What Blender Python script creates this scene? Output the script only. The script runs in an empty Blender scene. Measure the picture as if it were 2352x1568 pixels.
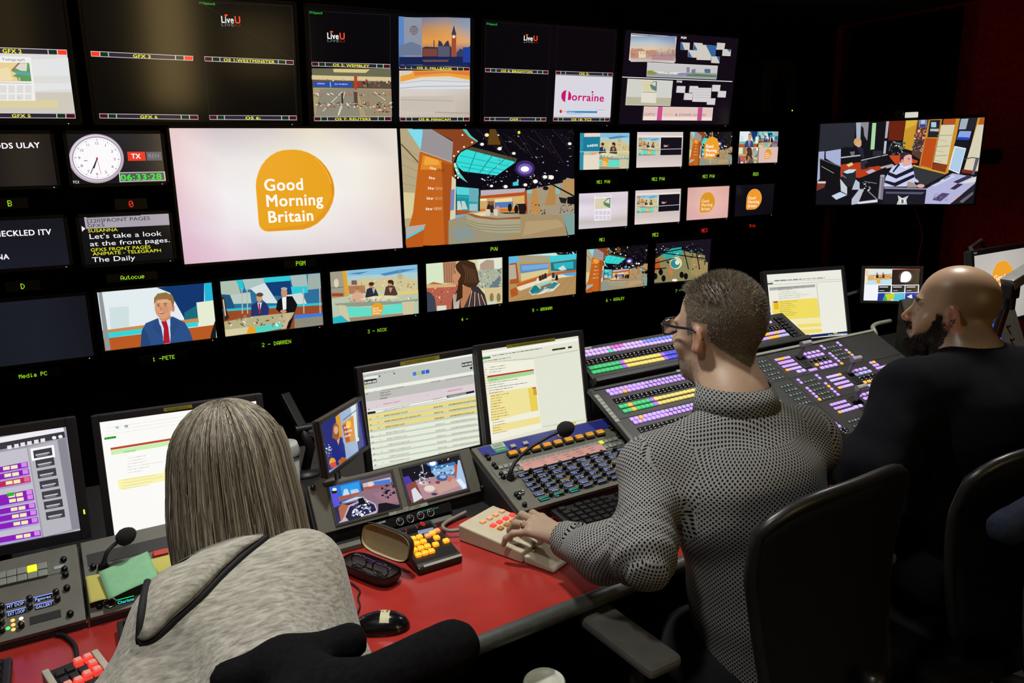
import bpy, bmesh, math, random
import numpy as np
from mathutils import Matrix, Vector
C = bpy.context.scene.collection
SC = bpy.context.scene
rad = math.radians
# ------------------------------------------------------------------ camera
FPX, CAMH = 1803.0, 1.60
YAW, PITCH, ROLL = rad(29.119), rad(12.915), rad(-1.227)
D = 4.0                                   # distance of the monitor wall
fw = Vector((math.sin(YAW)*math.cos(PITCH), math.cos(YAW)*math.cos(PITCH), -math.sin(PITCH)))
r0 = Vector((math.cos(YAW), -math.sin(YAW), 0)); u0 = r0.cross(fw)
cr = r0*math.cos(ROLL)+u0*math.sin(ROLL); cu = -r0*math.sin(ROLL)+u0*math.cos(ROLL)
CAM = Vector((0, 0, CAMH))
cam = bpy.data.cameras.new('camera'); camo = bpy.data.objects.new('camera', cam); C.objects.link(camo)
cam.sensor_width = 36; cam.lens = 36*FPX/2352; cam.clip_start = .02
camo.matrix_world = Matrix(((cr.x, cu.x, -fw.x, 0), (cr.y, cu.y, -fw.y, 0), (cr.z, cu.z, -fw.z, CAMH), (0, 0, 0, 1)))
SC.camera = camo
# ------------------------------------------------------------------ light
w = bpy.data.worlds.new('dim_room'); SC.world = w; w.use_nodes = True
w.node_tree.nodes['Background'].inputs[0].default_value = (.75, .8, 1, 1)
w.node_tree.nodes['Background'].inputs[1].default_value = .022
vs = SC.view_settings
vs.view_transform = 'Standard'; vs.look = 'None'; vs.gamma = 1; vs.use_curve_mapping = False; vs.exposure = 0
SC.cycles.max_bounces = 6
def lamp(name, loc, power, col, size, target=None, spread=160):
    l = bpy.data.lights.new(name, 'AREA'); l.shape = 'DISK'; l.size = size; l.energy = power; l.color = col; l.spread = rad(spread)
    o = bpy.data.objects.new(name, l); C.objects.link(o); o.location = loc
    d = (Vector(target)-Vector(loc)) if target else Vector((0, 0, -1))
    o.rotation_euler = d.to_track_quat('-Z', 'Y').to_euler(); o['kind'] = 'structure'
    return o
LAMPS = [((.62, 1.66, 2.555), 11.5, (1, .97, .92)), ((-.05, .62, 2.555), 8.0, (1, .97, .92)), ((2.45, 1.62, 2.555), 13.0, (1, .96, .90))]
for i, (l, p, c) in enumerate(LAMPS):
    lamp('ceiling_lamp_light', (l[0], l[1], l[2]-.02), p, c, .16, None, 110)
# ------------------------------------------------------------------ helpers
def ray(x, y):
    return fw+cr*((x-1176)/FPX)-cu*((y-784)/FPX)
def atz(x, y, z):
    d = ray(x, y); return CAM+d*((z-CAMH)/d.z)
def atd(x, y, t): return CAM+ray(x, y)*t
def frame(o, yaw=0, tilt=0, roll=0):
    """X along the face, Z up the face, Y into it; tilt leans the top back"""
    cy, sy = math.cos(rad(yaw)), math.sin(rad(yaw)); t, q = rad(tilt), rad(roll)
    X = Vector((cy, sy, 0)); Y = Vector((-sy, cy, 0)); Z = Vector((0, 0, 1))
    Y2 = Y*math.cos(t)-Z*math.sin(t); Z2 = Z*math.cos(t)+Y*math.sin(t)
    X3 = X*math.cos(q)+Z2*math.sin(q); Z3 = -X*math.sin(q)+Z2*math.cos(q)
    return Matrix(((X3.x, Y2.x, Z3.x, o[0]), (X3.y, Y2.y, Z3.y, o[1]), (X3.z, Y2.z, Z3.z, o[2]), (0, 0, 0, 1)))
def hit(M, x, y, dep=0.):
    """(a, b) on the face of frame M seen at photo point x, y"""
    I = M.inverted(); o = I@CAM; d = I.to_3x3()@ray(x, y); k = (dep-o.y)/d.y; p = o+d*k
    return p.x, p.z
def lin(h):
    if not isinstance(h, str): return tuple(h)
    h = h.lstrip('#')
    if len(h) == 3: h = ''.join(c*2 for c in h)
    v = [int(h[i:i+2], 16)/255 for i in (0, 2, 4)]
    return tuple(c/12.92 if c <= .04045 else ((c+.055)/1.055)**2.4 for c in v)
MATS = {}
def mat(name, col, rough=.5, metal=0., var=.12, scale=30., bump=.0, emit=None, es=1., trans=0., spec=.5, coat=0., sheen=0.):
    if name in MATS: return MATS[name]
    m = bpy.data.materials.new(name); m.use_nodes = True; nt = m.node_tree; n = nt.nodes; L = nt.links
    b = n['Principled BSDF']; c = lin(col)
    b.inputs['Roughness'].default_value = rough; b.inputs['Metallic'].default_value = metal
    b.inputs['Specular IOR Level'].default_value = spec; b.inputs['Transmission Weight'].default_value = trans
    b.inputs['Coat Weight'].default_value = coat; b.inputs['Sheen Weight'].default_value = sheen
    tc = n.new('ShaderNodeTexCoord'); no = n.new('ShaderNodeTexNoise'); no.inputs['Scale'].default_value = scale; no.inputs['Detail'].default_value = 4
    L.new(tc.outputs['Object'], no.inputs['Vector'])
    rp = n.new('ShaderNodeValToRGB'); L.new(no.outputs['Fac'], rp.inputs[0])
    rp.color_ramp.elements[0].position = .3; rp.color_ramp.elements[1].position = .7
    rp.color_ramp.elements[0].color = (*[x*(1-var) for x in c], 1); rp.color_ramp.elements[1].color = (*[min(1, x*(1+var)) for x in c], 1)
    L.new(rp.outputs[0], b.inputs['Base Color'])
    if bump:
        bp = n.new('ShaderNodeBump'); bp.inputs['Strength'].default_value = bump; bp.inputs['Distance'].default_value = .002
        L.new(no.outputs['Fac'], bp.inputs['Height']); L.new(bp.outputs[0], b.inputs['Normal'])
    if emit is not None:
        b.inputs['Emission Color'].default_value = (*lin(emit), 1); b.inputs['Emission Strength'].default_value = es
    MATS[name] = m; return m
def screen_mat(name='screen_glow', rough=.13, spec=.4):
    if name in MATS: return MATS[name]
    m = bpy.data.materials.new(name); m.use_nodes = True; nt = m.node_tree; n = nt.nodes; b = n['Principled BSDF']
    b.inputs['Base Color'].default_value = (.004, .004, .005, 1); b.inputs['Roughness'].default_value = rough; b.inputs['Specular IOR Level'].default_value = spec
    a = n.new('ShaderNodeAttribute'); a.attribute_name = 'Col'
    nt.links.new(a.outputs['Color'], b.inputs['Emission Color']); b.inputs['Emission Strength'].default_value = 1
    MATS[name] = m; return m
def colmat(name, rough=.6, spec=.3):
    if name in MATS: return MATS[name]
    m = bpy.data.materials.new(name); m.use_nodes = True; nt = m.node_tree; n = nt.nodes; b = n['Principled BSDF']
    b.inputs['Roughness'].default_value = rough; b.inputs['Specular IOR Level'].default_value = spec
    a = n.new('ShaderNodeAttribute'); a.attribute_name = 'Col'; nt.links.new(a.outputs['Color'], b.inputs['Base Color'])
    MATS[name] = m; return m
def tag(o, label=None, cat=None, group=None, kind=None):
    if label: o['label'] = label
    if cat: o['category'] = cat
    if group: o['group'] = group
    if kind: o['kind'] = kind
    return o
def thing(name, label, cat, M=None, group=None):
    o = bpy.data.objects.new(name, None); C.objects.link(o); o.empty_display_size = .05
    if M is not None: o.matrix_world = M if isinstance(M, Matrix) else Matrix.Translation(M)
    return tag(o, label, cat, group)
def link(name, me, parent=None):
    o = bpy.data.objects.new(name, me); C.objects.link(o)
    if parent is not None: o.parent = parent
    return o
def copy_tree(o, parent=None):
    c = o.copy(); C.objects.link(c); c.parent = parent
    for ch in list(o.children): copy_tree(ch, c)
    return c
class MB:
    """collects shapes, links them as one mesh object"""
    def __init__(s): s.v = []; s.f = []; s.m = []; s.s = []; s.M = Matrix()
    def add(s, vs, fs, mi=0, sm=False):
        k = len(s.v); s.v += [tuple(s.M@Vector(v)) for v in vs]
        for f in fs: s.f.append([i+k for i in f]); s.m.append(mi); s.s.append(sm)
        return s
    def bm(s, b, mi=0, sm=False):
        b.verts.ensure_lookup_table(); b.verts.index_update()
        s.add([v.co for v in b.verts], [[v.index for v in f.verts] for f in b.faces], mi, sm); b.free(); return s
    def box(s, c, d, bev=0., mi=0, R=None, seg=2):
        b = bmesh.new(); bmesh.ops.create_cube(b, size=1)
        for v in b.verts: v.co = Vector((v.co.x*d[0], v.co.y*d[1], v.co.z*d[2]))
        if bev: bmesh.ops.bevel(b, geom=b.edges[:], offset=bev, segments=seg, affect='EDGES', profile=.6)
        for v in b.verts: v.co = (R@v.co if R else v.co)+Vector(c)
        return s.bm(b, mi, False)
    def box2(s, a, b, bev=0., mi=0): return s.box([(p+q)/2 for p, q in zip(a, b)], [abs(q-p) for p, q in zip(a, b)], bev, mi)
    def lathe(s, prof, c=(0, 0, 0), n=24, mi=0, R=None, cap=True, sm=True):
        vs, fs = [], []
        for r, z in prof:
            for i in range(n):
                p = Vector((r*math.cos(2*math.pi*i/n), r*math.sin(2*math.pi*i/n), z)); vs.append((R@p if R else p)+Vector(c))
        for j in range(len(prof)-1):
            for i in range(n): fs.append((j*n+i, j*n+(i+1) % n, (j+1)*n+(i+1) % n, (j+1)*n+i))
        s.add(vs, fs, mi, sm)
        if cap: s.add(vs[:n], [tuple(range(n))[::-1]], mi); s.add(vs[-n:], [tuple(range(n))], mi)
        return s
    def cyl(s, p, q, r, r2=None, n=16, mi=0, sm=True):
        p, q = Vector(p), Vector(q); d = q-p; R = d.to_track_quat('Z', 'Y').to_matrix()
        return s.lathe([(r, 0), (r if r2 is None else r2, d.length)], p, n, mi, R, True, sm)
    def tube(s, pts, r, n=8, mi=0, smooth=0):
        pts = [Vector(p) for p in pts]
        if smooth: pts = spline(pts, smooth)
        rs = r if isinstance(r, (list, tuple)) else [r]*len(pts)
        if len(rs) != len(pts): rs = list(np.interp(np.linspace(0, 1, len(pts)), np.linspace(0, 1, len(rs)), rs))
        vs, fs = [], []; up = None
        for i, p in enumerate(pts):
            t = (pts[min(i+1, len(pts)-1)]-pts[max(i-1, 0)]).normalized()
            if up is None: up = Vector((0, 0, 1)) if abs(t.z) < .9 else Vector((1, 0, 0))
            a = t.cross(up).normalized(); up = a.cross(t)
            for k in range(n): vs.append(p+(a*math.cos(2*math.pi*k/n)+up*math.sin(2*math.pi*k/n))*rs[i])
        for j in range(len(pts)-1):
            for k in range(n): fs.append((j*n+k, j*n+(k+1) % n, (j+1)*n+(k+1) % n, (j+1)*n+k))
        fs.append(tuple(range(n))[::-1]); fs.append(tuple(range((len(pts)-1)*n, len(pts)*n)))
        return s.add(vs, fs, mi, True)
    def prism(s, pts, y0, y1, mi=0):
        """polygon in x, z pushed from y0 to y1"""
        n = len(pts); vs = [(x, y0, z) for x, z in pts]+[(x, y1, z) for x, z in pts]
        return s.add(vs, [tuple(range(n)), tuple(range(n, 2*n))[::-1]]+[(i, i+n, (i+1) % n+n, (i+1) % n) for i in range(n)], mi)
    def extr(s, pts, x0, x1, mi=0):
        """polygon in y, z pushed along x"""
        n = len(pts); vs = [(x0, y, z) for y, z in pts]+[(x1, y, z) for y, z in pts]
        return s.add(vs, [tuple(range(n)), tuple(range(n, 2*n))[::-1]]+[(i, i+n, (i+1) % n+n, (i+1) % n) for i in range(n)], mi)
    def mesh(s, name, mats):
        me = bpy.data.meshes.new(name); me.from_pydata(s.v, [], s.f)
        for m in (mats if isinstance(mats, (list, tuple)) else [mats]): me.materials.append(m)
        me.polygons.foreach_set('material_index', s.m); me.polygons.foreach_set('use_smooth', s.s)
        b = bmesh.new(); b.from_mesh(me); bmesh.ops.recalc_face_normals(b, faces=b.faces[:]); b.to_mesh(me); b.free()
        me.update(); return me
    def build(s, name, mats, parent=None): return link(name, s.mesh(name, mats), parent)
def spline(pts, k=6):
    out = []; n = len(pts)
    for i in range(n-1):
        p0, p1, p2, p3 = pts[max(i-1, 0)], pts[i], pts[i+1], pts[min(i+2, n-1)]
        for j in range(k):
            t = j/k
            out.append(.5*((2*p1)+(p2-p0)*t+(2*p0-5*p1+4*p2-p3)*t*t+(3*p1-p0-3*p2+p3)*t**3))
    return out+[pts[-1]]
# ------------------------------------------------------------------ lettering: glyph outlines of the built-in font
GL = {}
def _glyphs():
    obs = []
    for c in ['']+[chr(i) for i in range(33, 127)]:
        pair = []
        for t in ((c,) if c else ())+('H'+c+'H',):
            cv = bpy.data.curves.new('g', 'FONT'); cv.body = t; cv.size = 1; cv.resolution_u = 3; o = bpy.data.objects.new('g', cv); C.objects.link(o); pair.append(o)
        obs.append((c, pair))
    dg = bpy.context.evaluated_depsgraph_get(); dg.update(); hh = 0
    for c, pair in obs:
        W = pair[-1].evaluated_get(dg).dimensions.x
        if not c: hh = W; continue
        e = pair[0].evaluated_get(dg); me = e.to_mesh(); V = [tuple(v.co)[:2] for v in me.vertices]; F = [tuple(p.vertices) for p in me.polygons]; e.to_mesh_clear(); GL[0, c] = (V, F, W-hh); B, G = [], []
        for dx, dy in ((-.022, -.012), (-.022, .012), (0, 0), (.022, -.012), (.022, .012)):   # heavier weight: the outline laid over itself
            G += [tuple(i+len(B) for i in f) for f in F]; B += [(x+dx, y+dy) for x, y in V]
        GL[1, c] = (B, G, W-hh+.04)
    for b in (0, 1): GL[b, ' '] = ([], [], .30)
    for _, pair in obs:
        for o in pair: cv = o.data; bpy.data.objects.remove(o); bpy.data.curves.remove(cv)
_glyphs()
def text_shape(s, bold=0):
    vs, fs, x = [], [], 0.
    for c in s:
        g = GL.get((bold, c), GL[bold, ' ']); k = len(vs)
        vs += [(p[0]+x, p[1]) for p in g[0]]; fs += [tuple(i+k for i in f) for f in g[1]]; x += g[2]
    return vs, fs, x
CAPH = max(p[1] for p in GL[0, 'H'][0])
F57 = {}
for ln in """A 7E1111117E|B 7F49494936|C 3E41414122|D 7F4141221C|E 7F49494941|G 3E4149497A|H 7F0808087F|I 00417F4100|J 2040413F01|K 7F08142241|L 7F40404040|M 7F020C027F|N 7F0408107F|P 7F09090906|R 7F09192946|S 4649494931|T 01017F0101|U 3F4040403F|V 1F2040201F|W 3F4038403F|X 6314081463|Y 0708700807|O 3E4141413E|0 3E5149453E|1 00427F4000|2 4261514946|3 2141454B31|4 1814127F10|5 2745454539|6 3C4A494930|7 0171090503|- 0808080808|a 2054545478|c 3844444420|d 384444487F|e 3854545418|i 00447D4000|o 3844444438|r 7C08040408|t 043F444020|u 3C4040207C|s 4854545420|b 7F48444438|m 7C04180478|q 7F4141417F""".split('|'):
    F57[ln[0]] = bytes.fromhex(ln[2:])
# ------------------------------------------------------------------ pictures on screens: flat coloured shapes on the panel's own face
def clip01(P):
    for ax, lo, sg in ((0, 0., 1), (0, 1., -1), (1, 0., 1), (1, 1., -1)):
        Q = []
        for i in range(len(P)):
            a, b = P[i-1], P[i]; da, db = sg*(a[ax]-lo), sg*(b[ax]-lo)
            if (da >= 0) != (db >= 0):
                t = da/(da-db); Q.append((a[0]+(b[0]-a[0])*t, a[1]+(b[1]-a[1])*t))
            if db >= 0: Q.append(b)
        P = Q
        if not P: return P
    return P
class Pic:
    def __init__(s, rect, y0=-.0005, step=4e-5):
        s.full = s.dst = rect; s.y = y0; s.step = step; s.v = []; s.f = []; s.c = []; s.map = lambda x, y: (x, y)
    def sub(s, u0=0, v0=0, u1=1, v1=1):
        a0, a1, b0, b1 = s.full; s.dst = (a0+(a1-a0)*u0, a0+(a1-a0)*u1, b1+(b0-b1)*v1, b1+(b0-b1)*v0); return s
    def px(s, M, rect, ox=0, oy=0, k=1.):
        """shapes given in photo points (of a crop at ox, oy enlarged k times) of the screen at M, rect"""
        a0, a1, b0, b1 = rect; I = M.inverted(); o = I@CAM; R = I.to_3x3()
        def f(x, y):
            d = R@ray(ox+x/k, oy+y/k); t = -o.y/d.y; p = o+d*t; return (p.x-a0)/(a1-a0), (b1-p.z)/(b1-b0)
        s.map = f; return s
    def uv(s): s.map = lambda x, y: (x, y); return s
    def loc(s, u, v):
        a0, a1, b0, b1 = s.dst; return a0+(a1-a0)*u, b1+(b0-b1)*v
    def raw(s, P, col):
        s.y -= s.step; k = len(s.v); s.v += [(a, s.y, b) for a, b in P]; s.f.append(tuple(range(k, k+len(P)))); s.c.append(lin(col))
    def poly(s, pts, col):
        P = clip01([s.map(*p) for p in pts])
        if len(P) > 2: s.raw([s.loc(*p) for p in P], col)
        return s
    def rect(s, x0, y0, x1, y1, col): return s.poly([(x0, y0), (x1, y0), (x1, y1), (x0, y1)], col)
    def bg(s, col):
        m = s.map; s.uv().rect(0, 0, 1, 1, col); s.map = m; return s
    def ell(s, x, y, rx, ry, col, n=28, a0=0, a1=360, rot=0):
        c, q = math.cos(rad(rot)), math.sin(rad(rot)); P = []
        for i in range(n+1 if a1-a0 < 360 else n):
            t = rad(a0+(a1-a0)*i/n); X, Y = rx*math.cos(t), ry*math.sin(t); P.append((x+X*c-Y*q, y+X*q+Y*c))
        return s.poly(P, col)
    def line(s, pts, wd, col):
        for (x0, y0), (x1, y1) in zip(pts, pts[1:]):
            l = math.hypot(x1-x0, y1-y0) or 1; nx, ny = -(y1-y0)/l*wd/2, (x1-x0)/l*wd/2
            s.poly([(x0+nx, y0+ny), (x1+nx, y1+ny), (x1-nx, y1-ny), (x0-nx, y0-ny)], col)
        return s
    def grad(s, x0, y0, x1, y1, cols, nu=None):
        """grid of colours (rows of hex) blended smoothly"""
        s.y -= s.step; R, K = len(cols), len(cols[0]); k = len(s.v)
        for i in range(R):
            for j in range(K):
                u, v = s.map(x0+(x1-x0)*j/(K-1), y0+(y1-y0)*i/(R-1)); a, b = s.loc(min(1, max(0, u)), min(1, max(0, v))); s.v.append((a, s.y, b))
        for i in range(R-1):
            for j in range(K-1):
                q = (i*K+j, i*K+j+1, (i+1)*K+j+1, (i+1)*K+j); s.f.append(tuple(k+t for t in q)); s.c.append([lin(cols[t//K][t % K]) for t in q])
        return s
    def text(s, t, x0, y0, x1, y1, col, h=None, bold=0):
        """base line from x0, y0 to x1, y1; h capital height"""
        p = Vector(s.loc(*s.map(x0, y0))); q = Vector(s.loc(*s.map(x1, y1))); vs, fs, W = text_shape(t, bold)
        e = (q-p); sx = e.length/max(W, 1e-6); e.normalize(); n = Vector((-e.y, e.x)); sy = sx
        if h: sy = (Vector(s.loc(*s.map(x0, y0-h)))-p).length/CAPH
        s.y -= s.step; k = len(s.v); c = lin(col)
        for a, b in vs:
            r = p+e*(a*sx)+n*(b*sy); s.v.append((r.x, s.y, r.y))
        for f in fs: s.f.append(tuple(i+k for i in f)); s.c.append(c)
        return s
    def dots(s, t, x0, y0, x1, y1, col, h=None):
        """5 x 7 dot lettering between two base-line points"""
        p = Vector(s.loc(*s.map(x0, y0))); q = Vector(s.loc(*s.map(x1, y1))); e = q-p; n = len(t)*6-1; d = e.length/n; e.normalize(); m = Vector((-e.y, e.x))
        hd = d if not h else (Vector(s.loc(*s.map(x0, y0-h)))-p).length/7
        s.y -= s.step; c = lin(col)
        for i, ch in enumerate(t):
            for j, b in enumerate(F57.get(ch, b'\0'*5)):
                for r in range(7):
                    if b >> r & 1:
                        o = p+e*((i*6+j)*d)+m*((6-r)*hd); k = len(s.v)
                        for a, bb in ((.04, .04), (.96, .04), (.96, .96), (.04, .96)):
                            z = o+e*(a*d)+m*(bb*hd); s.v.append((z.x, s.y, z.y))
                        s.f.append((k, k+1, k+2, k+3)); s.c.append(c)
        return s
    def speck(s, n, box, cols, r0, r1, seed=1, asp=1.):
        R = random.Random(seed)
        for _ in range(n):
            x, y = R.uniform(box[0], box[2]), R.uniform(box[1], box[3]); r = R.uniform(r0, r1)*.62; s.ell(x, y, r*asp*R.uniform(.6, 1.6), r*R.uniform(.5, 1.1), R.choice(cols), 5, rot=R.uniform(-70, 70))
        return s
    def build(s, name, parent, m=None):
        me = bpy.data.meshes.new(name); me.from_pydata(s.v, [], s.f); me.materials.append(m or screen_mat())
        a = me.color_attributes.new('Col', 'FLOAT_COLOR', 'CORNER'); out = []
        for f, c in zip(s.f, s.c):
            for i in range(len(f)): out += (*(c[i] if isinstance(c, list) else c), 1.)
        a.data.foreach_set('color', out); me.update(); return link(name, me, parent)
# ------------------------------------------------------------------ the room
black_wall = mat('black_fabric_wall', '#0b0b0b', .9, var=.3, scale=60, bump=.2, spec=.2)
WY, CEIL, XR = 4.36, 2.56, 5.35
def plate(name, lo, hi, m, kind='structure'):
    return tag(MB().box2(lo, hi).build(name, m), kind=kind)
plate('floor', (-2.6, -2.3, -.05), (XR, WY, 0), mat('dark_carpet', '#141214', .95, var=.4, scale=120, bump=.4))
plate('ceiling', (-2.6, -2.3, CEIL), (XR, WY, CEIL+.2), mat('ceiling_tile', '#2a2622', .9, var=.1, scale=80, bump=.2))
plate('wall_front', (-2.6, WY, 0), (XR, WY+.1, CEIL+.2), black_wall)
plate('wall_left', (-2.7, -2.3, 0), (-2.6, WY, CEIL+.2), black_wall)
plate('wall_right', (XR, -2.3, 0), (XR+.1, WY, CEIL+.2), mat('red_fabric_wall', '#a51e17', .9, var=.35, scale=50, bump=.3, spec=.2))
plate('wall_back', (-2.6, -2.4, 0), (XR, -2.3, CEIL+.2), mat('olive_back_wall', '#6b6140', .8, var=.2, scale=8))
for i, (x0, x1, z0, z1, e) in enumerate(((1.08, 1.50, 1.0, 2.45, 7.), (1.95, 2.65, 1.35, 2.0, 1.8), (-.50, -.10, 1.3, 2.4, 1.4))): plate('window_%d' % (i+1), (x0, -2.299, z0), (x1, -2.28, z1), mat('frosted_corridor_window_%d' % i, '#b8a878', .6, emit='#d8b878', es=e))  # unseen glowing panels added to give the top screens an olive reflection
plate('baseboard_front', (-2.6, WY-.015, 0), (XR, WY, .1), mat('black_skirting', '#0a0a0a', .6))
for i, (l, p, c) in enumerate(LAMPS):
    t = thing('recessed_downlight', ['round recessed downlight above the mixing desk centre', 'round recessed downlight behind the woman in the grey hoodie', 'round recessed downlight above the bald man'][i], 'light', Vector(l))
    MB().lathe([(.085, 0), (.11, 0), (.11, .003), (.085, .004), (.085, .004)], n=28, cap=False).build('trim_ring', mat('white_trim', '#c9c5ba', .5), t)
# black curtain hung in front of the red wall's corner
def curtain(name, label, x0, x1, y, z0, z1, n, amp, m, group=None):
    b = MB(); vs = []; K = n*8
    for i in range(K+1):
        x = x0+(x1-x0)*i/K; yy = y+amp*math.sin(2*math.pi*i/8)+amp*.4*math.sin(i*.37)
        vs += [(x, yy, z0), (x, yy, z1)]
    b.add(vs, [(2*i, 2*i+2, 2*i+3, 2*i+1) for i in range(K)], 0, True)
    o = b.build(name, m); s = o.modifiers.new('s', 'SOLIDIFY'); s.thickness = .006
    return tag(o, label, 'curtain', group)
curtain('curtain', 'black pleated curtain hanging beside the monitor wall behind the speaker', 4.52, 5.18, 4.24, .04, 2.52, 9, .03, mat('black_drape', '#0c0c0d', .95, var=.3, scale=40, spec=.1))
o = curtain('curtain', 'black pleated curtain on the right wall behind the big studio monitor', 0, .85, 0, .04, 2.52, 8, .03, MATS['black_drape']); o.matrix_world = Matrix.Translation((XR-.1, 3.30, 0))@Matrix.Rotation(math.pi/2, 4, 'Z')
# ------------------------------------------------------------------ monitor wall
GP = frame((0, D, CAMH)); GM = frame((0, D, CAMH), 0, -1.47); GT = frame((0, D, CAMH+.1*D), 0, -6.09); GB = frame((0, D, CAMH-.2*D), 0, -2.61)
VREF = {id(GP): 0, id(GM): 0, id(GT): .1, id(GB): -.2}
def R4(G, u0, u1, v0, v1): k = VREF[id(G)]; return (D*u0, D*u1, D*(v0-k), D*(v1-k))
def P4(G, *pts):
    """rectangle that fits the four photo points TL, TR, BR, BL"""
    h = [hit(G, *p) for p in pts]; return ((h[0][0]+h[3][0])/2, (h[1][0]+h[2][0])/2, (h[2][1]+h[3][1])/2, (h[0][1]+h[1][1])/2)
housing = mat('black_monitor_housing', '#121213', .42, var=.15, scale=90, spec=.4)
dim_glass = mat('dark_screen_glass', '#050506', .18, var=.05, spec=.5)
BRK = mat('black_steel', '#0e0e0f', .5, .4)
class Mon: pass
def wall_monitor(label, G, r, bez=.022, dep=.07, cat='monitor', group='monitors on the black monitor wall', name='wall_monitor', arm=True):
    a0, a1, b0, b1 = r; ca, cb = (a0+a1)/2, (b0+b1)/2; M = G@Matrix.Translation((ca, 0, cb))
    t = thing(name, label, cat, M, group); w, h = a1-a0, b1-b0; m = Mon(); m.t = t; m.M = M; m.r = (-w/2, w/2, -h/2, h/2); W, H = w/2+bez, h/2+bez
    b = MB(); b.box2((-W, .003, -H), (W, dep, H), .006); b.box2((-w*.3, dep-.002, -h*.3), (w*.3, dep+.03, h*.3), .01)
    b.build('housing', housing, t)
    f = MB()
    for q in (((-W, -.008, -H), (-w/2, .006, H)), ((w/2, -.008, -H), (W, .006, H)), ((-W, -.008, h/2), (W, .006, H)), ((-W, -.008, -H), (W, .006, -h/2))): f.box2(*q, .0025)
    f.build('bezel', housing, t)
    if arm:
        y = M.inverted()@Vector((M.translation.x, WY, M.translation.z)); MB().box2((-.06, dep+.02, -.06), (.06, y.y-.002, .06), .004).build('wall_bracket', BRK, t)
    led = MB().box2((w*.46-.004, -.0095, -H+bez*.35), (w*.46, -.0078, -H+bez*.35+.003)); led.build('power_light', mat('led_white', '#cfe0d8', emit='#dfeee6', es=.8), t)
    m.pic = Pic(m.r); return m
def fin(m, name='screen'): return m.pic.build(name, m.t)
UMD_G = '#a8f02c'
def tally(text, x0, y0, x1, y1, label, G=GP, col=UMD_G, h=None, wpad=.06):
    """under-monitor display: slim black box with dot lettering"""
    p, q = hit(G, x0, y0), hit(G, x1, y1); cb = (p[1]+q[1])/2; ca = (p[0]+q[0])/2; wd = q[0]-p[0]; dh = wd/(len(text)*6-1)*7*(1.0 if not h else h)
    M = G@Matrix.Translation((ca, .002, cb)); t = thing('under_monitor_display', label, 'display', M, 'under-monitor displays on the monitor wall')
    yb = M.inverted()@Vector((M.translation.x, WY, M.translation.z))
    MB().box2((-wd/2-wpad, .001, -.012), (wd/2+wpad, .05, dh+.012), .003).box2((-.03, .048, 0), (.03, yb.y-.003, dh), .002).build('housing', housing, t)
    pc = Pic((-wd/2, wd/2, 0, dh), -.0004); n = len(text)*6-1; pc.dots(text, 0, 1, 1, 1, col, 1.0); pc.build('lettering', t)
# --- drawings, in photo points of the screen where each was first seen
PGM_R, PVW_R = R4(GP, .1149, .3909, -.1107, .0450), R4(GP, .3952, .6687, -.1107, .0450)
def src(p, G, r, ox=0, oy=0, k=1.): return p.px(G, r, ox, oy, k)
_t = Pic((0, 1, 0, 1)).px(GP, PGM_R, 560, 320, 6.817).map; LB = (_t(196, 720)[0], _t(780, 161)[1], _t(1414, 790)[0], _t(380, 1414)[1])
def gmb(p, x0, y0, x1, y1, col='#eaa422', txt='#fff8ee', small=False, white=False):
    m0 = p.map; xm, ym = (x0+x1)/2, (y0+y1)/2; U0, U1, V0, V1 = m0(x0, ym)[0], m0(x1, ym)[0], m0(xm, y0)[1], m0(xm, y1)[1]
    def f(x, y): u, v = _t(x, y); return U0+(U1-U0)*(u-LB[0])/(LB[2]-LB[0]), V0+(V1-V0)*(v-LB[1])/(LB[3]-LB[1])
    p.map = f; O = [(780, 161), (900, 175), (1010, 210), (1110, 262), (1200, 330), (1280, 420), (1345, 520), (1390, 630), (1412, 740), (1412, 850), (1385, 970), (1330, 1090), (1250, 1200), (1150, 1290), (1040, 1350), (930, 1383), (380, 1414), (330, 1403), (285, 1375), (252, 1330), (240, 1270), (196, 720), (205, 620), (235, 510), (285, 405), (350, 320), (430, 250), (520, 200), (620, 170)]
    if white: p.poly(O, '#ffffff'); p.map = m0; return
    if not small:
        p.poly([(790+(x-790)*1.012, 790+(y-790)*1.012) for x, y in O], '#f6cf86')
    p.poly(O, col)
    if not small:
        p.poly([(1110, 262), (1200, 330), (1280, 420), (1345, 520), (1390, 630), (1412, 740), (1412, 850), (1385, 970), (1375, 850), (1370, 740), (1345, 630), (1300, 520), (1240, 420), (1170, 340)], '#e08f1c')
        p.line([(1115, 285), (1200, 365), (1275, 465), (1330, 570), (1365, 680)], 9, '#ffc552')
        p.poly([(1414, 790), (1385, 970), (1330, 1090), (1250, 1200), (1150, 1290), (1040, 1350), (930, 1383), (380, 1414), (330, 1403), (300, 1385), (900, 1320), (1100, 1240), (1250, 1090), (1340, 940)], '#e6981f')
    p.text('Good', 322, 792, 952, 775, txt, 178, 1).text('Morning', 350, 1036, 1250, 1005, txt, 178, 1).text('Britain', 380, 1282, 1110, 1248, txt, 175, 1); p.map = m0
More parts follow.
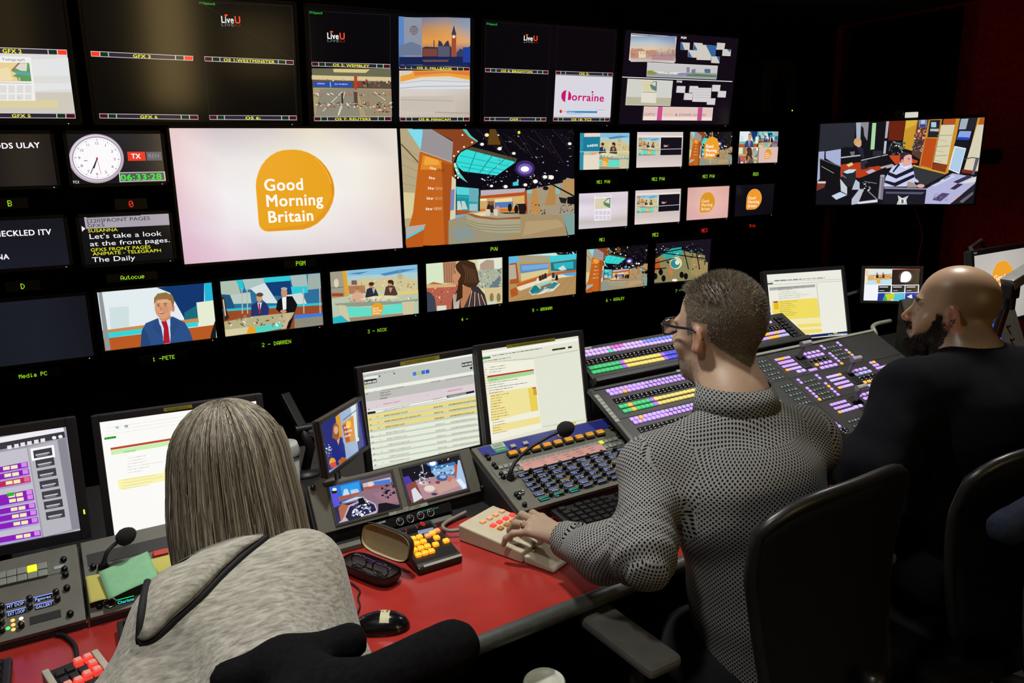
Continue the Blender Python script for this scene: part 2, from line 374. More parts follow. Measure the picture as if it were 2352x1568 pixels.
def studio(p, full=True):
    p.px(GP, PVW_R, 910, 286, 5.407); p.bg('#0d0a14')
    p.poly([(40, 50), (200, 50), (310, 330), (190, 1260), (90, 1270)], '#b5a681')
    for i in range(9): p.line([(60+i*4, 260+i*118), (285-i*11, 395+i*92)], 4, '#8f7f5c')
    p.poly([(90, 840), (230, 850), (200, 1160), (95, 1170)], '#d8cb9a'); p.line([(60, 240), (275, 470)], 14, '#5c4a34')
    p.poly([(135, 58), (330, 58), (310, 320)], '#7fdcec'); p.poly([(440, 58), (820, 58), (900, 150), (1015, 215), (900, 280), (800, 330), (740, 400), (712, 480), (715, 560), (740, 700), (690, 700), (700, 200)], '#8a4320')
    p.poly([(820, 58), (870, 58), (930, 140), (1015, 205), (1000, 215), (900, 150)], '#58c7b4')
    p.poly([(332, 58), (440, 58), (705, 215), (690, 470), (300, 325)], '#9a9396'); p.line([(300, 330), (695, 470)], 8, '#d6c9b5')
    p.poly([(290, 335), (695, 478), (660, 1480), (590, 1500), (95, 1500), (210, 1080)], '#c3631d'); p.poly([(330, 380), (560, 450), (600, 560), (300, 560)], '#df8a2a'); p.poly([(360, 390), (520, 440), (540, 500), (340, 500)], '#f0a53f')
    p.poly([(560, 460), (695, 500), (660, 1480), (600, 1490)], '#a8511a')
    for i, (x, y, x1, y1) in enumerate(((415, 550, 595, 592), (402, 672, 585, 700), (390, 803, 575, 815), (375, 930, 570, 936), (363, 1062, 568, 1062))):
        p.text('itv', x, y, x+(x1-x)*.44, y+(y1-y)*.44, '#fff3df', 34, 1).text('NEWS', x+(x1-x)*.5, y+(y1-y)*.5, x1, y1, ['#5a3a22', '#8d6a4c', '#d8b48a', '#cda678', '#e8cfae'][i], 36)
    p.poly([(690, 640), (740, 680), (735, 1180), (665, 1190)], '#d9cfae'); p.poly([(675, 810), (725, 800), (715, 1060), (668, 1070)], '#7a86b4')
    # ceiling raft
    p.poly([(735, 470), (712, 510), (760, 640), (850, 700), (890, 720), (860, 690), (790, 600)], '#58c7b4')
    p.poly([(870, 308), (935, 275), (1495, 420), (1485, 465)], '#4d4a36'); p.poly([(870, 308), (1485, 465), (1245, 632), (830, 580), (770, 530), (742, 470), (760, 400), (800, 345)], '#37dcd6')
    for a, b in (((990, 340), (890, 600)), ((1190, 385), (1030, 605)), ((1345, 430), (1140, 615))): p.line([a, b], 9, '#127f86')
    for a, b in (((790, 385), (1410, 520)), ((750, 460), (1330, 565)), ((800, 520), (1280, 605))): p.line([a, b], 7, '#159aa0')
    for x, y in ((820, 130), (940, 222), (840, 278), (768, 336), (715, 390), (725, 490), (735, 515), (742, 560), (752, 575), (770, 605), (735, 635), (765, 660)): p.ell(x, y, 12, 12, '#fff2d8', 8)
    # grid and lamps
    for i in range(16): p.line([(1000+i*78, 60+(i % 3)*40), (1250+i*75, 300+(i % 4)*60)], 7, ['#2a2620', '#1c1a22', '#332a20'][i % 3])
    p.poly([(1160, 58), (1230, 58), (1300, 250), (1130, 250)], '#5f4218'); p.ell(1122, 130, 26, 22, '#fff0a0', 12); p.ell(1522, 98, 17, 20, '#f3e23a', 10)
    p.speck(60, (1000, 80, 2180, 520), ['#b8b4c4', '#e8e4ee', '#6b6670', '#4a4432'], 3, 13, 5, 1.6); p.speck(70, (1050, 560, 2000, 780), ['#e8e8f4', '#8a8796', '#fff', '#2d2a33'], 4, 14, 6, 1.5)
    for x, y, r in ((1058, 245, 24), (1275, 300, 26), (1452, 358, 22), (1720, 705, 30), (1838, 650, 28), (1915, 655, 34), (1595, 748, 24), (1350, 770, 26), (2145, 238, 22), (1175, 762, 20)): p.ell(x, y, r, r*.8, '#fff6ec', 10)
    p.ell(1590, 545, 120, 100, '#3b2a62'); p.ell(1590, 550, 90, 66, '#7a5fb4'); p.ell(1588, 552, 52, 34, '#ffffff'); p.poly([(1440, 718), (1505, 702), (1510, 755), (1440, 760)], '#45cbe0')
    # set at the back
    p.poly([(735, 770), (1015, 795), (1015, 885), (740, 870)], '#57d3d8'); p.poly([(740, 875), (1015, 890), (1010, 1100), (735, 1090)], '#26a5ac'); p.poly([(740, 905), (890, 915), (890, 1060), (735, 1050)], '#1e8e98')
    p.poly([(750, 950), (785, 950), (810, 1055), (750, 1060)], '#c9d4cc'); p.poly([(800, 950), (840, 948), (880, 1050), (810, 1052)], '#c2d0cc'); p.poly([(895, 790), (1010, 800), (1005, 960), (895, 950)], '#6aaab4'); p.rect(900, 985, 1000, 1070, '#9cc3cc')
    p.poly([(735, 1060), (1010, 1075), (1010, 1110), (735, 1115)], '#b4521e'); p.poly([(730, 1120), (860, 1110), (860, 1160), (730, 1165)], '#6cb0d4')
    p.poly([(1040, 815), (1590, 790), (1600, 860), (1040, 885)], '#b9b1b6'); p.poly([(1030, 885), (1600, 835), (1610, 880), (1030, 920)], '#b9501f'); p.poly([(1030, 920), (1590, 880), (1590, 1090), (1030, 1090)], '#cda86a')
    p.poly([(1035, 920), (1115, 918), (1115, 945), (1035, 948)], '#e8eac2'); p.poly([(1215, 925), (1430, 905), (1430, 960), (1215, 975)], '#ead9a0'); p.poly([(1215, 965), (1440, 955), (1440, 1025), (1215, 1035)], '#5578b8'); p.poly([(1440, 900), (1580, 875), (1580, 1000), (1440, 1010)], '#d6b070'); p.rect(1125, 950, 1205, 1060, '#8a5a36'); p.poly([(1030, 1045), (1600, 1040), (1600, 1080), (1030, 1080)], '#d4722c')
    p.poly([(1580, 820), (1615, 815), (1620, 1100), (1590, 1100)], '#b04c1b')
    p.poly([(1610, 815), (1960, 740), (2060, 720), (2110, 660), (2200, 680), (2200, 1160), (1620, 1110)], '#a3967c'); p.poly([(1680, 800), (1730, 790), (1790, 1100), (1640, 1100)], '#bd8a4e'); p.poly([(1900, 755), (1990, 745), (1960, 1000), (1830, 1000)], '#b3834c'); p.poly([(2060, 690), (2200, 670), (2200, 860), (2060, 860)], '#b78f5c')
    p.rect(1615, 810, 1675, 855, '#7fc3c0'); p.rect(1965, 750, 2020, 860, '#8fb9ac'); p.line([(1920, 740), (2200, 890)], 18, '#15110f'); p.ell(1845, 790, 36, 24, '#1a1510')
    # floor and desk
    p.poly([(640, 1190), (860, 1120), (1500, 1100), (2060, 1120), (2120, 1400), (640, 1490)], '#9b9277'); p.poly([(1540, 1120), (2060, 1130), (2110, 1390), (1300, 1440), (1540, 1300)], '#a58d66'); p.poly([(1600, 1200), (2000, 1180), (2080, 1260), (1560, 1380)], '#b39c74'); p.poly([(680, 1290), (860, 1250), (1000, 1380), (740, 1470)], '#8a9690')
    p.poly([(860, 1110), (930, 1080), (1100, 1070), (1530, 1130), (1535, 1340), (1300, 1345), (1100, 1330), (960, 1290), (870, 1230)], '#a9a284'); p.poly([(925, 1110), (1100, 1075), (1110, 1130), (1010, 1140)], '#e2d6a8'); p.poly([(860, 1108), (925, 1105), (1060, 1140), (1250, 1160), (1530, 1142), (1532, 1170), (1200, 1180), (980, 1155)], '#9a5a38')
    for k in range(3): p.line([(868, 1180+k*28), (1010, 1230+k*32), (1250, 1250+k*32), (1530, 1240+k*32)], 6, '#726b52')
    for x, y, c in ((1140, 1040, '#2a2128'), (1180, 1045, '#33272a'), (1250, 1060, '#c79a86'), (1400, 1030, '#1c1c1c'), (1480, 1050, '#191519'), (1580, 1040, '#181214')): p.ell(x, y, 26, 52, c, 14)
    for x in (1130, 1225): p.poly([(x-32, 1050), (x+24, 1050), (x+24, 1130), (x-18, 1130)], '#d8cdb4')
    p.poly([(1460, 985), (1600, 980), (1590, 1110), (1520, 1110), (1500, 1000)], '#211a1a'); p.speck(26, (1640, 970, 1840, 1130), ['#26211c', '#3a332c', '#b8aa90'], 6, 20, 8)
    p.poly([(2005, 900), (2110, 915), (2090, 980), (2030, 970)], '#221e1c'); p.poly([(2110, 900), (2200, 890), (2200, 990), (2110, 980)], '#0c0c12'); p.speck(24, (2020, 990, 2190, 1120), ['#1b1b26', '#34344a', '#4747a0', '#5a5a66'], 8, 24, 9); p.poly([(2050, 1110), (2200, 1105), (2200, 1360), (2120, 1370), (2060, 1140)], '#7ea09a')
    p.poly([(90, 1270), (360, 1235), (320, 1290), (110, 1390)], '#b5aca4'); p.poly([(110, 1390), (340, 1270), (335, 1300), (115, 1420)], '#55c8d0'); p.poly([(115, 1420), (340, 1300), (320, 1520), (115, 1530)], '#bb5a1d')
def newsdesk(p):
    """studio desk with three people before a city backdrop"""
    p.px(GB, C3R, 740, 540, 3.92); p.bg('#cdbf8e'); p.poly([(215, 320), (860, 260), (865, 520), (230, 560)], '#a9cdd2'); p.poly([(220, 320), (860, 265), (860, 330), (225, 370)], '#86bfdc'); p.poly([(230, 345), (420, 325), (330, 352)], '#4a80b4'); p.poly([(520, 350), (700, 310), (860, 300), (700, 340), (560, 365)], '#4d86bc')
    p.poly([(232, 420), (300, 400), (420, 385), (500, 395), (560, 375), (660, 380), (700, 345), (740, 375), (860, 400), (865, 500), (232, 520)], '#d0c394'); p.speck(70, (235, 405, 860, 500), ['#b09a6a', '#e8dcae', '#927a58', '#c2aa7a'], 5, 15, 3); p.ell(700, 370, 26, 28, '#b8b48e'); p.line([(698, 300), (698, 360)], 6, '#9aa08a'); p.rect(262, 405, 310, 445, '#7a5a60'); p.poly([(232, 455), (380, 450), (390, 520), (240, 530)], '#b27a58')
    p.poly([(65, 330), (190, 320), (205, 550), (80, 570)], '#a09a86'); p.poly([(180, 322), (215, 320), (240, 550), (205, 552)], '#e0a32c'); p.line([(75, 475), (190, 465)], 6, '#5a6a60'); p.rect(85, 520, 190, 550, '#a04a24'); p.ell(125, 430, 22, 40, '#d8d0b4')
    p.poly([(80, 580), (300, 545), (700, 515), (865, 510), (865, 700), (95, 795)], '#b9c4ac'); p.poly([(230, 570), (480, 530), (865, 495), (865, 520), (480, 560), (240, 585)], '#e8c870')
    for (x, y, h, hr, bod, w) in ((312, 490, '#c89a74', '#a8764a', '#d6aa8c', 56), (438, 450, '#c08a64', '#3a2a20', '#2b2e3a', 54), (608, 430, '#c88e6c', '#3a2418', '#4a3a34', 54)):
        p.poly([(x-w, y+110), (x-w*.7, y+35), (x-14, y+22), (x+30, y+22), (x+w*.8, y+35), (x+w*1.3, y+100), (x+w, y+112)], bod); p.ell(x, y, 21, 26, h, 14); p.ell(x+3, y-13, 24, 17, hr, 14)
    p.poly([(628, 400), (642, 420), (640, 450), (622, 445)], '#3a2418'); p.poly([(595, 470), (612, 520), (632, 470)], '#c88e6c'); p.poly([(450, 478), (462, 540), (474, 478)], '#f2ece4'); p.line([(462, 482), (463, 540)], 6, '#222')
    p.poly([(330, 575), (470, 545), (640, 545), (700, 560), (520, 590)], '#ded6b0'); p.speck(30, (240, 560, 850, 600), ['#8c8a74', '#f6f0da', '#6a6a5c'], 5, 15, 4, 1.7)
    p.poly([(100, 615), (300, 600), (700, 590), (865, 570), (865, 590), (700, 615), (330, 640), (150, 640)], '#8f9a86'); p.poly([(215, 645), (440, 650), (720, 610), (730, 690), (440, 730), (240, 730)], '#63dcc8'); p.poly([(140, 625), (210, 630), (245, 765), (190, 780)], '#cfc6a0'); p.poly([(715, 600), (830, 590), (815, 710), (725, 710)], '#cfc4a0'); p.poly([(240, 740), (720, 700), (730, 715), (250, 775)], '#9c8a70'); p.poly([(90, 740), (170, 720), (240, 780), (95, 795)], '#2cb4c4')
    gmb(p, 442, 605, 546, 718, '#e69f28', '#fff3d6', True)
def wide_shot(p):
    p.px(GB, C2R, 200, 560, 2.94); p.bg('#8a4a26'); p.poly([(895, 250), (1575, 195), (1580, 420), (915, 470)], '#2f6f9a')
    p.poly([(900, 255), (1010, 245), (1040, 340), (1000, 345), (905, 340)], '#aebfae'); p.poly([(1005, 245), (1050, 240), (1060, 300), (1040, 320)], '#28c2d2'); p.poly([(1050, 240), (1190, 230), (1200, 300), (1070, 310)], '#aac2bc'); p.poly([(1190, 228), (1380, 215), (1370, 250), (1195, 262)], '#2fc9d6'); p.poly([(1195, 262), (1370, 248), (1390, 350), (1230, 350)], '#123f74'); p.poly([(1370, 215), (1480, 205), (1490, 290), (1390, 300)], '#a5bcb8'); p.poly([(1375, 290), (1490, 285), (1490, 330), (1385, 340)], '#2fc9d6'); p.poly([(1490, 205), (1575, 198), (1580, 300), (1490, 310)], '#9fb0a8'); p.poly([(1100, 300), (1200, 262), (1290, 400), (1210, 400)], '#d6e0de'); p.poly([(960, 345), (1100, 325), (1110, 400), (990, 405)], '#b8ccc4'); p.poly([(1340, 345), (1450, 330), (1485, 405), (1370, 410)], '#cfdad6'); p.poly([(905, 340), (965, 345), (990, 405), (1000, 440), (915, 450)], '#23557a')
    p.poly([(915, 440), (1590, 395), (1592, 415), (1590, 425), (918, 455)], '#2fc0d0'); p.poly([(920, 455), (1590, 412), (1590, 480), (930, 520)], '#9c4a26')
    for x in (1045, 1080, 1460, 1570): p.line([(x, 300), (x+4, 470)], 7, '#b9b8b0')
    p.poly([(1400, 480), (1590, 465), (1595, 485), (1400, 505)], '#3a7ae0'); p.poly([(1400, 505), (1595, 485), (1595, 545), (1400, 570)], '#8d8878')
    p.poly([(1105, 490), (1110, 410), (1150, 390), (1205, 395), (1228, 430), (1225, 490)], '#24346a'); p.poly([(1150, 395), (1164, 470), (1180, 395)], '#dfe6f2'); p.poly([(1158, 400), (1160, 470), (1170, 470), (1168, 400)], '#b3202c'); p.ell(1163, 362, 20, 30, '#cf9a76', 16); p.ell(1166, 342, 24, 14, '#5a4434', 14)
    p.poly([(1275, 440), (1285, 385), (1320, 355), (1385, 352), (1420, 410), (1390, 500), (1370, 570), (1350, 575), (1310, 470)], '#121214'); p.poly([(1315, 360), (1322, 445), (1345, 440), (1345, 356)], '#eef0ee'); p.ell(1330, 328, 21, 32, '#c89070', 16); p.ell(1330, 302, 22, 10, '#b4aca4', 12); p.ell(1325, 455, 22, 12, '#c89070', 12)
    p.poly([(905, 360), (925, 355), (940, 440), (960, 500), (930, 520)], '#3a2a26'); p.poly([(915, 380), (922, 370), (938, 480), (930, 490)], '#d8c0a8')
    p.poly([(925, 525), (1110, 490), (1400, 460), (1380, 500), (1330, 560), (935, 625)], '#b7ad84'); p.poly([(1330, 470), (1380, 462), (1345, 570), (1310, 575)], '#c6b48c'); p.poly([(1050, 575), (1310, 530), (1315, 570), (1140, 605)], '#58d2c0'); p.poly([(930, 580), (1090, 560), (1085, 605), (935, 625)], '#d6cda4'); p.speck(36, (940, 485, 1330, 555), ['#e8e2cc', '#8c8264', '#f8f6e8', '#5a5a50'], 4, 14, 4, 1.6); p.ell(1110, 600, 30, 46, '#e8a024'); p.poly([(1400, 505), (1370, 575), (1395, 575)], '#9a4a22')
def presenter(p, full=True):
    p.px(GB, C1R, 200, 560, 2.94); p.bg('#e8eef0'); p.poly([(60, 325), (480, 293), (620, 420), (700, 570), (110, 590)], '#e3ecee'); p.poly([(150, 430), (280, 420), (285, 570), (160, 580)], '#cfe0e2'); p.poly([(470, 294), (790, 262), (790, 520), (660, 560), (655, 500), (560, 330)], '#12376e'); p.poly([(790, 265), (848, 260), (852, 380), (795, 390)], '#22b4d8'); p.poly([(655, 465), (745, 410), (750, 540), (665, 560)], '#1b6a7c'); p.poly([(738, 395), (858, 380), (862, 580), (760, 595)], '#e6ecd2')
    p.poly([(95, 585), (750, 500), (755, 525), (110, 610)], '#c88a52'); p.poly([(100, 605), (750, 525), (750, 555), (105, 640)], '#35d3d6'); p.poly([(105, 640), (870, 545), (870, 640), (120, 722)], '#b85a24'); p.poly([(838, 600), (870, 500), (872, 635), (832, 640)], '#1b1b1b'); p.poly([(75, 328), (100, 325), (160, 715), (125, 720)], '#8f979a')
    p.poly([(360, 700), (368, 590), (395, 535), (480, 500), (580, 490), (660, 530), (695, 590), (718, 660)], '#2c4f86'); p.poly([(360, 700), (368, 590), (380, 560), (420, 640), (430, 695)], '#264676'); p.poly([(480, 500), (560, 490), (565, 600), (560, 672), (520, 676)], '#cfe0f4'); p.poly([(500, 522), (535, 517), (548, 560), (560, 668), (515, 674), (518, 570)], '#b01a2c'); p.poly([(470, 505), (500, 560), (515, 640), (440, 560)], '#2a4a80'); p.poly([(575, 492), (560, 560), (565, 640), (630, 540)], '#2a4a80')
    p.poly([(485, 470), (560, 460), (565, 500), (520, 525), (490, 510)], '#c98a66'); p.ell(513, 425, 57, 82, '#d89e78', 26); p.ell(580, 435, 12, 24, '#cc8a68', 12); p.poly([(452, 410), (452, 365), (475, 335), (530, 326), (575, 345), (590, 385), (582, 425), (572, 420), (565, 385), (520, 372), (470, 378)], '#94703f'); p.poly([(478, 380), (540, 372), (560, 384), (540, 395), (480, 400)], '#e2ac88'); p.line([(470, 408), (492, 404)], 5, '#6a4a30'); p.line([(515, 402), (540, 400)], 5, '#6a4a30'); p.ell(482, 418, 8, 4, '#3a2a20', 8); p.ell(528, 413, 8, 4, '#3a2a20', 8); p.poly([(496, 415), (490, 445), (510, 448)], '#c4845f'); p.poly([(478, 462), (520, 458), (535, 452), (518, 472), (490, 472)], '#a85a48'); p.line([(485, 464), (522, 461)], 3, '#f8efe6'); p.ell(530, 440, 22, 26, '#d2936e', 12)
def glance(p):
    p.px(GB, C4R, 740, 540, 3.92); p.bg('#d9d0a4'); p.poly([(920, 260), (1090, 240), (1090, 440), (930, 440)], '#d6e6c4'); p.poly([(1400, 210), (1615, 200), (1615, 300), (1400, 300)], '#dfe4d2'); p.poly([(1085, 245), (1210, 235), (1200, 430), (1095, 430)], '#b28262')
    for i in range(5): p.line([(1098+i*22, 250), (1104+i*20, 430)], 7, '#8c5c44')
    p.poly([(1420, 260), (1480, 220), (1545, 225), (1550, 320), (1420, 320)], '#b09a84'); p.poly([(1390, 320), (1615, 300), (1615, 470), (1400, 480)], '#a8b09c'); p.poly([(1500, 470), (1600, 360), (1615, 470)], '#6a7a84'); p.poly([(1460, 480), (1615, 465), (1615, 610), (1470, 600)], '#d4c08c'); p.ell(1588, 560, 18, 40, '#8a7a58'); p.ell(1525, 560, 18, 40, '#8a7a58'); p.speck(40, (1400, 300, 1610, 470), ['#c8c8a8', '#8a947c', '#e0dcc0', '#5a6a64'], 6, 20, 5)
    p.poly([(930, 450), (1000, 420), (1100, 440), (1230, 430), (1230, 660), (930, 690)], '#b5604c'); p.speck(50, (935, 450, 1200, 650), ['#d8a082', '#8a3a34', '#e2c49a', '#c4705a'], 6, 18, 7, .7); p.poly([(925, 440), (1200, 440), (1200, 462), (930, 475)], '#d4b078')
    p.poly([(930, 500), (980, 520), (1015, 580), (1025, 680), (935, 700)], '#3b4450'); p.poly([(1030, 635), (1115, 630), (1115, 670), (1030, 680)], '#d8ddcc'); p.poly([(1475, 600), (1560, 590), (1565, 620), (1480, 632)], '#c8d4c4')
    p.poly([(1160, 665), (1165, 580), (1215, 480), (1300, 450), (1400, 460), (1460, 530), (1485, 630)], '#3a3030')
    for i in range(8): p.line([(1240-i*9, 490+i*8), (1225-i*6, 660)], 5, '#d8c8b4'); p.line([(1330+i*14, 490+i*6), (1290+i*26, 645)], 5, '#e4d8c8' if i % 2 else '#7a3c34')
    p.poly([(1225, 460), (1330, 440), (1340, 500), (1270, 650), (1245, 650), (1235, 520)], '#b57a54'); p.poly([(1185, 300), (1250, 290), (1290, 420), (1220, 450), (1190, 440), (1178, 405), (1166, 375), (1180, 350)], '#c88c66'); p.line([(1186, 318), (1196, 330), (1188, 345)], 6, '#5a3a2c')
    p.poly([(1195, 270), (1230, 232), (1300, 222), (1370, 250), (1395, 330), (1410, 420), (1380, 465), (1320, 470), (1250, 440), (1215, 420), (1245, 360), (1205, 310)], '#40291a'); p.poly([(1220, 430), (1260, 400), (1260, 560), (1200, 600)], '#3a2416')
    for i in range(7): p.line([(1260+i*18, 260+i*8), (1290+i*15, 340+i*8), (1280+i*18, 430)], 5, '#6a4a30')
def floor_view(p):
    p.px(GB, C5R, 740, 540, 3.92); p.bg('#b18d5c'); p.poly([(1675, 195), (2285, 150), (2290, 330), (1680, 420)], '#a8a184'); p.poly([(1675, 195), (1760, 185), (1770, 250), (1680, 260)], '#5fb8dc'); p.poly([(1830, 180), (2085, 160), (2180, 158), (2100, 185)], '#bfe8e4'); p.poly([(2085, 150), (2288, 140), (2288, 180), (2120, 175)], '#14141a'); p.speck(12, (2100, 145, 2280, 172), ['#fff', '#c8d0d8'], 4, 9, 3); p.poly([(2040, 190), (2288, 165), (2288, 210), (2050, 240)], '#3fcbd8'); p.poly([(2055, 245), (2288, 215), (2288, 320), (2060, 320)], '#28707c'); p.poly([(2080, 255), (2260, 235), (2260, 300), (2090, 305)], '#2cb2c0'); p.poly([(2120, 300), (2170, 270), (2200, 310), (2150, 318)], '#d0dcd8')
    p.poly([(1765, 250), (2050, 235), (2045, 350), (1790, 425)], '#c9943c'); p.poly([(1778, 262), (2038, 248), (2034, 340), (1792, 412)], '#5f8cc0'); p.poly([(1785, 345), (2036, 305), (2034, 342), (1792, 412)], '#d8c890'); p.poly([(1790, 275), (2036, 255), (2036, 290), (1800, 320)], '#7aa8d4'); p.poly([(1685, 255), (1750, 245), (1775, 430), (1690, 440)], '#b05426'); p.poly([(1680, 270), (1738, 262), (1750, 390), (1684, 400)], '#b3ad98'); p.poly([(1745, 440), (2050, 340), (2288, 310), (2288, 330), (2060, 360), (1760, 470)], '#c0602c'); p.poly([(1740, 470), (2060, 365), (2280, 340), (2280, 362), (2070, 395), (1780, 500)], '#e6dcc0'); p.poly([(2140, 345), (2285, 335), (2285, 362), (2200, 365)], '#4aa8e0')
    p.poly([(1690, 490), (1750, 465), (1765, 535), (1700, 560)], '#b65422'); p.poly([(1860, 510), (1900, 450), (2100, 410), (2140, 440), (2080, 500), (1960, 530), (1890, 540)], '#d8e0d4'); p.poly([(1868, 505), (1900, 455), (1960, 440), (2000, 480), (1960, 515), (1890, 530)], '#147c88'); p.poly([(2000, 480), (2080, 420), (2130, 430), (2080, 480)], '#1a8894'); p.poly([(1915, 440), (2060, 400), (2080, 430), (1960, 485)], '#cbc49e'); p.poly([(1965, 460), (2060, 425), (2065, 445), (1970, 482)], '#8c6a4c'); p.poly([(1960, 440), (2050, 415), (2052, 430), (1968, 460)], '#7ed4d4')
    for x, y, c in ((1962, 385, '#3a2c24'), (1985, 375, '#4a3028'), (2008, 365, '#28242c'), (2080, 360, '#2a3038'), (2110, 380, '#1c1c20'), (1940, 410, '#e8e2d4')): p.poly([(x-10, y-22), (x+8, y-24), (x+14, y+22), (x-14, y+26)], c)
    for k in range(5): p.line([(1700+k*110, 600-k*8), (2000+k*70, 480-k*30)], 4, '#9c7a4c')
def grid_view(p):
    p.px(GB, C7R, 1300, 280, 3.135); p.bg('#181420'); p.poly([(620, 1000), (760, 910), (1000, 960), (1020, 1130), (616, 1160)], '#8c8458'); p.poly([(690, 960), (760, 910), (830, 900), (840, 960), (720, 985)], '#28a8a0'); p.speck(40, (630, 890, 1000, 1010), ['#2cc4b8', '#d8e4c8', '#1a1418', '#4a5a48'], 4, 14, 11); p.poly([(620, 990), (670, 985), (680, 1060), (625, 1070)], '#b4572a'); p.ell(790, 1015, 44, 44, '#d8d4a4'); p.ell(785, 1020, 34, 32, '#2c8894'); p.ell(800, 1010, 16, 18, '#e8e4c8'); p.poly([(745, 1020), (770, 1080), (760, 1120), (735, 1080)], '#c07a50'); p.poly([(900, 960), (1020, 1010), (1015, 1130), (900, 1120)], '#a08c5a'); p.speck(26, (900, 930, 1018, 1060), ['#17121a', '#d8b880', '#322a2c'], 5, 18, 12, .6)
    for a, b in (((620, 1020), (780, 980)), ((640, 950), (960, 890)), ((680, 940), (1015, 985)), ((620, 1060), (720, 1050)), ((840, 900), (880, 1060)), ((930, 900), (960, 1060))): p.line([a, b], 7, '#0b080e')
    for x, y in ((700, 1125), (680, 1080), (640, 1110), (830, 1100), (860, 1110)): p.ell(x, y, 16, 24, '#120c10', 10)
    p.ell(780, 1138, 20, 10, '#f4ecd8', 10); p.speck(14, (640, 870, 1000, 930), ['#e8f0f0', '#b8c4c0'], 2, 5, 13)
C1R, C2R, C3R = R4(GB, .0194, .1422, -.2033, -.1345), R4(GB, .1520, .2748, -.2032, -.1341), R4(GB, .2876, .4095, -.2029, -.1344)
C5R, C6R = R4(GB, .5520, .6714, -.2019, -.1346), R4(GB, .6892, .8090, -.2016, -.1340)
C4R = R4(GB, .4220, .5420, -.2024, -.1346); C7R = R4(GB, .8250, .9450, -.2014, -.1340)
# ------------------------------------------------------------------ the wall monitors themselves
m = wall_monitor('largest wall monitor with an orange logo on a pale pink picture', GP, PGM_R, .014); p = m.pic; p.px(GP, PGM_R)
p.uv().grad(0, 0, 1, 1, [['#d9bfc6', '#cfc4ca', '#d6ccc8', '#e8ddc8', '#d9d0cc', '#e6ddd4'], ['#dfc6d0', '#ece6e6', '#ebe8e4', '#f1eee6', '#f4eee6', '#e6dcd2'], ['#d8bccb', '#f3eef0', '#f0f0ee', '#f4f3ef', '#f2ece4', '#e8d8cc'], ['#e0bfd2', '#efe4ea', '#f2eff0', '#efe9e6', '#e9dedd', '#e2cfc8'], ['#dcb4c6', '#e6ccd8', '#d9cbd0', '#ddd0d2', '#dccdd4', '#d9c9cb']])
p.px(GP, PGM_R, 560, 320, 6.817); gmb(p, 196, 161, 1414, 1414); fin(m)
m = wall_monitor('big wall monitor showing a wide studio with an orange pillar', GP, PVW_R, .014); studio(m.pic); fin(m)
# bottom row
for lab, r, fn in (('bottom row monitor showing a presenter in a blue suit', C1R, presenter), ('bottom row monitor showing two men at a desk, one standing in black', C2R, wide_shot), ('bottom row monitor showing three people at a turquoise fronted desk', C3R, newsdesk), ('bottom row monitor showing a long haired woman in profile', C4R, glance), ('bottom row monitor showing a studio floor with a round blue rug', C5R, floor_view), ('bottom row small monitor repeating the studio with the orange pillar', C6R, studio), ('bottom row monitor with a view down from the lighting grid', C7R, grid_view)):
    m = wall_monitor(lab, GB, r, .016); fn(m.pic); fin(m)
m = wall_monitor('dark blank monitor left of the presenter in the blue suit', GB, P4(GB, (-60, 703), (197.4, 674), (212.7, 814.8), (-30, 847)), .016)
m.pic.grad(0, 0, 1, 1, [['#1a1c24', '#1c1e27', '#16171d'], ['#191b23', '#1d1f28', '#181920']]); fin(m)
# small grid at the right
K5 = (1300, 280, 3.135)
MER = {k: R4(GM, *v) for k, v in dict(a=(.6784, .7710, -.0145, .0388), b=(.7850, .8786, -.0137, .0401), c=(.8922, .9854, -.0127, .0404), d=(1.0008, 1.0930, -.0113, .0409), e=(.6781, .7713, -.1031, -.0496), f=(.7849, .8791, -.1022, -.0489), g=(.8925, .9858, -.1012, -.0481), h=(1.0005, 1.0930, -.1003, -.0477)).items()}
def uvsub(p, x0, y0, x1, y1):
    a, b = p.map(x0, (y0+y1)/2), p.map((x0+x1)/2, y0); c, d = p.map(x1, (y0+y1)/2), p.map((x0+x1)/2, y1); return a[0], b[1], c[0], d[1]
def sub_pic(p, fn, box):
    p.sub(*box); fn(p); p.sub()
def two_up(p, q):
    p.px(GM, MER[q], *K5); y = 0 if q == 'b' else 418; p.bg('#d8c8c6'); p.uv().grad(0, 0, 1, 1, [['#dccbc8', '#d2c6c2'], ['#e6d8d8', '#e0d2cf'], ['#cfc0bc', '#cabdb8'], ['#e4d4d4', '#dccdca']]); p.line([(0, .11), (1, .13)], .03, '#efe6dc'); p.line([(0, .8), (1, .78)], .03, '#d2c4bd')
    sub_pic(p, newsdesk, (.04, .155, .49, .66)); p.uv().rect(.505, .155, .965, .66, '#14121c'); p.line([(.505, .49), (.965, .485)], .016, '#cfc9cf')
    p.text('Live', .575, .42, .64, .42, '#fff', .06, 1).text('U', .645, .42, .68, .42, '#ff4630', .06, 1)
def me1p(p):
    newsdesk(p); p.px(GM, MER['a'], *K5); p.poly([(93, 80), (128, 80), (122, 350), (90, 350)], '#2f8ca8'); p.poly([(128, 82), (243, 78), (240, 112), (126, 112)], '#e9d3c8'); p.poly([(120, 108), (242, 106), (238, 210), (118, 212)], '#1b7d98'); p.poly([(122, 240), (236, 234), (234, 340), (120, 346)], '#e6dac6'); p.text('itvNEWS', 148, 180, 226, 176, '#fff', 17, 1); p.line([(93, 214), (452, 212)], 3, '#cfe4e8')
def me3p(p):
    studio(p); p.px(GM, MER['c'], *K5); gmb(p, 987, 108, 1092, 262, '#eda12c', '#fff'); p.line([(1042, 70), (1042, 110)], 3, '#f2d8a8'); p.line([(1030, 262), (1028, 305)], 5, '#cdb58c')
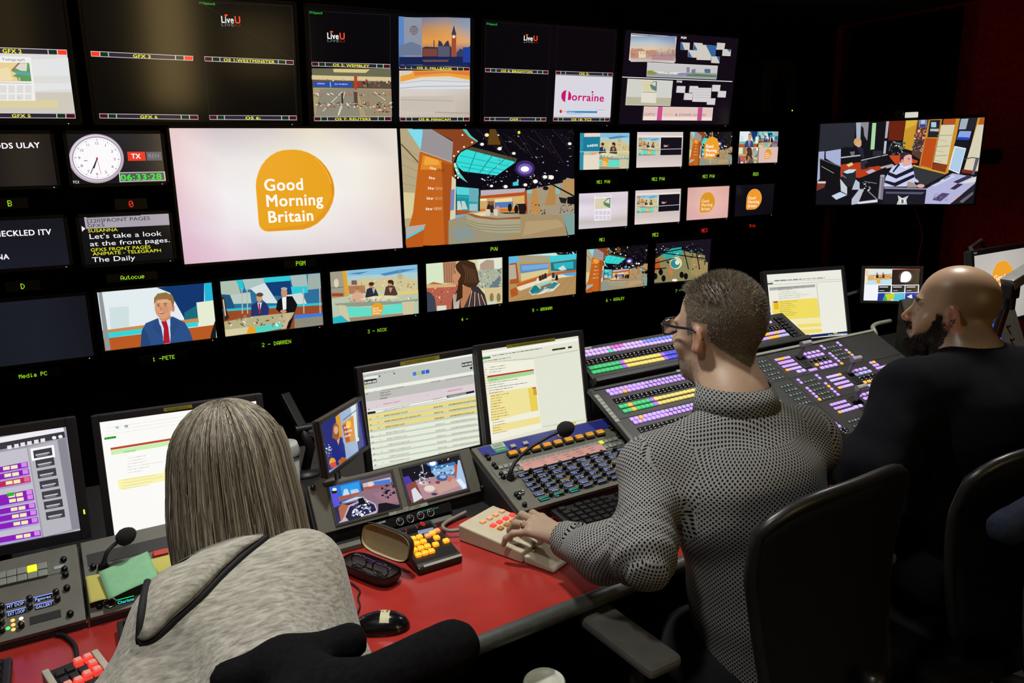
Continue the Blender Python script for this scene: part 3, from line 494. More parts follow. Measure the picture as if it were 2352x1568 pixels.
def aux(p):
    sub_pic(p, presenter, (0, 0, .5, .5)); sub_pic(p, wide_shot, (.5, 0, 1, .5)); sub_pic(p, glance, (0, .5, .5, 1)); p.uv().rect(.5, .5, 1, 1, '#ddbcb4'); gmb(p, .66, .56, .83, .88, '#e39a2c', '#fff3e2', True)
def paper(p):
    p.px(GM, MER['e'], *K5); p.uv().grad(0, 0, 1, 1, [['#e0d4e0', '#dcd2dc'], ['#cfc6d4', '#d8ccd4'], ['#e6dce6', '#dcd2da'], ['#e2d8e4', '#dad0d2'], ['#c6beb8', '#c4bcb4'], ['#d4ccd4', '#d0c8c8']])
    p.px(GM, MER['e'], *K5); p.poly([(205, 530), (325, 522), (322, 705), (203, 712)], '#efe8f0'); p.text('The Daily Telegraph', 217, 541, 315, 534, '#77707a', 10); p.poly([(210, 552), (320, 545), (318, 620), (208, 628)], '#d8d0b0'); p.poly([(268, 578), (300, 548), (320, 545), (318, 620), (295, 610), (275, 600)], '#5f8262'); p.poly([(278, 577), (302, 555), (313, 552), (312, 588)], '#dcd8c8')
    for i in range(2):
        for j in range(4): p.rect(210+j*28, 640+i*36, 232+j*28, 668+i*34, '#d6cedb')
def pink(p):
    p.uv().grad(0, 0, 1, 1, [['#d5a59c', '#e6b5aa', '#dba69e'], ['#dcaea8', '#e9bdb4', '#e3b0a8'], ['#d9a8a6', '#e2b2ac', '#dfaaa4']]); p.px(GM, MER['g'], *K5); gmb(p, 965, 505, 1072, 650, '#dd9527', '#f7dfc0')
def tris(p):
    p.uv().grad(0, 0, 1, 1, [['#0f0d14', '#141219'], ['#12101a', '#0e0c12']]); p.px(GM, MER['h'], *K5); gmb(p, 1301, 483, 1408, 628, '#f2992a', '#fff0dc')
for k, lab, fn in (('a', 'upper small monitor with a teal news strip beside the desk', me1p), ('b', 'upper small monitor with two inset pictures on pale pink', lambda p: two_up(p, 'b')), ('c', 'upper small monitor with an orange logo over the studio', me3p), ('d', 'upper small monitor split into four pictures', aux), ('e', 'lower small monitor showing a newspaper front page', paper), ('f', 'lower small monitor with two inset pictures on pale pink', lambda p: two_up(p, 'f')), ('g', 'lower small monitor with an orange logo on pink', pink), ('h', 'lower small monitor with an orange logo on black', tris)):
    m = wall_monitor(lab, GM, MER[k], .014); fn(m.pic); fin(m)
# top row
def bar(p, x0, y0, x1, y1, x2, y2, x3, y3, name, lit=0, tx=None):
    """label strip TL, TR, BR, BL with tally boxes"""
    def q(u, v): return ((x0+(x1-x0)*u)*(1-v)+(x3+(x2-x3)*u)*v, (y0+(y1-y0)*u)*(1-v)+(y3+(y2-y3)*u)*v)
    def bx(u, w, v, z, c): p.poly([q(u, v), q(w, v), q(w, z), q(u, z)], c)
    bx(0, 1, 0, 1, '#d9d4da'); rd = '#ff3b22' if lit else '#4a1018'
    for u, w, c in ((.004, .084, rd), (.092, .168, '#14301a'), (.176, .824, '#2b2630'), (.832, .908, '#14301a'), (.916, .996, rd)): bx(u, w, .1, .9, c)
    W = .018*len(name); p.text(name, *q(.5-W, .84), *q(.5+W, .84), '#f4ef3a', abs(y3-y0)*.55, 1)
def liveu(p, x, y, k=1.):
    p.text('Live', x, y+16*k, x+30*k, y+17.5*k, '#f4f4f4', 15*k, 1).text('U', x+31*k, y+17.5*k, x+46*k, y+18*k, '#f4502e', 16*k, 1); p.ell(x+11*k, y-1*k, 4*k, 2.4*k, '#f4502e', 10)
    p.text('LIVE', x, y+24*k, x+31*k, y+25*k, '#6a6668', -6*k, 1).text('U', x+32*k, y+25*k, x+46*k, y+25.5*k, '#6a2018', -6*k, 1)
TB, TT = D*(.0545-.1), D*(.1832-.1)
def top_monitor(label, a0, a1):
    return wall_monitor(label, GT, (a0-.012, a1+.012, TB-.01, TT+.012), .016, .08)
def edge(p, G, pts): p.line(pts+[pts[0]], .9, '#26232a')
a = P4(GT, (208, 117), (669, 12), (681.6, 276.4), (228, 272)); x0 = hit(GT, 228, 272)[0]; x1 = hit(GT, 681.6, 276.4)[0]
m = top_monitor('upper wall monitor with yellowish reflections and four black picture cells', x0, x1); p = m.pic; p.px(m.M, m.r); p.bg('#0a0908')
bar(p, 208, 117, 443.3, 128.7, 443.5, 139.5, 209.5, 129.5, 'GFX 3', 1); bar(p, 227.9, 260.5, 454.5, 264, 455.8, 274.7, 229, 271.5, 'GFX 6'); bar(p, 469, 129.4, 674, 138.5, 674.5, 148.6, 470.5, 140.5, 'OS 1:WESTMINSTER'); bar(p, 480.5, 264, 681, 265.5, 681.6, 276, 481.5, 274.7, 'OS 6:'); liveu(p, 508, 36); p.text('ITV-Daytime-05', 457, 9, 494, 12, '#35d04a', 5)
edge(p, GT, [(457, 4), (669, 14), (674, 138)]); edge(p, GT, [(470.5, 141), (674.5, 149), (681, 265), (480, 264)]); fin(m)
x0, x1 = D*.2841, D*.4995
m = top_monitor('upper wall monitor with a clock tower skyline above a white curved desk', x0, x1); p = m.pic; p.px(m.M, m.r); p.bg('#08070a')
bar(p, 715.7, 141.9, 896, 147.5, 896.4, 157.3, 716.3, 152, 'OS 2: WEMBLEY'); bar(p, 721, 268, 898.6, 267.7, 898.9, 277.5, 722, 277.8, 'OS 7: REUTERS'); bar(p, 916.5, 148.7, 1078.5, 155, 1078.5, 164, 917, 158, 'OS 3: MILLBANK'); bar(p, 918, 269, 1078, 268.5, 1078, 278, 918.6, 278, 'OS 8: MINICAM'); liveu(p, 751, 74, .92); p.text('ITV-Daytime-01', 710.5, 31, 741, 33, '#35d04a', 5)
edge(p, GT, [(709.3, 25), (895.6, 34.4), (896, 147), (715.7, 142)])
p.px(m.M, m.r, 680, 0, 3.136)
p.grad(738, 125, 1253, 480, [['#46689c', '#6a7a9a', '#8a8894', '#7d93b0'], ['#5f7aa4', '#c08a5a', '#d29a5c', '#9aa0ac'], ['#6a86b4', '#e09a4a', '#e8a04c', '#d8a878'], ['#3a5a98', '#7a6a70', '#8a6a60', '#3a4a84'], ['#1c2c5c', '#242a4c', '#202848', '#16204c']])
p.poly([(738, 118), (775, 120), (778, 470), (742, 465)], '#5a84c4'); p.poly([(775, 122), (905, 130), (908, 470), (778, 465)], '#8c93a4'); p.ell(848, 218, 30, 34, '#6f6a70'); p.text('Good', 826, 208, 868, 210, '#b8b0ac', 9).text('Morning', 826, 224, 872, 226, '#b8b0ac', 9).text('Britain', 826, 240, 870, 242, '#b8b0ac', 9)
p.poly([(908, 345), (930, 335), (1020, 340), (1025, 290), (1045, 300), (1060, 330), (1080, 300), (1095, 290), (1105, 330), (1118, 340), (1118, 410), (908, 410)], '#3a3644'); p.poly([(912, 350), (1015, 352), (1015, 405), (912, 405)], '#7a4438'); p.poly([(1020, 330), (1105, 335), (1105, 415), (1022, 415)], '#56586e'); p.line([(992, 290), (992, 340)], 6, '#2a2c3c')
p.poly([(1120, 275), (1122, 235), (1136, 180), (1148, 235), (1152, 275), (1150, 410), (1118, 410)], '#a04a34'); p.poly([(1122, 235), (1136, 180), (1148, 235)], '#2c3450'); p.rect(1119, 235, 1152, 250, '#34405c'); p.ell(1135, 265, 11, 11, '#f6e4b0', 12); p.poly([(1155, 380), (1180, 350), (1210, 360), (1253, 330), (1253, 410), (1155, 410)], '#34405e'); p.poly([(742, 410), (1253, 408), (1253, 470), (742, 465)], '#1a2450'); p.poly([(905, 430), (1100, 430), (1090, 445), (920, 446)], '#6a4a4c'); p.poly([(742, 330), (830, 300), (900, 330), (905, 400), (742, 400)], '#6a7894'); p.rect(1200, 340, 1253, 450, '#24409c')
p.grad(742, 508, 1250, 842, [['#e8d8c4', '#e6d8c4', '#f4ece0'], ['#d8d0c8', '#dad4cc', '#d0c8c0'], ['#d4cbc0', '#d0c6ba', '#c2b6aa'], ['#cabfae', '#c8bcac', '#beb0a0']]); p.poly([(748, 508), (1250, 508), (1250, 575), (1100, 548), (900, 555), (748, 590)], '#e9a23c'); p.poly([(850, 515), (1250, 512), (1250, 545), (1080, 525), (850, 545)], '#e07a3a'); p.poly([(748, 508), (840, 508), (830, 530), (748, 548)], '#d6ccbc'); p.poly([(745, 592), (900, 572), (1100, 570), (1250, 585), (1250, 640), (745, 640)], '#d9dce0'); p.line([(745, 600), (920, 580), (1250, 590)], 5, '#b8b4b0'); p.line([(745, 635), (900, 622), (1250, 620)], 6, '#a8b0b8'); p.poly([(750, 695), (1130, 690), (1150, 810), (750, 800)], '#c8beb2'); p.line([(750, 718), (1130, 726)], 3, '#9c948a'); p.line([(1000, 808), (1250, 815)], 6, '#a89c8c')
p.poly([(112, 492), (680, 494), (688, 840), (130, 838)], '#a89a72'); p.poly([(112, 492), (680, 494), (682, 560), (115, 540)], '#6a6a50'); p.poly([(265, 495), (530, 500), (500, 525), (270, 520)], '#d8c48a'); p.poly([(112, 542), (682, 555), (682, 585), (112, 570)], '#d6c494'); p.poly([(114, 575), (682, 590), (684, 640), (118, 630)], '#5a4c40'); p.speck(30, (470, 580, 680, 622), ['#2a2624', '#e8dcc0', '#b03028', '#8a7a6a'], 5, 14, 14); p.speck(14, (160, 568, 380, 585), ['#f4ece0', '#c03a2c', '#3a3a4a'], 4, 11, 15)
p.poly([(125, 588), (395, 592), (396, 628), (130, 624)], '#2250b0'); p.line([(244, 590), (246, 626)], 4, '#dfe6f4'); p.text('EMERGES', 150, 606, 205, 607, '#e8eefc', 9).text('SHA TIN BEACH', 275, 610, 370, 611, '#e8eefc', 9); p.poly([(415, 548), (438, 550), (436, 650), (418, 645)], '#b8402c'); p.rect(440, 590, 466, 622, '#b03028')
p.poly([(170, 640), (420, 635), (460, 836), (135, 834)], '#8c8878'); p.poly([(435, 640), (684, 650), (688, 836), (500, 836)], '#978a70')
for a, b in (((330, 660), (190, 800)), ((350, 660), (300, 830)), ((560, 660), (640, 720))): p.line([a, b], 5, '#e6dcc4')
p.speck(60, (130, 670, 680, 692), ['#c85a40', '#e8dcc8', '#4a3a34', '#8a6a54'], 4, 10, 16, 1.6); p.speck(90, (130, 738, 680, 775), ['#a84a38', '#3c3430', '#e8d8c0', '#8a7466'], 5, 12, 17, 1.5); p.speck(30, (560, 770, 680, 810), ['#c84a34', '#e2cdb4', '#4a3a34'], 5, 12, 18); p.poly([(320, 670), (332, 670), (334, 745), (322, 745)], '#2c2826'); p.poly([(408, 660), (436, 660), (438, 740), (412, 740)], '#5a4438'); p.line([(320, 745), (325, 770), (300, 830)], 5, '#e6dcc4'); fin(m)
x0, x1 = D*.5226, D*.7376
m = top_monitor('upper wall monitor with a magenta lettered title in one corner', x0, x1); p = m.pic; p.px(m.M, m.r); p.bg('#0a080c')
p.px(m.M, m.r, 680, 0, 3.136); bar(p, 1362, 490, 1817, 508, 1816, 534, 1362, 518, 'OS 4: BRIGHTON'); bar(p, 1356, 843, 1802, 846, 1800, 873, 1355, 870, 'OS9 :'); bar(p, 1870, 510, 2281, 525, 2280, 550, 1869, 537, 'OS 5:'); bar(p, 1851, 845, 2259, 848, 2257, 873, 1851, 872, 'OS 10: TC2')
edge(p, GT, [(1366, 158), (1834, 188), (1817, 508), (1362, 490)]); edge(p, GT, [(1362, 520), (1816, 535), (1802, 845), (1355, 843)]); edge(p, GT, [(1880, 192), (2305, 225), (2281, 525), (1870, 510)])
p.text('ITV-Daytime-02', 1370, 178, 1448, 184, '#35d04a', 14); p.px(m.M, m.r); liveu(p, 1202, 81, .72); p.px(m.M, m.r, 680, 0, 3.136)
p.poly([(1868, 540), (2279, 555), (2262, 845), (1852, 842)], '#d9d6e0'); p.ell(1945, 693, 36, 44, '#c4186c'); p.poly([(1944, 650), (1962, 652), (1956, 720), (1990, 722), (1988, 738), (1936, 736)], '#d9d6e0'); p.text('orraine', 1982, 722, 2218, 732, '#c4186c', 54, 1); p.ell(2133, 663, 7, 8, '#c4186c', 10); p.ell(1905, 802, 9, 12, '#c8281e'); p.text('GMB', 1918, 808, 1944, 809, '#e8a020', 10, 1); p.poly([(1948, 798), (2168, 800), (2168, 814), (1948, 812)], '#2f8cc8'); p.text('Disappeared', 1952, 809, 2005, 810, '#fff', 7); p.poly([(2170, 800), (2220, 801), (2220, 815), (2170, 814)], '#e8e8ee'); p.text('EXCLUSIVE', 2165, 795, 2218, 796, '#8a8490', 7).text('Lorraine', 2176, 811, 2216, 812, '#c4186c', 8); p.poly([(1948, 816), (2060, 818), (2060, 826), (1948, 824)], '#a8c8e4'); fin(m)
x0 = hit(GT, 1424, 278)[0]; x1 = hit(GT, 1672, 278)[0]
m = top_monitor('upper right wall monitor with ten small previews and a white dividing line', x0, x1); p = m.pic; p.px(m.M, m.r, 1410, 50, 6.533); p.bg('#120c16')
p.poly([(258, 172), (942, 222), (908, 618), (225, 580)], '#e6dcd4'); p.poly([(262, 178), (938, 228), (935, 245), (262, 195)], '#6a7488'); p.grad(250, 215, 925, 600, [['#7f9cb8', '#84a0c0', '#6f86a8'], ['#b4c4c8', '#b8c4cc', '#93a2bc'], ['#dcc4a8', '#dcc8ac', '#ccb49c'], ['#b08a84', '#a88484', '#a07c80'], ['#d4ccc4', '#d0c6bf', '#c8beb8']]); p.poly([(245, 440), (270, 390), (300, 405), (420, 400), (470, 440), (600, 420), (660, 450), (640, 500), (480, 520), (360, 540), (245, 545)], '#c08a74'); p.rect(370, 445, 475, 540, '#e4d4b4'); p.speck(40, (255, 410, 900, 540), ['#a87468', '#d8b898', '#c89a80', '#8a6468'], 8, 22, 19); p.rect(865, 420, 900, 510, '#a88478'); p.poly([(560, 520), (900, 525), (895, 580), (560, 570)], '#b08a90')
p.text('PGM', 1002, 255, 1085, 260, '#fff', 34, 1); W_ = '#cfc8c0'
for q in ([(1000, 308), (1136, 316), (1130, 424), (994, 418)], [(1196, 312), (1328, 322), (1326, 345), (1532, 358), (1520, 520), (1460, 520), (1450, 578), (1236, 570), (1245, 425), (1186, 420)], [(1545, 312), (1668, 322), (1650, 420), (1530, 418)], [(1630, 408), (1754, 412), (1746, 516), (1620, 510)], [(1112, 422), (1248, 430), (1236, 540), (1106, 530)], [(1462, 516), (1588, 522), (1578, 624), (1454, 616)]): p.poly(q, W_)
for q in ([(1000, 310), (1020, 320), (1056, 418), (994, 418)], [(1376, 350), (1532, 358), (1520, 520), (1460, 520)], [(1186, 420), (1200, 330), (1250, 422)], [(1106, 530), (1118, 440), (1170, 532)], [(1690, 410), (1754, 412), (1735, 456)], [(1536, 520), (1588, 522), (1578, 610)]): p.poly(q, '#35639c')
p.poly([(1540, 320), (1548, 320), (1545, 375), (1532, 392)], '#4aa0b0'); p.poly([(498, 606), (1556, 660), (1534, 864), (486, 822)], '#e2ded8'); p.poly([(502, 612), (1552, 666), (1540, 780), (496, 740)], '#c6c4c4'); p.poly([(496, 740), (560, 730), (680, 775), (940, 790), (960, 770), (1160, 760), (1540, 770), (1534, 860), (488, 818)], '#97a0a4'); p.poly([(496, 735), (560, 728), (640, 770), (620, 790), (494, 790)], '#8c9040'); p.poly([(1080, 790), (1230, 780), (1535, 800), (1535, 830), (1080, 815)], '#5f7a54'); p.rect(1085, 682, 1130, 760, '#84848c'); p.poly([(1160, 720), (1220, 705), (1216, 780), (1160, 775)], '#7a7894'); p.poly([(1350, 720), (1370, 705), (1445, 712), (1440, 770), (1360, 765)], '#5a6a88'); p.poly([(950, 775), (1000, 765), (1160, 770), (1080, 800), (960, 810)], '#8a84b0'); p.speck(18, (640, 750, 900, 790), ['#c8c4a8', '#a8a894'], 6, 16, 20)
p.line([(108, 828), (1770, 896)], 11, '#f4ecf0')
p.poly([(202, 854), (880, 884), (842, 1262), (168, 1250)], '#efeadc'); p.poly([(206, 860), (874, 888), (858, 1138), (188, 1120)], '#cfd0c8'); p.poly([(186, 1122), (856, 1140), (842, 1256), (170, 1246)], '#b8b49c'); p.poly([(430, 882), (640, 890), (625, 1220), (398, 1210)], '#e0dccc'); p.poly([(428, 884), (640, 892), (634, 1048), (424, 1040)], '#d6cfa8'); p.poly([(534, 950), (590, 890), (640, 892), (634, 1045), (560, 1010)], '#5f7c78'); p.poly([(550, 938), (592, 900), (622, 900), (620, 970)], '#d2d0c4'); p.line([(425, 1056), (630, 1060)], 7, '#6a6458')
p.text('PVW', 936, 914, 1018, 918, '#fff', 34, 1)
for q in ([(940, 962), (1068, 966), (1058, 1068), (928, 1062)], [(1132, 962), (1256, 964), (1260, 988), (1458, 992), (1446, 1150), (1396, 1150), (1390, 1204), (1170, 1198), (1180, 1066), (1120, 1060)], [(1472, 946), (1594, 948), (1580, 1048), (1462, 1044)], [(1560, 1034), (1680, 1040), (1668, 1136), (1548, 1132)], [(1052, 1068), (1178, 1072), (1166, 1174), (1040, 1170)], [(1396, 1148), (1518, 1148), (1508, 1246), (1386, 1242)]): p.poly(q, '#d4cfd0')
for y in (1010, 1050, 1090, 1130): p.line([(1150, y), (1440, y+12)], 5, '#a8a8b8'); 
p.poly([(445, 1268), (1482, 1286), (1464, 1482), (426, 1476)], '#f0dcd4'); p.poly([(448, 1274), (1478, 1292), (1468, 1430), (436, 1420)], '#e2c4bc'); p.poly([(656, 1272), (726, 1274), (708, 1480), (634, 1478)], '#c4508c'); p.poly([(1256, 1284), (1324, 1286), (1306, 1480), (1240, 1480)], '#c4508c'); p.text('CLIFTO', 442, 1405, 610, 1408, '#7a5a60', 36).text('KEVIN', 745, 1408, 890, 1410, '#cfb0ac', 36).text('&', 916, 1410, 940, 1411, '#6a4a54', 36, 1).text('JOANNE CLIFTON', 965, 1411, 1370, 1416, '#8a6a70', 36)
fin(m)
# left column
a1 = hit(GT, 172.8, 271.7)[0]
m = wall_monitor('upper wall monitor at the left edge showing a newspaper page', GT, (a1-.95, a1+.012, TB-.01, TT+.012), .016, .08); p = m.pic; p.px(m.M, m.r, 0, 90, 7.84); p.bg('#090808')
p.poly([(-2400, 140), (1210, 290), (1352, 1330), (-2300, 1310)], '#dcdad8'); p.poly([(-2400, 960), (1295, 955), (1350, 1320), (-2300, 1310)], '#cfc9bc'); p.poly([(-2000, 1100), (1040, 1090), (1060, 1230), (-2000, 1240)], '#ddcfa2'); p.poly([(580, 370), (1222, 330), (1290, 900), (620, 930)], '#e3e4e4'); p.poly([(560, 660), (1255, 660), (1260, 790), (580, 790)], '#dcdcd8')
p.poly([(-900, 280), (560, 320), (645, 1106), (-900, 1106)], '#efeeec'); p.text('The Daily Telegraph', -420, 375, 455, 392, '#6a6664', 44); p.poly([(-600, 415), (520, 425), (568, 760), (-600, 760)], '#e8cf94'); p.poly([(-100, 560), (150, 500), (230, 740), (-100, 750)], '#efdcae'); p.poly([(205, 570), (345, 425), (525, 430), (568, 758), (330, 755), (300, 680), (225, 665), (300, 620)], '#5f9a5c'); p.poly([(270, 520), (360, 430), (490, 435), (480, 575), (380, 570)], '#dcd8cc'); p.line([(215, 565), (345, 428)], 30, '#9a6a5c'); p.poly([(235, 575), (540, 600), (550, 660), (300, 625)], '#5aa4a8'); p.poly([(330, 690), (360, 690), (370, 755), (340, 755)], '#d8b8ac'); p.line([(0, 785), (565, 797)], 13, '#c0bcb8')
for i in range(2):
    for j in range(6): p.rect(-300+j*150, 830+i*160, -180+j*150, 965+i*125, '#dedcd8')
p.text('Wm. L', 315, 1058, 380, 1060, '#8a8684', 22)
bar(p, -770, 120, 1200, 190, 1212, 290, -760, 245, 'GFX 2', 1); bar(p, -590, 1318, 1352, 1335, 1362, 1425, -580, 1412, 'GFX 5'); fin(m)
Z1 = (0, 0, 3.357)
m = wall_monitor('black wall monitor lettered OODS ULAY at the left edge', GP, P4(GP, (-60, 308), (116, 307), (129.6, 423), (-44, 432)), .016); p = m.pic; p.px(m.M, m.r, *Z1); p.uv().grad(0, 0, 1, 1, [['#131216', '#121116'], ['#17161c', '#15141a']]); p.px(m.M, m.r, *Z1); p.text('FLOODS ULAY', -190, 1150, 312, 1138, '#fdf6ff', 42, 1); fin(m)
m = wall_monitor('black wall monitor lettered HECKLED ITV at the left edge', GP, P4(GP, (-60, 508), (146.3, 501), (159, 606.6), (-42, 622)), .016); p = m.pic; p.px(m.M, m.r, 0, 400, 3.267); p.uv().grad(0, 0, 1, 1, [['#16171f', '#16161e'], ['#1b1d29', '#1a1b26']]); p.px(m.M, m.r, 0, 400, 3.267); p.text('BORIS HECKLED ITV', -260, 478, 388, 452, '#fbf4ff', 42, 1).text('SUSANNA', -230, 654, 72, 636, '#f4f0fa', 38, 1); fin(m)
m = wall_monitor('wall monitor with a round white clock and a red TX sign', GP, P4(GP, (152, 306.8), (369.4, 307.7), (379.8, 418), (168, 423)), .016); p = m.pic; p.px(m.M, m.r, *Z1); p.uv().grad(0, 0, 1, 1, [['#19191c', '#26262a', '#222226'], ['#121214', '#1d1d21', '#242428'], ['#141416', '#161619', '#1a1a1e']]); p.px(m.M, m.r, *Z1)
p.ell(743, 1222, 212, 189, '#b9a8b8', 56, rot=6); p.ell(741, 1217, 202, 178, '#ddd0de', 56, rot=6); p.ell(748, 1220, 192, 168, '#9d8fa0', 56, rot=6); p.ell(748, 1221, 184, 160, '#fcfafc', 56, rot=6)
cxk, cyk = 748, 1222
def ck(a, r): t = rad(a); return cxk+r*(math.sin(t)*184-.02*math.cos(t)*160), cyk+r*(-math.cos(t)*160+math.sin(t)*6)
for i in range(60): p.line([ck(i*6, .95), ck(i*6, .90 if i % 5 else .86)], 2 if i % 5 else 4, '#55505a')
for i in range(1, 13):
    x, y = ck(i*30, .74); wd = 10 if i < 10 else 16; p.text(str(i), x-wd, y+10, x+wd, y+10, '#4a4650', 20)
p.rect(648, 1236, 674, 1241, '#333'); p.line([ck(30*6.55, 0), ck(30*6.55, .50)], 9, '#222026'); p.line([ck(6*33.5, 0), ck(6*33.5, .80)], 6, '#222026'); p.line([ck(6*28, -.1), ck(6*28, .78)], 3, '#c0503c'); p.ell(cxk, cyk, 8, 8, '#a02c24', 12)
p.poly([(980, 1170), (1116, 1170), (1124, 1238), (988, 1240)], '#e93a28'); p.text('TX', 1014, 1222, 1086, 1222, '#fff', 36, 1); p.poly([(1124, 1170), (1242, 1170), (1250, 1236), (1132, 1238)], '#5f5f64'); p.text('REH', 1142, 1216, 1230, 1216, '#8c8c92', 30, 1)
p.poly([(916, 1328), (1274, 1322), (1282, 1392), (922, 1404)], '#d0ccd0'); p.poly([(924, 1334), (1262, 1328), (1270, 1386), (930, 1397)], '#58585c'); p.text('06:33:28', 932, 1392, 1252, 1382, '#46e83c', 46, 1); p.text('TC3', 560, 1412, 612, 1412, '#e8e4ea', 18, 1); fin(m)
m = wall_monitor('black wall monitor with white and yellow prompter lines', GP, P4(GP, (180.6, 498.6), (388, 490.3), (398, 596), (196, 605.7)), .016); p = m.pic; p.px(m.M, m.r, 0, 400, 3.267); p.bg('#101014')
p.poly([(630, 322), (1264, 296), (1272, 380), (644, 410)], '#a9a2ae'); p.poly([(648, 322), (1056, 304), (1057, 309), (650, 328)], '#1c1a20'); p.text('[220]FRONT PAGES', 652, 365, 1128, 342, '#1c1a20', 27).text('GFX5', 656, 398, 788, 392, '#1c1a20', 22); p.poly([(612, 388), (640, 408), (616, 430)], '#fdfaff')
p.text('SUSANNA', 660, 437, 884, 426, '#f2f02e', 24).text("Let's take a look", 668, 486, 1212, 460, '#fff', 36).text('at the front pages.', 675, 540, 1278, 508, '#fff', 34).text('GFX5 FRONT PAGES', 680, 581, 1132, 556, '#f2f02e', 24).text('ANIMATE - TELEGRAPH', 696, 610, 1212, 582, '#f2f02e', 24).text('The Daily', 692, 660, 1016, 642, '#fff', 36); fin(m)
# under-monitor lettering
for a in (('B', 18.3, 474, 28, 473.5, 'black under-monitor display with a green letter B', GP), ('D', 48.5, 664, 57.5, 663, 'black under-monitor display with a green letter D', GP), ('0', 297, 476, 307, 475.5, 'black under-monitor display with a red digit below the clock', GP, '#ff3a2c'), ('Autocue', 277.5, 643, 332, 639, 'black under-monitor display reading Autocue', GP), ('Media PC', 44, 869, 109, 862, 'black under-monitor display reading Media PC', GB), ('1 -PETE', 351, 829, 402, 824.5, 'black under-monitor display reading 1 -PETE', GB), ('2 - DARREN', 602, 796, 669, 789, 'black under-monitor display reading 2 - DARREN', GB), ('3 - NICK', 845, 765, 889, 760.5, 'black under-monitor display reading 3 - NICK', GB), ('4 -', 1060, 737.5, 1075, 736, 'black under-monitor display reading 4 -', GB), ('5 - GRAHAM', 1223, 716, 1268.5, 711, 'black under-monitor display reading 5 - GRAHAM', GB), ('6 - ASHLEY', 1392.5, 693, 1434, 688.5, 'black under-monitor display reading 6 - ASHLEY', GB), ('7 -', 1552, 671.5, 1563.5, 670.5, 'black under-monitor display reading 7 -', GB), ('PGM', 680.5, 610, 702, 609, 'black under-monitor display reading PGM', GP), ('PVW', 1127.5, 576.5, 1143.5, 575.5, 'black under-monitor display reading PVW', GP), ('ME1 PVW', 1371, 422, 1401.5, 420.5, 'black under-monitor display reading ME1 PVW', GM), ('ME2 PVW', 1497.5, 415.5, 1527, 414, 'black under-monitor display reading ME2 PVW', GM), ('ME3 PVW', 1614, 409, 1641.5, 408, 'black under-monitor display reading ME3 PVW', GM), ('AUX', 1730, 404, 1742.5, 403.5, 'black under-monitor display reading AUX', GM), ('ME1', 1377, 554.5, 1390, 553.5, 'black under-monitor display reading ME1', GM), ('ME2', 1499, 543.5, 1512.5, 542.5, 'black under-monitor display reading ME2', GM), ('ME3', 1611.5, 534, 1625, 533, 'black under-monitor display lit red reading ME3', GM, '#ff2c24'), ('Tris', 1721, 522, 1735.5, 521, 'black under-monitor display lit red reading Tris', GM, '#ff2c24')):
    tally(*a[:6], a[6], *(a[7:] or (UMD_G,)), h=1.15)
# loudspeaker on the wall
G = frame((0, 4.05, 0)); a, b = hit(G, 1757, 135), hit(G, 1825, 262); t = thing('wall_loudspeaker', 'dark loudspeaker on the wall right of the small monitors', 'loudspeaker', Vector(((a[0]+b[0])/2, 4.05, b[1])))
W, H = (b[0]-a[0])/2, a[1]-b[1]; MB().box2((-W, 0, 0), (W, .25, H), .02).box2((-.05, .25, H*.4), (.05, WY-4.05-.002, H*.6)).build('cabinet', mat('speaker_black', '#1d1d1c', .7, var=.2, scale=80), t)
RX = Matrix.Rotation(math.pi/2, 3, 'X'); MB().lathe([(.115, 0), (.12, .006), (.105, .012), (.09, .002), (.04, -.02), (.03, -.012), (0.002, -.006)], (0, 0, H*.32), 28, 0, RX).build('woofer', mat('speaker_cone', '#0d0d0d', .5), t); MB().lathe([(.05, 0), (.055, .006), (.04, .01), (.02, .002), (.002, .006)], (0, 0, H*.72), 24, 0, RX).build('tweeter', mat('speaker_cone', '#0d0d0d', .5), t)
MB().box2((W-.03, -.002, .02), (W-.022, 0, .028)).build('power_light', mat('led_green', '#9cf03c', emit='#a8ff3c', es=1.5), t)
# ------------------------------------------------------------------ desk
DZ = .71
red_top = mat('red_laminate', '#992c26', .21, var=.10, scale=14, spec=.6)
edge_m = mat('grey_rubber_edge', '#3b3f3c', .45, var=.2, scale=40)
blk = mat('black_console_steel', '#161615', .55, var=.2, scale=60)
gry = mat('olive_grey_panel', '#5a594f', .55, var=.1, scale=25, bump=.05)
gry2 = mat('dark_grey_panel', '#33332e', .6, var=.12, scale=25)
desk = thing('mixing_desk', 'long red topped control desk with a rounded dark front edge', 'desk', Vector((1.2, 1.6, 0)))
def dl(*p): return tuple(a-b for a, b in zip(p, (1.2, 1.6, 0)))
def ey(x): return 1.219+(x-.583)*.06
XA, XB = -1.3, 3.75
MB().add([dl(XA, ey(XA), DZ-.035), dl(XB, ey(XB), DZ-.035), dl(XB, 2.45, DZ-.035), dl(XA, 2.45, DZ-.035), dl(XA, ey(XA), DZ), dl(XB, ey(XB), DZ), dl(XB, 2.45, DZ), dl(XA, 2.45, DZ)], [(0, 1, 2, 3), (4, 5, 6, 7), (0, 1, 5, 4), (1, 2, 6, 5), (2, 3, 7, 6), (3, 0, 4, 7)]).build('desktop', red_top, desk)
b = MB(); n = 24
b.tube([dl(XA+(XB-XA)*i/n, ey(XA+(XB-XA)*i/n)-.006, DZ-.017) for i in range(n+1)], .0185, 12); b.build('front_edge', edge_m, desk)
MB().box2(dl(XA, 1.69, DZ+.0002), dl(XB, 2.45, DZ+.0008)).build('equipment_shelf', blk, desk)
for x in (-1.1, .45, 1.60, 3.4): MB().box2(dl(x, 1.62, 0), dl(x+.06, 2.3, DZ-.035), .004).build('leg', blk, desk)
MB().box2(dl(-1.2, 2.3, .05), dl(3.6, 2.33, DZ-.035)).build('modesty_panel', blk, desk)
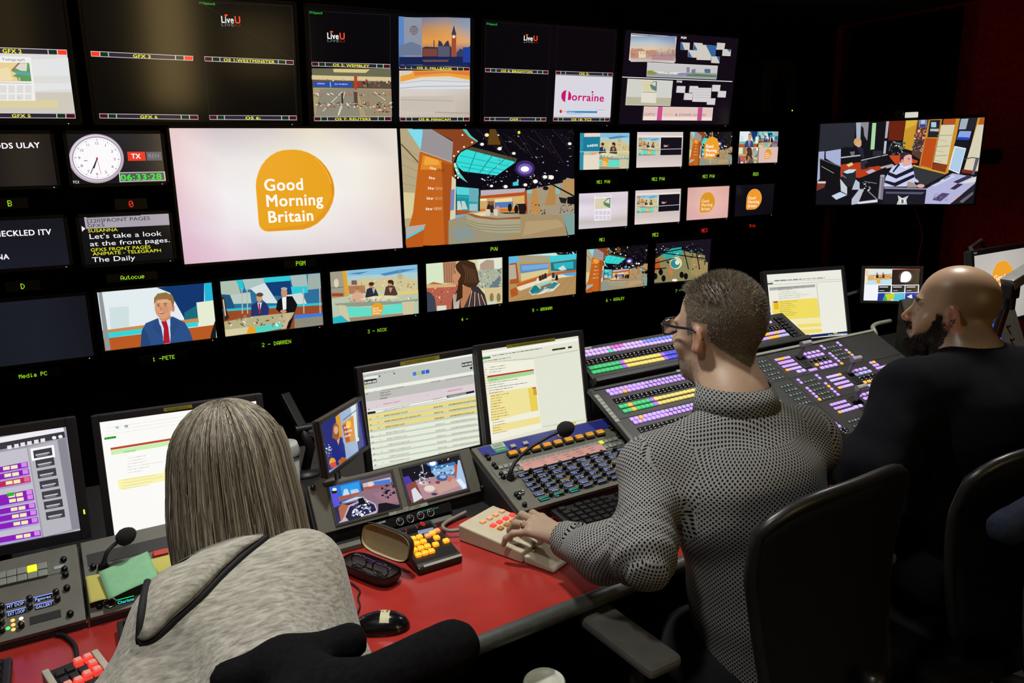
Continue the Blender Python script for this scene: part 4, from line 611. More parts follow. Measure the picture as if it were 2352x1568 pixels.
def pod(name, label, cat, M, r, m, zb=DZ+.001, side=blk, fd=.012, il=0., mg=.006):
    """sloping console unit: face plate a0..a1, b0..b1 in frame M on a housing that reaches down to the desk"""
    a0, a1, b0, b1 = r; t = thing(name, label, cat, M); I = M.inverted()
    top = [(a0-mg+il, fd, b1), (a1+mg, fd, b1), (a1+mg, fd, b0), (a0-mg+il, fd, b0)]; bot = []
    for p in top:
        q = M@Vector(p); bot.append(tuple(I@Vector((q.x, q.y, zb))))
    MB().add(top+bot, [(0, 1, 2, 3), (7, 6, 5, 4), (0, 1, 5, 4), (1, 2, 6, 5), (2, 3, 7, 6), (3, 0, 4, 7)]).build('housing', side, t)
    f = MB().box2((a0, 0, b0), (a1, fd-.001, b1), .0015).build('face_plate', m, t); return t
chrome = mat('polished_chrome', '#b8b8b6', .18, 1., var=.05)
screw_m = mat('black_thumb_screw', '#0d0d0d', .3, .3)
RY = Matrix.Rotation(math.pi/2, 3, 'X')       # lathe axis towards the viewer
def share(name, me, parent, p, R=None, label=None):
    o = link(name, me, parent); o.location = p
    if R is not None: o.rotation_euler = R
    if label: o['label'] = label
    return o
SCREW = MB().lathe([(.0062, 0), (.0065, .006), (.005, .009), (.001, .0095)], (0, 0, 0), 14, 0, RY).mesh('thumb_screw', screw_m)
# ------------------------------------------------------------------ camera-check unit with two small screens
kF = .34/.3855
def plane_at(px, yaw, tilt, z=None, d=None): return frame(atz(*px, z) if z else atd(*px, d), yaw, tilt)
FM = plane_at((735, 1236), 3, 30, z=.737)
KF = (680, 1040, 3.409)
def P4l(M, pts, k): h = [hit(M, k[0]+x/k[2], k[1]+y/k[2]) for x, y in pts]; return ((h[0][0]+h[3][0])/2, (h[1][0]+h[2][0])/2, (h[2][1]+h[3][1])/2, (h[0][1]+h[1][1])/2)
rF = P4l(FM, [(95, 255), (1385, -38), (1475, 275), (180, 660)], KF); rF = (rF[0], rF[1]-.010, rF[2], rF[3])
t = pod('twin_screen_unit', 'grey sloping panel with two small screens labelled STUDIO SPY CAMS', 'screen panel', FM, rF, gry)
def spy1(p):
    p.px(FM, s1r, *KF); p.bg('#2c2f4c'); p.poly([(255, 268), (500, 210), (520, 330), (330, 390), (270, 330)], '#2c6cc8'); p.poly([(345, 260), (490, 225), (505, 300), (360, 335)], '#2f9be8'); p.poly([(375, 285), (400, 280), (420, 325), (365, 335)], '#c8dcf0'); p.poly([(425, 290), (480, 280), (500, 315), (430, 322)], '#b8d0ec'); p.poly([(330, 345), (520, 300), (522, 325), (335, 375)], '#a85a44'); p.poly([(262, 330), (315, 300), (345, 410), (290, 430)], '#5a54d8'); p.ell(300, 287, 18, 14, '#ffe8d4'); p.poly([(275, 300), (320, 295), (318, 312), (285, 320)], '#20140f')
    p.poly([(500, 215), (740, 155), (760, 250), (525, 290)], '#6a5a64'); p.poly([(520, 240), (735, 190), (745, 225), (525, 270)], '#c4bccc'); p.poly([(605, 225), (735, 205), (740, 245), (620, 265)], '#4a7ad0'); p.poly([(560, 230), (595, 222), (605, 285), (572, 290)], '#e6d2cc'); p.poly([(520, 270), (740, 240), (745, 258), (525, 295)], '#a45a50')
    p.poly([(525, 295), (780, 250), (815, 400), (640, 440), (560, 360), (330, 410)], '#8f6f7e'); p.poly([(600, 320), (760, 270), (800, 380), (700, 400)], '#a07482'); p.poly([(350, 390), (470, 345), (540, 345), (400, 385)], '#c6dcf0'); p.poly([(375, 500), (410, 410), (540, 355), (620, 400), (640, 450), (600, 520), (325, 555)], '#c4b2c8'); p.poly([(385, 500), (420, 420), (540, 370), (610, 405), (628, 450), (420, 540)], '#26243f'); p.poly([(330, 430), (360, 400), (410, 410), (375, 500), (350, 540)], '#b06a4e')
    p.speck(60, (440, 380, 580, 500), ['#f2f2fa', '#c8ccec', '#38385a', '#8a94c4', '#fff'], 7, 22, 3); p.poly([(480, 360), (520, 350), (545, 400), (490, 410)], '#0e0c16'); p.poly([(640, 400), (700, 390), (800, 410), (810, 425), (640, 470)], '#17141c'); p.speck(30, (670, 250, 770, 350), ['#14121a', '#3a3444', '#6a6274'], 8, 22, 4); p.poly([(258, 320), (290, 420), (340, 540), (310, 545)], '#3c2c6a')
def spy2(p):
    p.px(FM, s2r, *KF); p.bg('#15131f'); p.speck(40, (840, 40, 1260, 160), ['#c8d0e8', '#3a3a5a', '#fff'], 3, 9, 7); p.poly([(835, 190), (880, 180), (950, 290), (900, 390), (860, 300)], '#4a3aa8'); p.poly([(860, 250), (930, 220), (1010, 340), (985, 370), (900, 395), (880, 320)], '#8c4a40'); p.poly([(900, 290), (930, 270), (990, 350), (920, 390)], '#d6dce6'); p.poly([(930, 215), (1260, 150), (1340, 285), (1000, 370)], '#b08a94'); p.poly([(1060, 250), (1240, 200), (1290, 250), (1120, 320)], '#c89e94')
    p.poly([(1050, 110), (1240, 70), (1300, 180), (1240, 180), (1060, 160)], '#3a78b0'); p.poly([(1060, 140), (1230, 95), (1250, 150), (1090, 190)], '#8ab4dc'); p.speck(40, (1060, 90, 1260, 170), ['#dcecf8', '#2a5a94', '#a8d0ec'], 6, 16, 8); p.poly([(1235, 95), (1262, 90), (1262, 200), (1240, 200)], '#c0562c'); p.poly([(1262, 60), (1290, 55), (1335, 280), (1300, 290), (1250, 215)], '#a8c4e8'); p.poly([(1250, 215), (1280, 200), (1330, 260), (1310, 285)], '#e0ecf8'); p.ell(1140, 195, 48, 26, '#3a5a94'); p.ell(1145, 188, 26, 14, '#9ab4dc'); p.ell(1195, 205, 18, 24, '#c07a6a')
    p.ell(1060, 82, 44, 26, '#5a8ce8'); p.ell(1064, 84, 26, 18, '#ffffff'); p.ell(1040, 282, 44, 28, '#d6bfb8'); p.ell(1040, 278, 38, 22, '#e6d6cf'); p.ell(1000, 240, 34, 16, '#d0b8b0'); p.ell(1105, 232, 18, 12, '#8a3a34'); p.speck(50, (960, 150, 1050, 240), ['#b8bccc', '#26222e', '#6a687a', '#e8e8f0'], 5, 17, 9); p.ell(1075, 325, 24, 10, '#463846'); p.line([(980, 90), (990, 150)], 5, '#c8ccdc')
s1r = P4l(FM, [(255, 268), (740, 152), (815, 418), (325, 555)], KF); s2r = P4l(FM, [(820, 130), (1268, 22), (1340, 278), (893, 395)], KF)
for r, fn in ((s1r, spy1), (s2r, spy2)):
    f = MB(); bz = .006
    for q in (((r[0]-bz, -.003, r[2]-bz), (r[0], .002, r[3]+bz)), ((r[1], -.003, r[2]-bz), (r[1]+bz, .002, r[3]+bz)), ((r[0], -.003, r[3]), (r[1], .002, r[3]+bz)), ((r[0], -.003, r[2]-bz), (r[1], .002, r[2]))): f.box2(*q)
    f.build('screen_bezel', gry2, t); p = Pic(r, -.0008); fn(p); p.build('screen', t)
r = P4l(FM, [(722, 462), (1025, 380), (1031, 412), (726, 494)], KF); MB().box2((r[0], -.002, r[2]), (r[1], 0, r[3])).build('label_strip', mat('pale_label', '#8c8c82', .6), t)['label'] = 'pale grey paper strip with printed letters'
p = Pic(r, -.0021); p.text('STUDIO SPY CAMS', .2, .85, .8, .85, '#1a1a18', .62); p.build('printed_letters', t, colmat('print_ink'))
for x, y in ((128, 272), (1478, 298), (1455, 272)): a, c = hit(FM, KF[0]+x/KF[2], KF[1]+y/KF[2]); share('thumb_screw', SCREW, t, (a, 0, c))
# --- selector strip under it
M2 = FM@Matrix.Translation((0, .001, rF[2])); w2 = .05
t2 = pod('selector_switch', 'slim black selector box with four round buttons on the grey ledge', 'switch box', FM@Matrix.Translation((0, -.012, 0)), P4l(FM, [(588, 552), (1180, 395), (1215, 455), (622, 622)], KF), mat('gloss_black_plastic', '#131314', .25, var=.1), DZ+.001)
RING = MB().lathe([(.0085, 0), (.0098, .002), (.0098, .003), (.0085, .003), (.0082, .001)], (0, 0, 0), 22, 0, RY, False).mesh('button_ring', mat('bright_ring', '#b4b4b0', .3, .6)); BTN = MB().lathe([(.0078, 0), (.0078, .0025), (.001, .003)], (0, 0, 0), 20, 0, RY).mesh('push_button', mat('gloss_black_plastic', '#131314', .25))
for x, y in ((812, 538), (893, 515), (973, 491), (1052, 468)):
    a, c = hit(FM, KF[0]+x/KF[2], KF[1]+y/KF[2], -.012); bt = share('round_button', BTN, t2, (a, 0, c)); share('button_ring', RING, bt, (0, 0, 0))
pc = Pic((0, 1, 0, 1), -.0007); I2 = FM@Matrix.Translation((0, -.012, 0))
def T(s, x0, y0, x1, y1, c, h, b=0):
    pc.px(I2, (0, 1, 0, 1), *KF); pc.map = (lambda f: (lambda x, y: f(x, y)))(pc.map); pc.text(s, x0, y0, x1, y1, c, h, b)
T('BLACK BOX', 632, 560, 702, 541, '#b8b8b4', 14, 1); T('ServSwitch EC Series', 960, 468, 1116, 432, '#2f9a70', 13); pc.line([(1100, 440), (1130, 432), (1172, 405)], 4, '#2f9a70')
for x, y in ((866, 518), (1102, 444)): pc.ell(x, y, 7, 7, '#a8ff50', 10)
pc.build('printed_letters', t2)
# ledge in front of the racks
qa, qb = atz(774, 1262, .722), atz(1042, 1188, .722); ledge = thing('console_ledge', 'grey metal ledge running along the front of the twin screen panel', 'ledge', Matrix.Translation((qa.x, qa.y, DZ))@Matrix.Rotation(math.atan2(qb.y-qa.y, qb.x-qa.x), 4, 'Z'))
MB().box2((-.06, -.004, .001), ((qb-qa).length, .018, .014), .002).build('ledge_plate', gry, ledge)
def sk0(p, k): return CAM+(p-CAM)*k
# ------------------------------------------------------------------ talkback panel with blue strip
GMF = frame(sk0(atz(1204, 1176, .735), .985), 2, 70); KG = (1070, 940, 5.6)
def hg(x, y, d=0.): return hit(GMF, KG[0]+x/KG[2], KG[1]+y/KG[2], d)
t = pod('talkback_panel', 'sloping grey talkback panel with a blue strip and nine amber keys', 'intercom panel', GMF, (-.010, .455, .004, .268), gry)
MB().box2((.006, -.002, .222), (.447, 0, .262), .001).build('blue_strip', mat('blue_strip', '#20287c', .45, var=.06), t)
st = MB().box2((.045, -.003, .225), (.086, -.002, .262)).build('sticker', mat('white_sticker', '#9fb0a4', .6), t); st['label'] = 'white and green sticker'
p = Pic((.045, .086, .225, .262), -.0031); p.rect(0, .5, 1, 1, '#3f7a5c'); p.rect(.12, .12, .85, .2, '#6a7a70'); p.rect(.12, .28, .85, .36, '#6a7a70'); p.rect(.12, .66, .85, .74, '#7fae94'); p.build('sticker_print', st, colmat('print_ink'))
amb = mat('amber_key', '#c8860c', .4, var=.08, emit='#c07c08', es=.16); ambs = mat('key_skirt', '#17120c', .5)
AK = MB().box((0, -.004, 0), (.030, .008, .020), .002, 1).box((0, -.0105, 0), (.0245, .006, .0155), .0025, 0).mesh('amber_key', [amb, ambs])
for i in range(9): share('amber_key', AK, t, (.084+i*.0372, 0, .2035))
WK = MB().box((0, -.003, 0), (.016, .006, .013), .002, 0).mesh('white_key', mat('pale_key', '#8f938c', .5))
for x, y in ((605, 490), (765, 452)): a, c = hg(x, y); share('pale_key', WK, t, (a, -.002, c))
MB().box2((.0, -.0015, .132), (.447, 0, .178), .0005).build('grey_key_row', mat('pale_grey_row', '#5d615a', .55), t)
GK = MB().box((0, -.002, 0), (.0135, .004, .0125), .0015, 0).mesh('square_key', mat('pale_square_key', '#7b8078', .5)); LK = MB().box((0, -.002, 0), (.0135, .004, .0125), .0015, 0).mesh('lit_key', mat('lit_lime_key', '#b8e020', .4, emit='#b4f010', es=.7))
for i in range(24):
    for j in range(2):
        a = .026+i*.0168
        if a < .09 or a > .352 or j == 0: share('square_key', LK if i == 20 and j == 0 else GK, t, (a, -.0012, .168-j*.0225), label='lit lime key' if i == 20 and j == 0 else None)
MB().box2((.079, -.0045, .133), (.356, -.0038, .1715)).build('paper_strip', mat('pink_paper', '#c08f88', .8, var=.03), t)['label'] = 'pink paper strip with faint printed names'
p = Pic((.079, .356, .133, .1715), -.0047)
for i in range(6):
    for j in range(3): p.rect(.05+i*.15+(j*.011), .2+j*.24, .12+i*.15+(i*j % 3)*.008, .235+j*.24, '#a8746f')
p.build('printed_names', t, colmat('print_ink'))
KN = MB().lathe([(.0058, 0), (.0056, .011), (.0046, .0125), (.001, .0128)], (0, 0, 0), 14, 0, RY).mesh('knob', mat('black_knob', '#0c0c0c', .35)); OL = MB().box((0, -.001, 0), (.031, .002, .0135), .0006).mesh('key_display', mat('display_black', '#07080a', .2))
names = [['PUTA', 'Cameras', 'Sound', 'LTG', 'SC1 DOS1', 'Comms1', 'SC1 TO', 'DATA B'], ['Lts', 'Son VO', 'Dirs TU', 'TST PRGM', 'MediaPC', 'Dirs TU', 'OOS TU', 'Stop VO'], ['EDIT1', 'EDIT2', 'EDIT3', 'EDIT4', 'EDIT5', 'SOM SOT1', '', ''], ['9-', 'IS>', 'SC1 PTB', 'SC1 DIR', 'EXT 4', 'EXT 4', '', ''], ['1-MEILIN', '1-WEMBLY', '1-MLBNK', '4-BRIGHT', '5-', '6-', '7-', '9-'], ['Charlote', 'Son', 'Susanna', '', '', '', '', '']]
for j, (row, cb) in enumerate(zip(names, (.122, .1025, .083, .064, .0435, .0235))):
    for i, s in enumerate(row):
        a = .071+i*.0473+(.003 if j % 2 else 0)
        if j in (2, 3) and i > 5: continue
        d = share('key_display', OL, t, (a, 0, cb)); p = Pic((-.0142, .0142, -.006, .006), -.0022)
        bc = '#e8b030' if (j, i) in ((3, 2), (4, 7)) else '#35e070' if (j == 5 and i < 3) or (j, i) == (1, 7) else '#98a4e0'
        p.rect(0, .12, 1, .26, bc); p.rect(0, .26, .5, .32, '#6a7ad0')
        if s: p.text(s, .02, .92, min(.98, .04+.12*len(s)), .92, '#38b8c8' if j == 5 else '#aab4e4', .46, 1)
        p.build('lettering', d)
        if i < 7: share('knob', KN, t, (a+.0235, 0, cb+.004))
MB().box2((.388, -.001, .072), (.43, 0, .1)).build('speaker_grille', mat('dark_mesh_grille', '#1b1b1a', .8, var=.5, scale=900), t)
for x, y in ((1862, 690), (1912, 676), (1942, 708), (1893, 722), (1922, 752), (1880, 735)): a, c = hg(x, y); MB().lathe([(.002, 0), (.001, .001)], (a, 0, c), 10, 0, RY).build('pilot_light', mat('amber_pilot', '#f0a040', emit='#ffb870', es=.9), t)
a, c = hg(708, 1072); MB().lathe([(.006, 0), (.009, .001), (.009, .004), (.006, .004), (.005, -.006)], (a, 0, c), 20, 0, RY).build('jack_socket', chrome, t)
for x, y in ((268, 605), (292, 642), (358, 722), (384, 758), (452, 842), (478, 880), (645, 1105), (680, 1140), (752, 1238), (1855, 240), (1880, 265), (1955, 335), (1975, 370), (2060, 440), (2095, 475)): a, c = hg(x, y); share('thumb_screw', SCREW, t, (min(max(a, 0), .462), 0, c))
def gooseneck(label, base, pts, hr, M=None, head_len=1.45):
    t = thing('gooseneck_microphone', label, 'microphone', base); o = base
    P = [p-o for p in pts]; foam = mat('black_foam', '#121212', .95, var=.5, scale=500, bump=.5)
    MB().lathe([(.011, .002), (.011, .007), (.008, .012), (.007, .02)], (0, 0, 0), 18, 0, (M.to_3x3()@RY) if M else None).build('base', blk, t)
    MB().tube(P, [.0075, .0045, .004, .004], 10, 0, 8).build('neck', mat('black_rubber', '#0f0f0f', .6), t)
    d = (P[-1]-P[-2]).normalized(); R = d.to_track_quat('Z', 'Y').to_matrix(); prof = [(hr*.45, -hr*.9), (hr*.8, -hr*.62), (hr, 0), (hr*.92, hr*.5), (hr*.7, hr*.9), (hr*.4, hr*1.2), (.001, hr*1.3)]
    MB().lathe(prof, P[-1], 22, 0, R).build('foam_windshield', foam, t); return t
q = hg(570, 890); bp = GMF@Vector((q[0], 0, q[1])); dB = (bp-CAM).dot(fw)
gooseneck('black gooseneck microphone arching over the blue strip of the talkback panel', bp, [GMF@Vector((q[0], -.012, q[1]))]+[atd(x, y, dB+k) for x, y, k in ((1173, 1082, -.01), (1186, 1058, 0), (1215, 1030, .01), (1255, 1006, .02), (1275, 996, .02), (1297, 986, .02))], .0215, GMF)
# paper cup glimpsed behind the microphone head
a, c = hg(1225, 340); cp = GMF@Vector((a, -.001, c)); MBc = MB().lathe([(.014, 0), (.017, .03)], (0, 0, 0), 20); o = thing('bottle_cap', 'small white cap lying under the microphone head on the talkback panel', 'cap', cp); o.matrix_world = GMF@Matrix.Translation((a, 0, c)); MB().lathe([(.0125, 0), (.0125, .012), (.010, .013), (.001, .013)], (0, 0, 0), 20, 0, RY).build('cap_body', mat('white_plastic', '#a8aca6', .5), o)
# ------------------------------------------------------------------ keyboard on the red desk
def keyboard(label, M, w=.45, h=.148, rows=6, cols=17, name='computer_keyboard', dark='#101011'):
    t = thing(name, label, 'keyboard', M); kb = mat('black_keyboard_case', '#151516', .5, var=.15); kk = mat('black_key', dark, .45, var=.1)
    MB().box2((0, -h, 0), (w, 0, .016), .004).build('case', kb, t); kw = (w-.02)/cols; kh = (h-.02)/rows
    K = MB().add([(-kw*.46, -kh*.45, 0), (kw*.46, -kh*.45, 0), (kw*.46, kh*.45, 0), (-kw*.46, kh*.45, 0), (-kw*.34, -kh*.3, .009), (kw*.34, -kh*.3, .009), (kw*.34, kh*.36, .009), (-kw*.34, kh*.36, .009)], [(4, 5, 6, 7), (0, 1, 5, 4), (1, 2, 6, 5), (2, 3, 7, 6), (3, 0, 4, 7)]).mesh('key', kk)
    for j in range(rows):
        for i in range(cols):
            if j == rows-1 and 4 <= i <= 8 or j == 0 and i in (1, 6, 11): continue
            share('key', K, t, (.01+kw*(i+.5), -.01-kh*(j+.5), .0155))
    if True: MB().box2((.01+kw*4.05, -.01-kh*(rows-.08), .015), (.01+kw*8.95, -.01-kh*(rows-.92), .0235), .002).build('space_bar', kk, t)
    return t
keyboard('black keyboard on the red desk below the talkback panel', Matrix.Translation((.978, 1.576, DZ+.001))@Matrix.Rotation(rad(-1), 4, 'Z')@Matrix.Rotation(rad(3), 4, 'X')@Matrix.Translation((0, 0, .0078)), w=.325, rows=6, cols=12)
# ------------------------------------------------------------------ vision mixer
SK = .985
def sk(x, y, z): v = Vector((x, y, z))-CAM; return CAM+v*SK
SMF = frame(sk(1.389, 1.891, .901), 2.5, 62); SRF = frame(sk(1.416, 2.044, .992), 2.5, 60)
BC = dict(l='#b795ee', L='#c6a8e8', g='#2fae66', y='#d2bf62', o='#f0a63a', b='#4347d8', B='#6f86e8', v='#9a5fd8', p='#d060c8', c='#3fd0a4', G='#8a927e', k='#e0b468', w='#9aa0d0', n='#b8a4ee')
def bmat(k): return mat('lit_button_'+dict(l='lavender', L='pale_lavender', g='green', y='yellow', o='orange', b='blue', B='light_blue', v='violet', p='pink', c='turquoise', G='grey', k='apricot', w='pale_blue', n='lilac')[k], BC[k], .45, var=.03, emit=BC[k], es=.62 if k != 'G' else .12)
BM = {}
def bmesh_of(k, w=.0135, h=.0125, d=.005):
    if (k, w, h) not in BM: BM[k, w, h] = MB().box((0, -d/2, 0), (w, d, h), .0022, 0, None, 2).mesh('button', bmat(k))
    return BM[k, w, h]
def place_buttons(t, L):
    """first hundred as parts of their own, the rest together"""
    vis = sorted(L, key=lambda q: q[0])
    for a, c, k, w, h in vis[:100]: share('button', bmesh_of(k, w, h), t, (a, 0, c))
    if len(vis) > 100:
        b = MB(); ks = sorted({q[2] for q in vis[100:]})
        for a, c, k, w, h in vis[100:]: b.box((a, -.0025, c), (w, .005, h), .0022, ks.index(k), None, 1)
        tag(b.build('lit_buttons', [bmat(k) for k in ks], t), kind='stuff')
def row(L, a, c, pat, pitch=.0175, w=.0135, h=.0125):
    for i, k in enumerate(pat):
        if k != ' ': L.append(((a+i*pitch)*SK, c*SK, k, w, h))
def strip(pc, a0, a1, c, n, h=.018, seed=1):
    a0, a1, c = a0*SK, a1*SK, c*SK; R = random.Random(seed); pc.raw([(a0, c-h/2), (a1, c-h/2), (a1, c+h/2), (a0, c+h/2)], '#0c080c')
    for i in range(n):
        a = a0+(a1-a0)*(i+.5)/n
        for q in range(R.choice((2, 3, 3))):
            x = a+R.uniform(-.0035, .0025); z = c+.002+q*.0022; pc.raw([(x, z), (x+R.uniform(.002, .0045), z), (x+.004, z+.0016), (x, z+.0016)], '#e6dce4')
        pc.raw([(a-.0045, c-.0055), (a+.0045, c-.0055), (a+.0045, c-.0042), (a-.0045, c-.0042)], '#d8e2c8')
top_g = mat('mixer_graphite', '#2c2b2a', .5, var=.1, scale=30); rail_m = mat('mixer_side_rail', '#3a3e3c', .4, var=.1, metal=.3)
t = pod('vision_mixer', 'large sloping vision mixer covered in lilac, green and yellow lit buttons', 'vision mixer', SMF, (-.062*SK, 1.36*SK, -.405*SK, .024*SK), top_g, DZ+.002, il=.075)
pc = Pic((0, 1, 0, 1), -.0006, 1e-6); L = []
for j, b0 in enumerate((0, -.1285, -.257)):
    n = (30, 30, 28)[j]; A = ['l']*34; B_ = ['l']*34
    if j == 0: B_[3] = 'o'
    if j == 1: A[2] = 'o'; 
    row(L, 0, b0, ''.join(A)); row(L, .003, b0-.0145, ''.join(B_)); strip(pc, -.008, .59, b0-.045, 34, .02, 3+j)
    P1, P2 = ('ggogggg'+'v'+'y'*15+'b'*3+'y'*8, 'ggogggg'+'v'+'y'*15+'b'*3+'y'*8) if j == 0 else ('y'*24+'ggvvggoook'[:10], 'y'*24+'vvggooookk')
    row(L, -.001, b0-.072, P1, .0175, .0155, .0135); row(L, .0, b0-.092, P2, .0175, .0155, .0135)
row(L, .60, -.054, 'lo', .018)
# centre keypads
def pad(a, c, pats, pitch=.0163, dv=.018): [row(L, a, c-i*dv, s, pitch, .0145, .0115) for i, s in enumerate(pats)]
def mono(a, c, n=5, m=4, dv=.022):
    for j in range(n):
        for i in range(m):
            x, z = (a+i*.0158)*SK, (c-j*dv)*SK; u = [(x-.007, z-.006), (x+.007, z-.006), (x+.007, z+.006), (x-.007, z+.006)]; pc.raw(u, '#20221f'); pc.raw([(x-.0055, z-.0045), (x+.0055, z-.0045), (x+.0055, z+.0045), (x-.0055, z+.0045)], ['#6a746c', '#525c5c', '#7c8478', '#58646a'][(i*3+j) % 4]); pc.raw([(x-.004, z+.0005), (x+.004, z+.0005), (x+.004, z+.002), (x-.004, z+.002)], '#aab4aa')
pad(.745, -.022, ['loolll'[:5], 'lllll', '', '']); pad(.745, -.042, ['lllll', 'lllll', 'olnnn']); row(L, .787, -.096, 'nn', .024, .019, .014)
row(L, .897, -.0235, 'llll', .0245, .017, .0125); row(L, .9, -.0415, 'llll', .0245, .019, .0135); row(L, .897, -.0845, 'olll', .0245, .017, .0125); row(L, .905, -.104, 'llll', .0245, .019, .0135); strip(pc, .885, .985, -.064, 4, .012, 9); row(L, .838, -.103, 'llll', .0112, .0085, .0125)
for i, k in enumerate('ll llllo'): row(L, 1.0135, -.003-i*.0146, k, .0175, .0125, .0115)
for i, k in enumerate('ll lollll'[:8]): row(L, 1.108, -.004-i*.0146, k, .0175, .0125, .0115)
mono(.65, -.014); mono(.71-.06, -.143, 5); mono(1.04, -.016, 4)
pad(.883, -.152, ['nnnno', 'nnnnn']); pad(.883, -.19, ['lllll', 'olnnn']); row(L, 1.02, -.152, 'llll', .0245, .017, .0125); row(L, 1.025, -.17, 'wwww', .0245, .019, .0135); strip(pc, 1.01, 1.11, -.192, 4, .012, 10); row(L, 1.02, -.213, 'oolo', .0245, .017, .0125); row(L, 1.025, -.232, 'wwww', .0245, .019, .0135); row(L, .965, -.236, 'llll', .0112, .0085, .0125)
for i, k in enumerate('ll lllnoo'[:8]): row(L, .745, -.132-i*.0146, k, .0175, .0125, .0115)
for i, k in enumerate('ll lollll'[:8]): row(L, .8435, -.132-i*.0146, k, .0175, .0125, .0115)
mono(.769, -.146)
row(L, 1.153, -.134, 'lo', .018); row(L, 1.153, -.15, 'll', .018); pad(1.152, -.166, ['llllll', 'llllll', 'llllcl', 'llllll', 'llllll'], .0167, .0172)
for i in range(3):
    for j in range(3): L.append(((1.258+j*.02)*SK, (-.172-i*.02)*SK, 'G', .017, .015))
pad(.771, -.268, ['lllll', 'lllll', 'onnnn'], .0172, .0185); row(L, .86, -.303, 'nn', .024, .019, .014); row(L, .93, -.262, 'llll', .0245, .017, .0125); row(L, .94, -.28, 'llll', .0245, .019, .0135); row(L, .97, -.31, 'llll', .0245, .017, .0125); row(L, .93, -.335, 'llll', .0112, .0085, .0125); mono(.645, -.272, 5); mono(.77, -.35, 3); row(L, .86, -.345, 'll', .024, .017, .0125)
row(L, .60, -.342, 'lllllol', .0175); row(L, .603, -.356, 'lllllll', .0175); strip(pc, .58, .73, -.375, 8, .016, 12); row(L, .58, -.392, 'gkwwgko', .0195, .0175, .0125)
mono(1.18, -.29, 3, 5)
L = [q for q in L if q[1] > -.394]
place_buttons(t, L); pc.build('legend_strips', t)
MB().box2((.30*SK, -.006, .014*SK), (1.36*SK, 0, .026*SK), .002).build('rear_rail', mat('pale_rail', '#8f9488', .45, .2), t)['label'] = 'pale grey rail along the back edge'
fl = MB().box2((1.14*SK, -.0015, -.125*SK), (1.35*SK, 0, .015*SK), .001).build('cover_plate', mat('blank_cover', '#252523', .6), t)
MB().box2((-.062*SK, -.004, -.405*SK), (-.045*SK, 0, .024*SK), .002).build('side_rail', rail_m, t); MB().box2((-.044*SK, -.004, .014*SK), (.31*SK, 0, .024*SK), .002).build('top_rail', rail_m, t)
for a, b_, c, d in ((-.04, -.1165, 1.13, -.1155), (-.04, -.244, 1.13, -.243), (.719, -.41, .7205, .012)): MB().box2((a*SK, -.0008, b_*SK), (c*SK, 0, d*SK)).build('panel_seam', mat('seam_black', '#0a0a0a', .7), t)
LT = MB().box((0, -.0006, 0), (.016, .0012, .0135), .0003).mesh('letter_tape', mat('white_tape', '#9a9e98', .6))
for i in range(8): share('letter_tape', LT, t, (-.0535*SK, -.0042, (-.014-i*.0152)*SK))
def tbar(i, slot0, slot1, foot, head):
    a0, a1 = Vector((slot0[0]*SK, 0, slot0[1]*SK)), Vector((slot1[0]*SK, 0, slot1[1]*SK))
    MB().box2((a0.x-.012, -.003, a1.z), (a0.x+.028, .0, a0.z), .002).build('fader_slot', mat('slot_black', '#060606', .5), t)
    f, h = Vector((foot[0]*SK, 0, foot[1]*SK)), Vector((head[0]*SK, head[2], head[1]*SK)); g = MB(); d = h-f; R = d.to_track_quat('Z', 'X').to_matrix(); g.box((f+h)/2, (.014, .008, d.length), .002, 0, R); o = g.build('fader_arm', mat('pale_metal', '#8f8f8d', .3, .3), t)
    MB().cyl(h+Vector((-.024, -.004, 0)), h+Vector((.024, -.004, 0)), .0095, n=20).build('fader_grip', mat('brushed_aluminium', '#b0b0ae', .32, .25), o)
tbar(0, (.842, -.02), (.863, -.09), (.855, -.035), (.870, -.020, -.05)); tbar(1, (.985, -.145), (1.0, -.215), (.998, -.155), (1.013, -.142, -.05)); tbar(2, (.885, -.255), (.90, -.325), (.893, -.275), (.898, -.264, -.045))
# rear panel of the mixer
t = pod('source_panel', 'raised rear panel of lit buttons behind the vision mixer', 'vision mixer panel', SRF, (-.055*SK, .965*SK, -.137*SK, .024*SK), top_g, DZ+.004)
pc = Pic((0, 1, 0, 1), -.0006, 1e-6); L = []
row(L, -.0175, 0, 'LLLLLLLpppLLLLLBBBBBBBB'+'L'*22+'LLLLLL'); row(L, -.018, -.0155, 'LLLLLLcLLLLLLLLLLLLLLLL'+'L'*22+'LLLLLL'); strip(pc, -.035, .90, -.047, 53, .022, 21)
row(L, -.033, -.073, 'ggggggg'+'v'+'y'*9+'vbbb'+'y'*22+'lloolloll', .0178, .016, .0135); row(L, -.0335, -.093, 'ggggggg'+'v'+'y'*9+'vbbb'+'y'*22+'lllooowww', .0178, .016, .0135); place_buttons(t, L); pc.build('legend_strips', t)
for i in range(2):
    for j in range(7): MB().box((.90*SK+i*.022, -.004, -.005-j*.017), (.017, .008, .014), .002).build('blank_key', mat('dark_blank_key', '#171716', .5), t)
MB().box2((-.055*SK, -.010, -.137*SK), (.965*SK, 0, -.118*SK), .004).build('front_rail', rail_m, t)
MB().box2((-.04*SK, -.001, .012*SK), (.03*SK, 0, .021*SK)).build('letter_tape', mat('white_tape', '#9a9e98', .6), t)
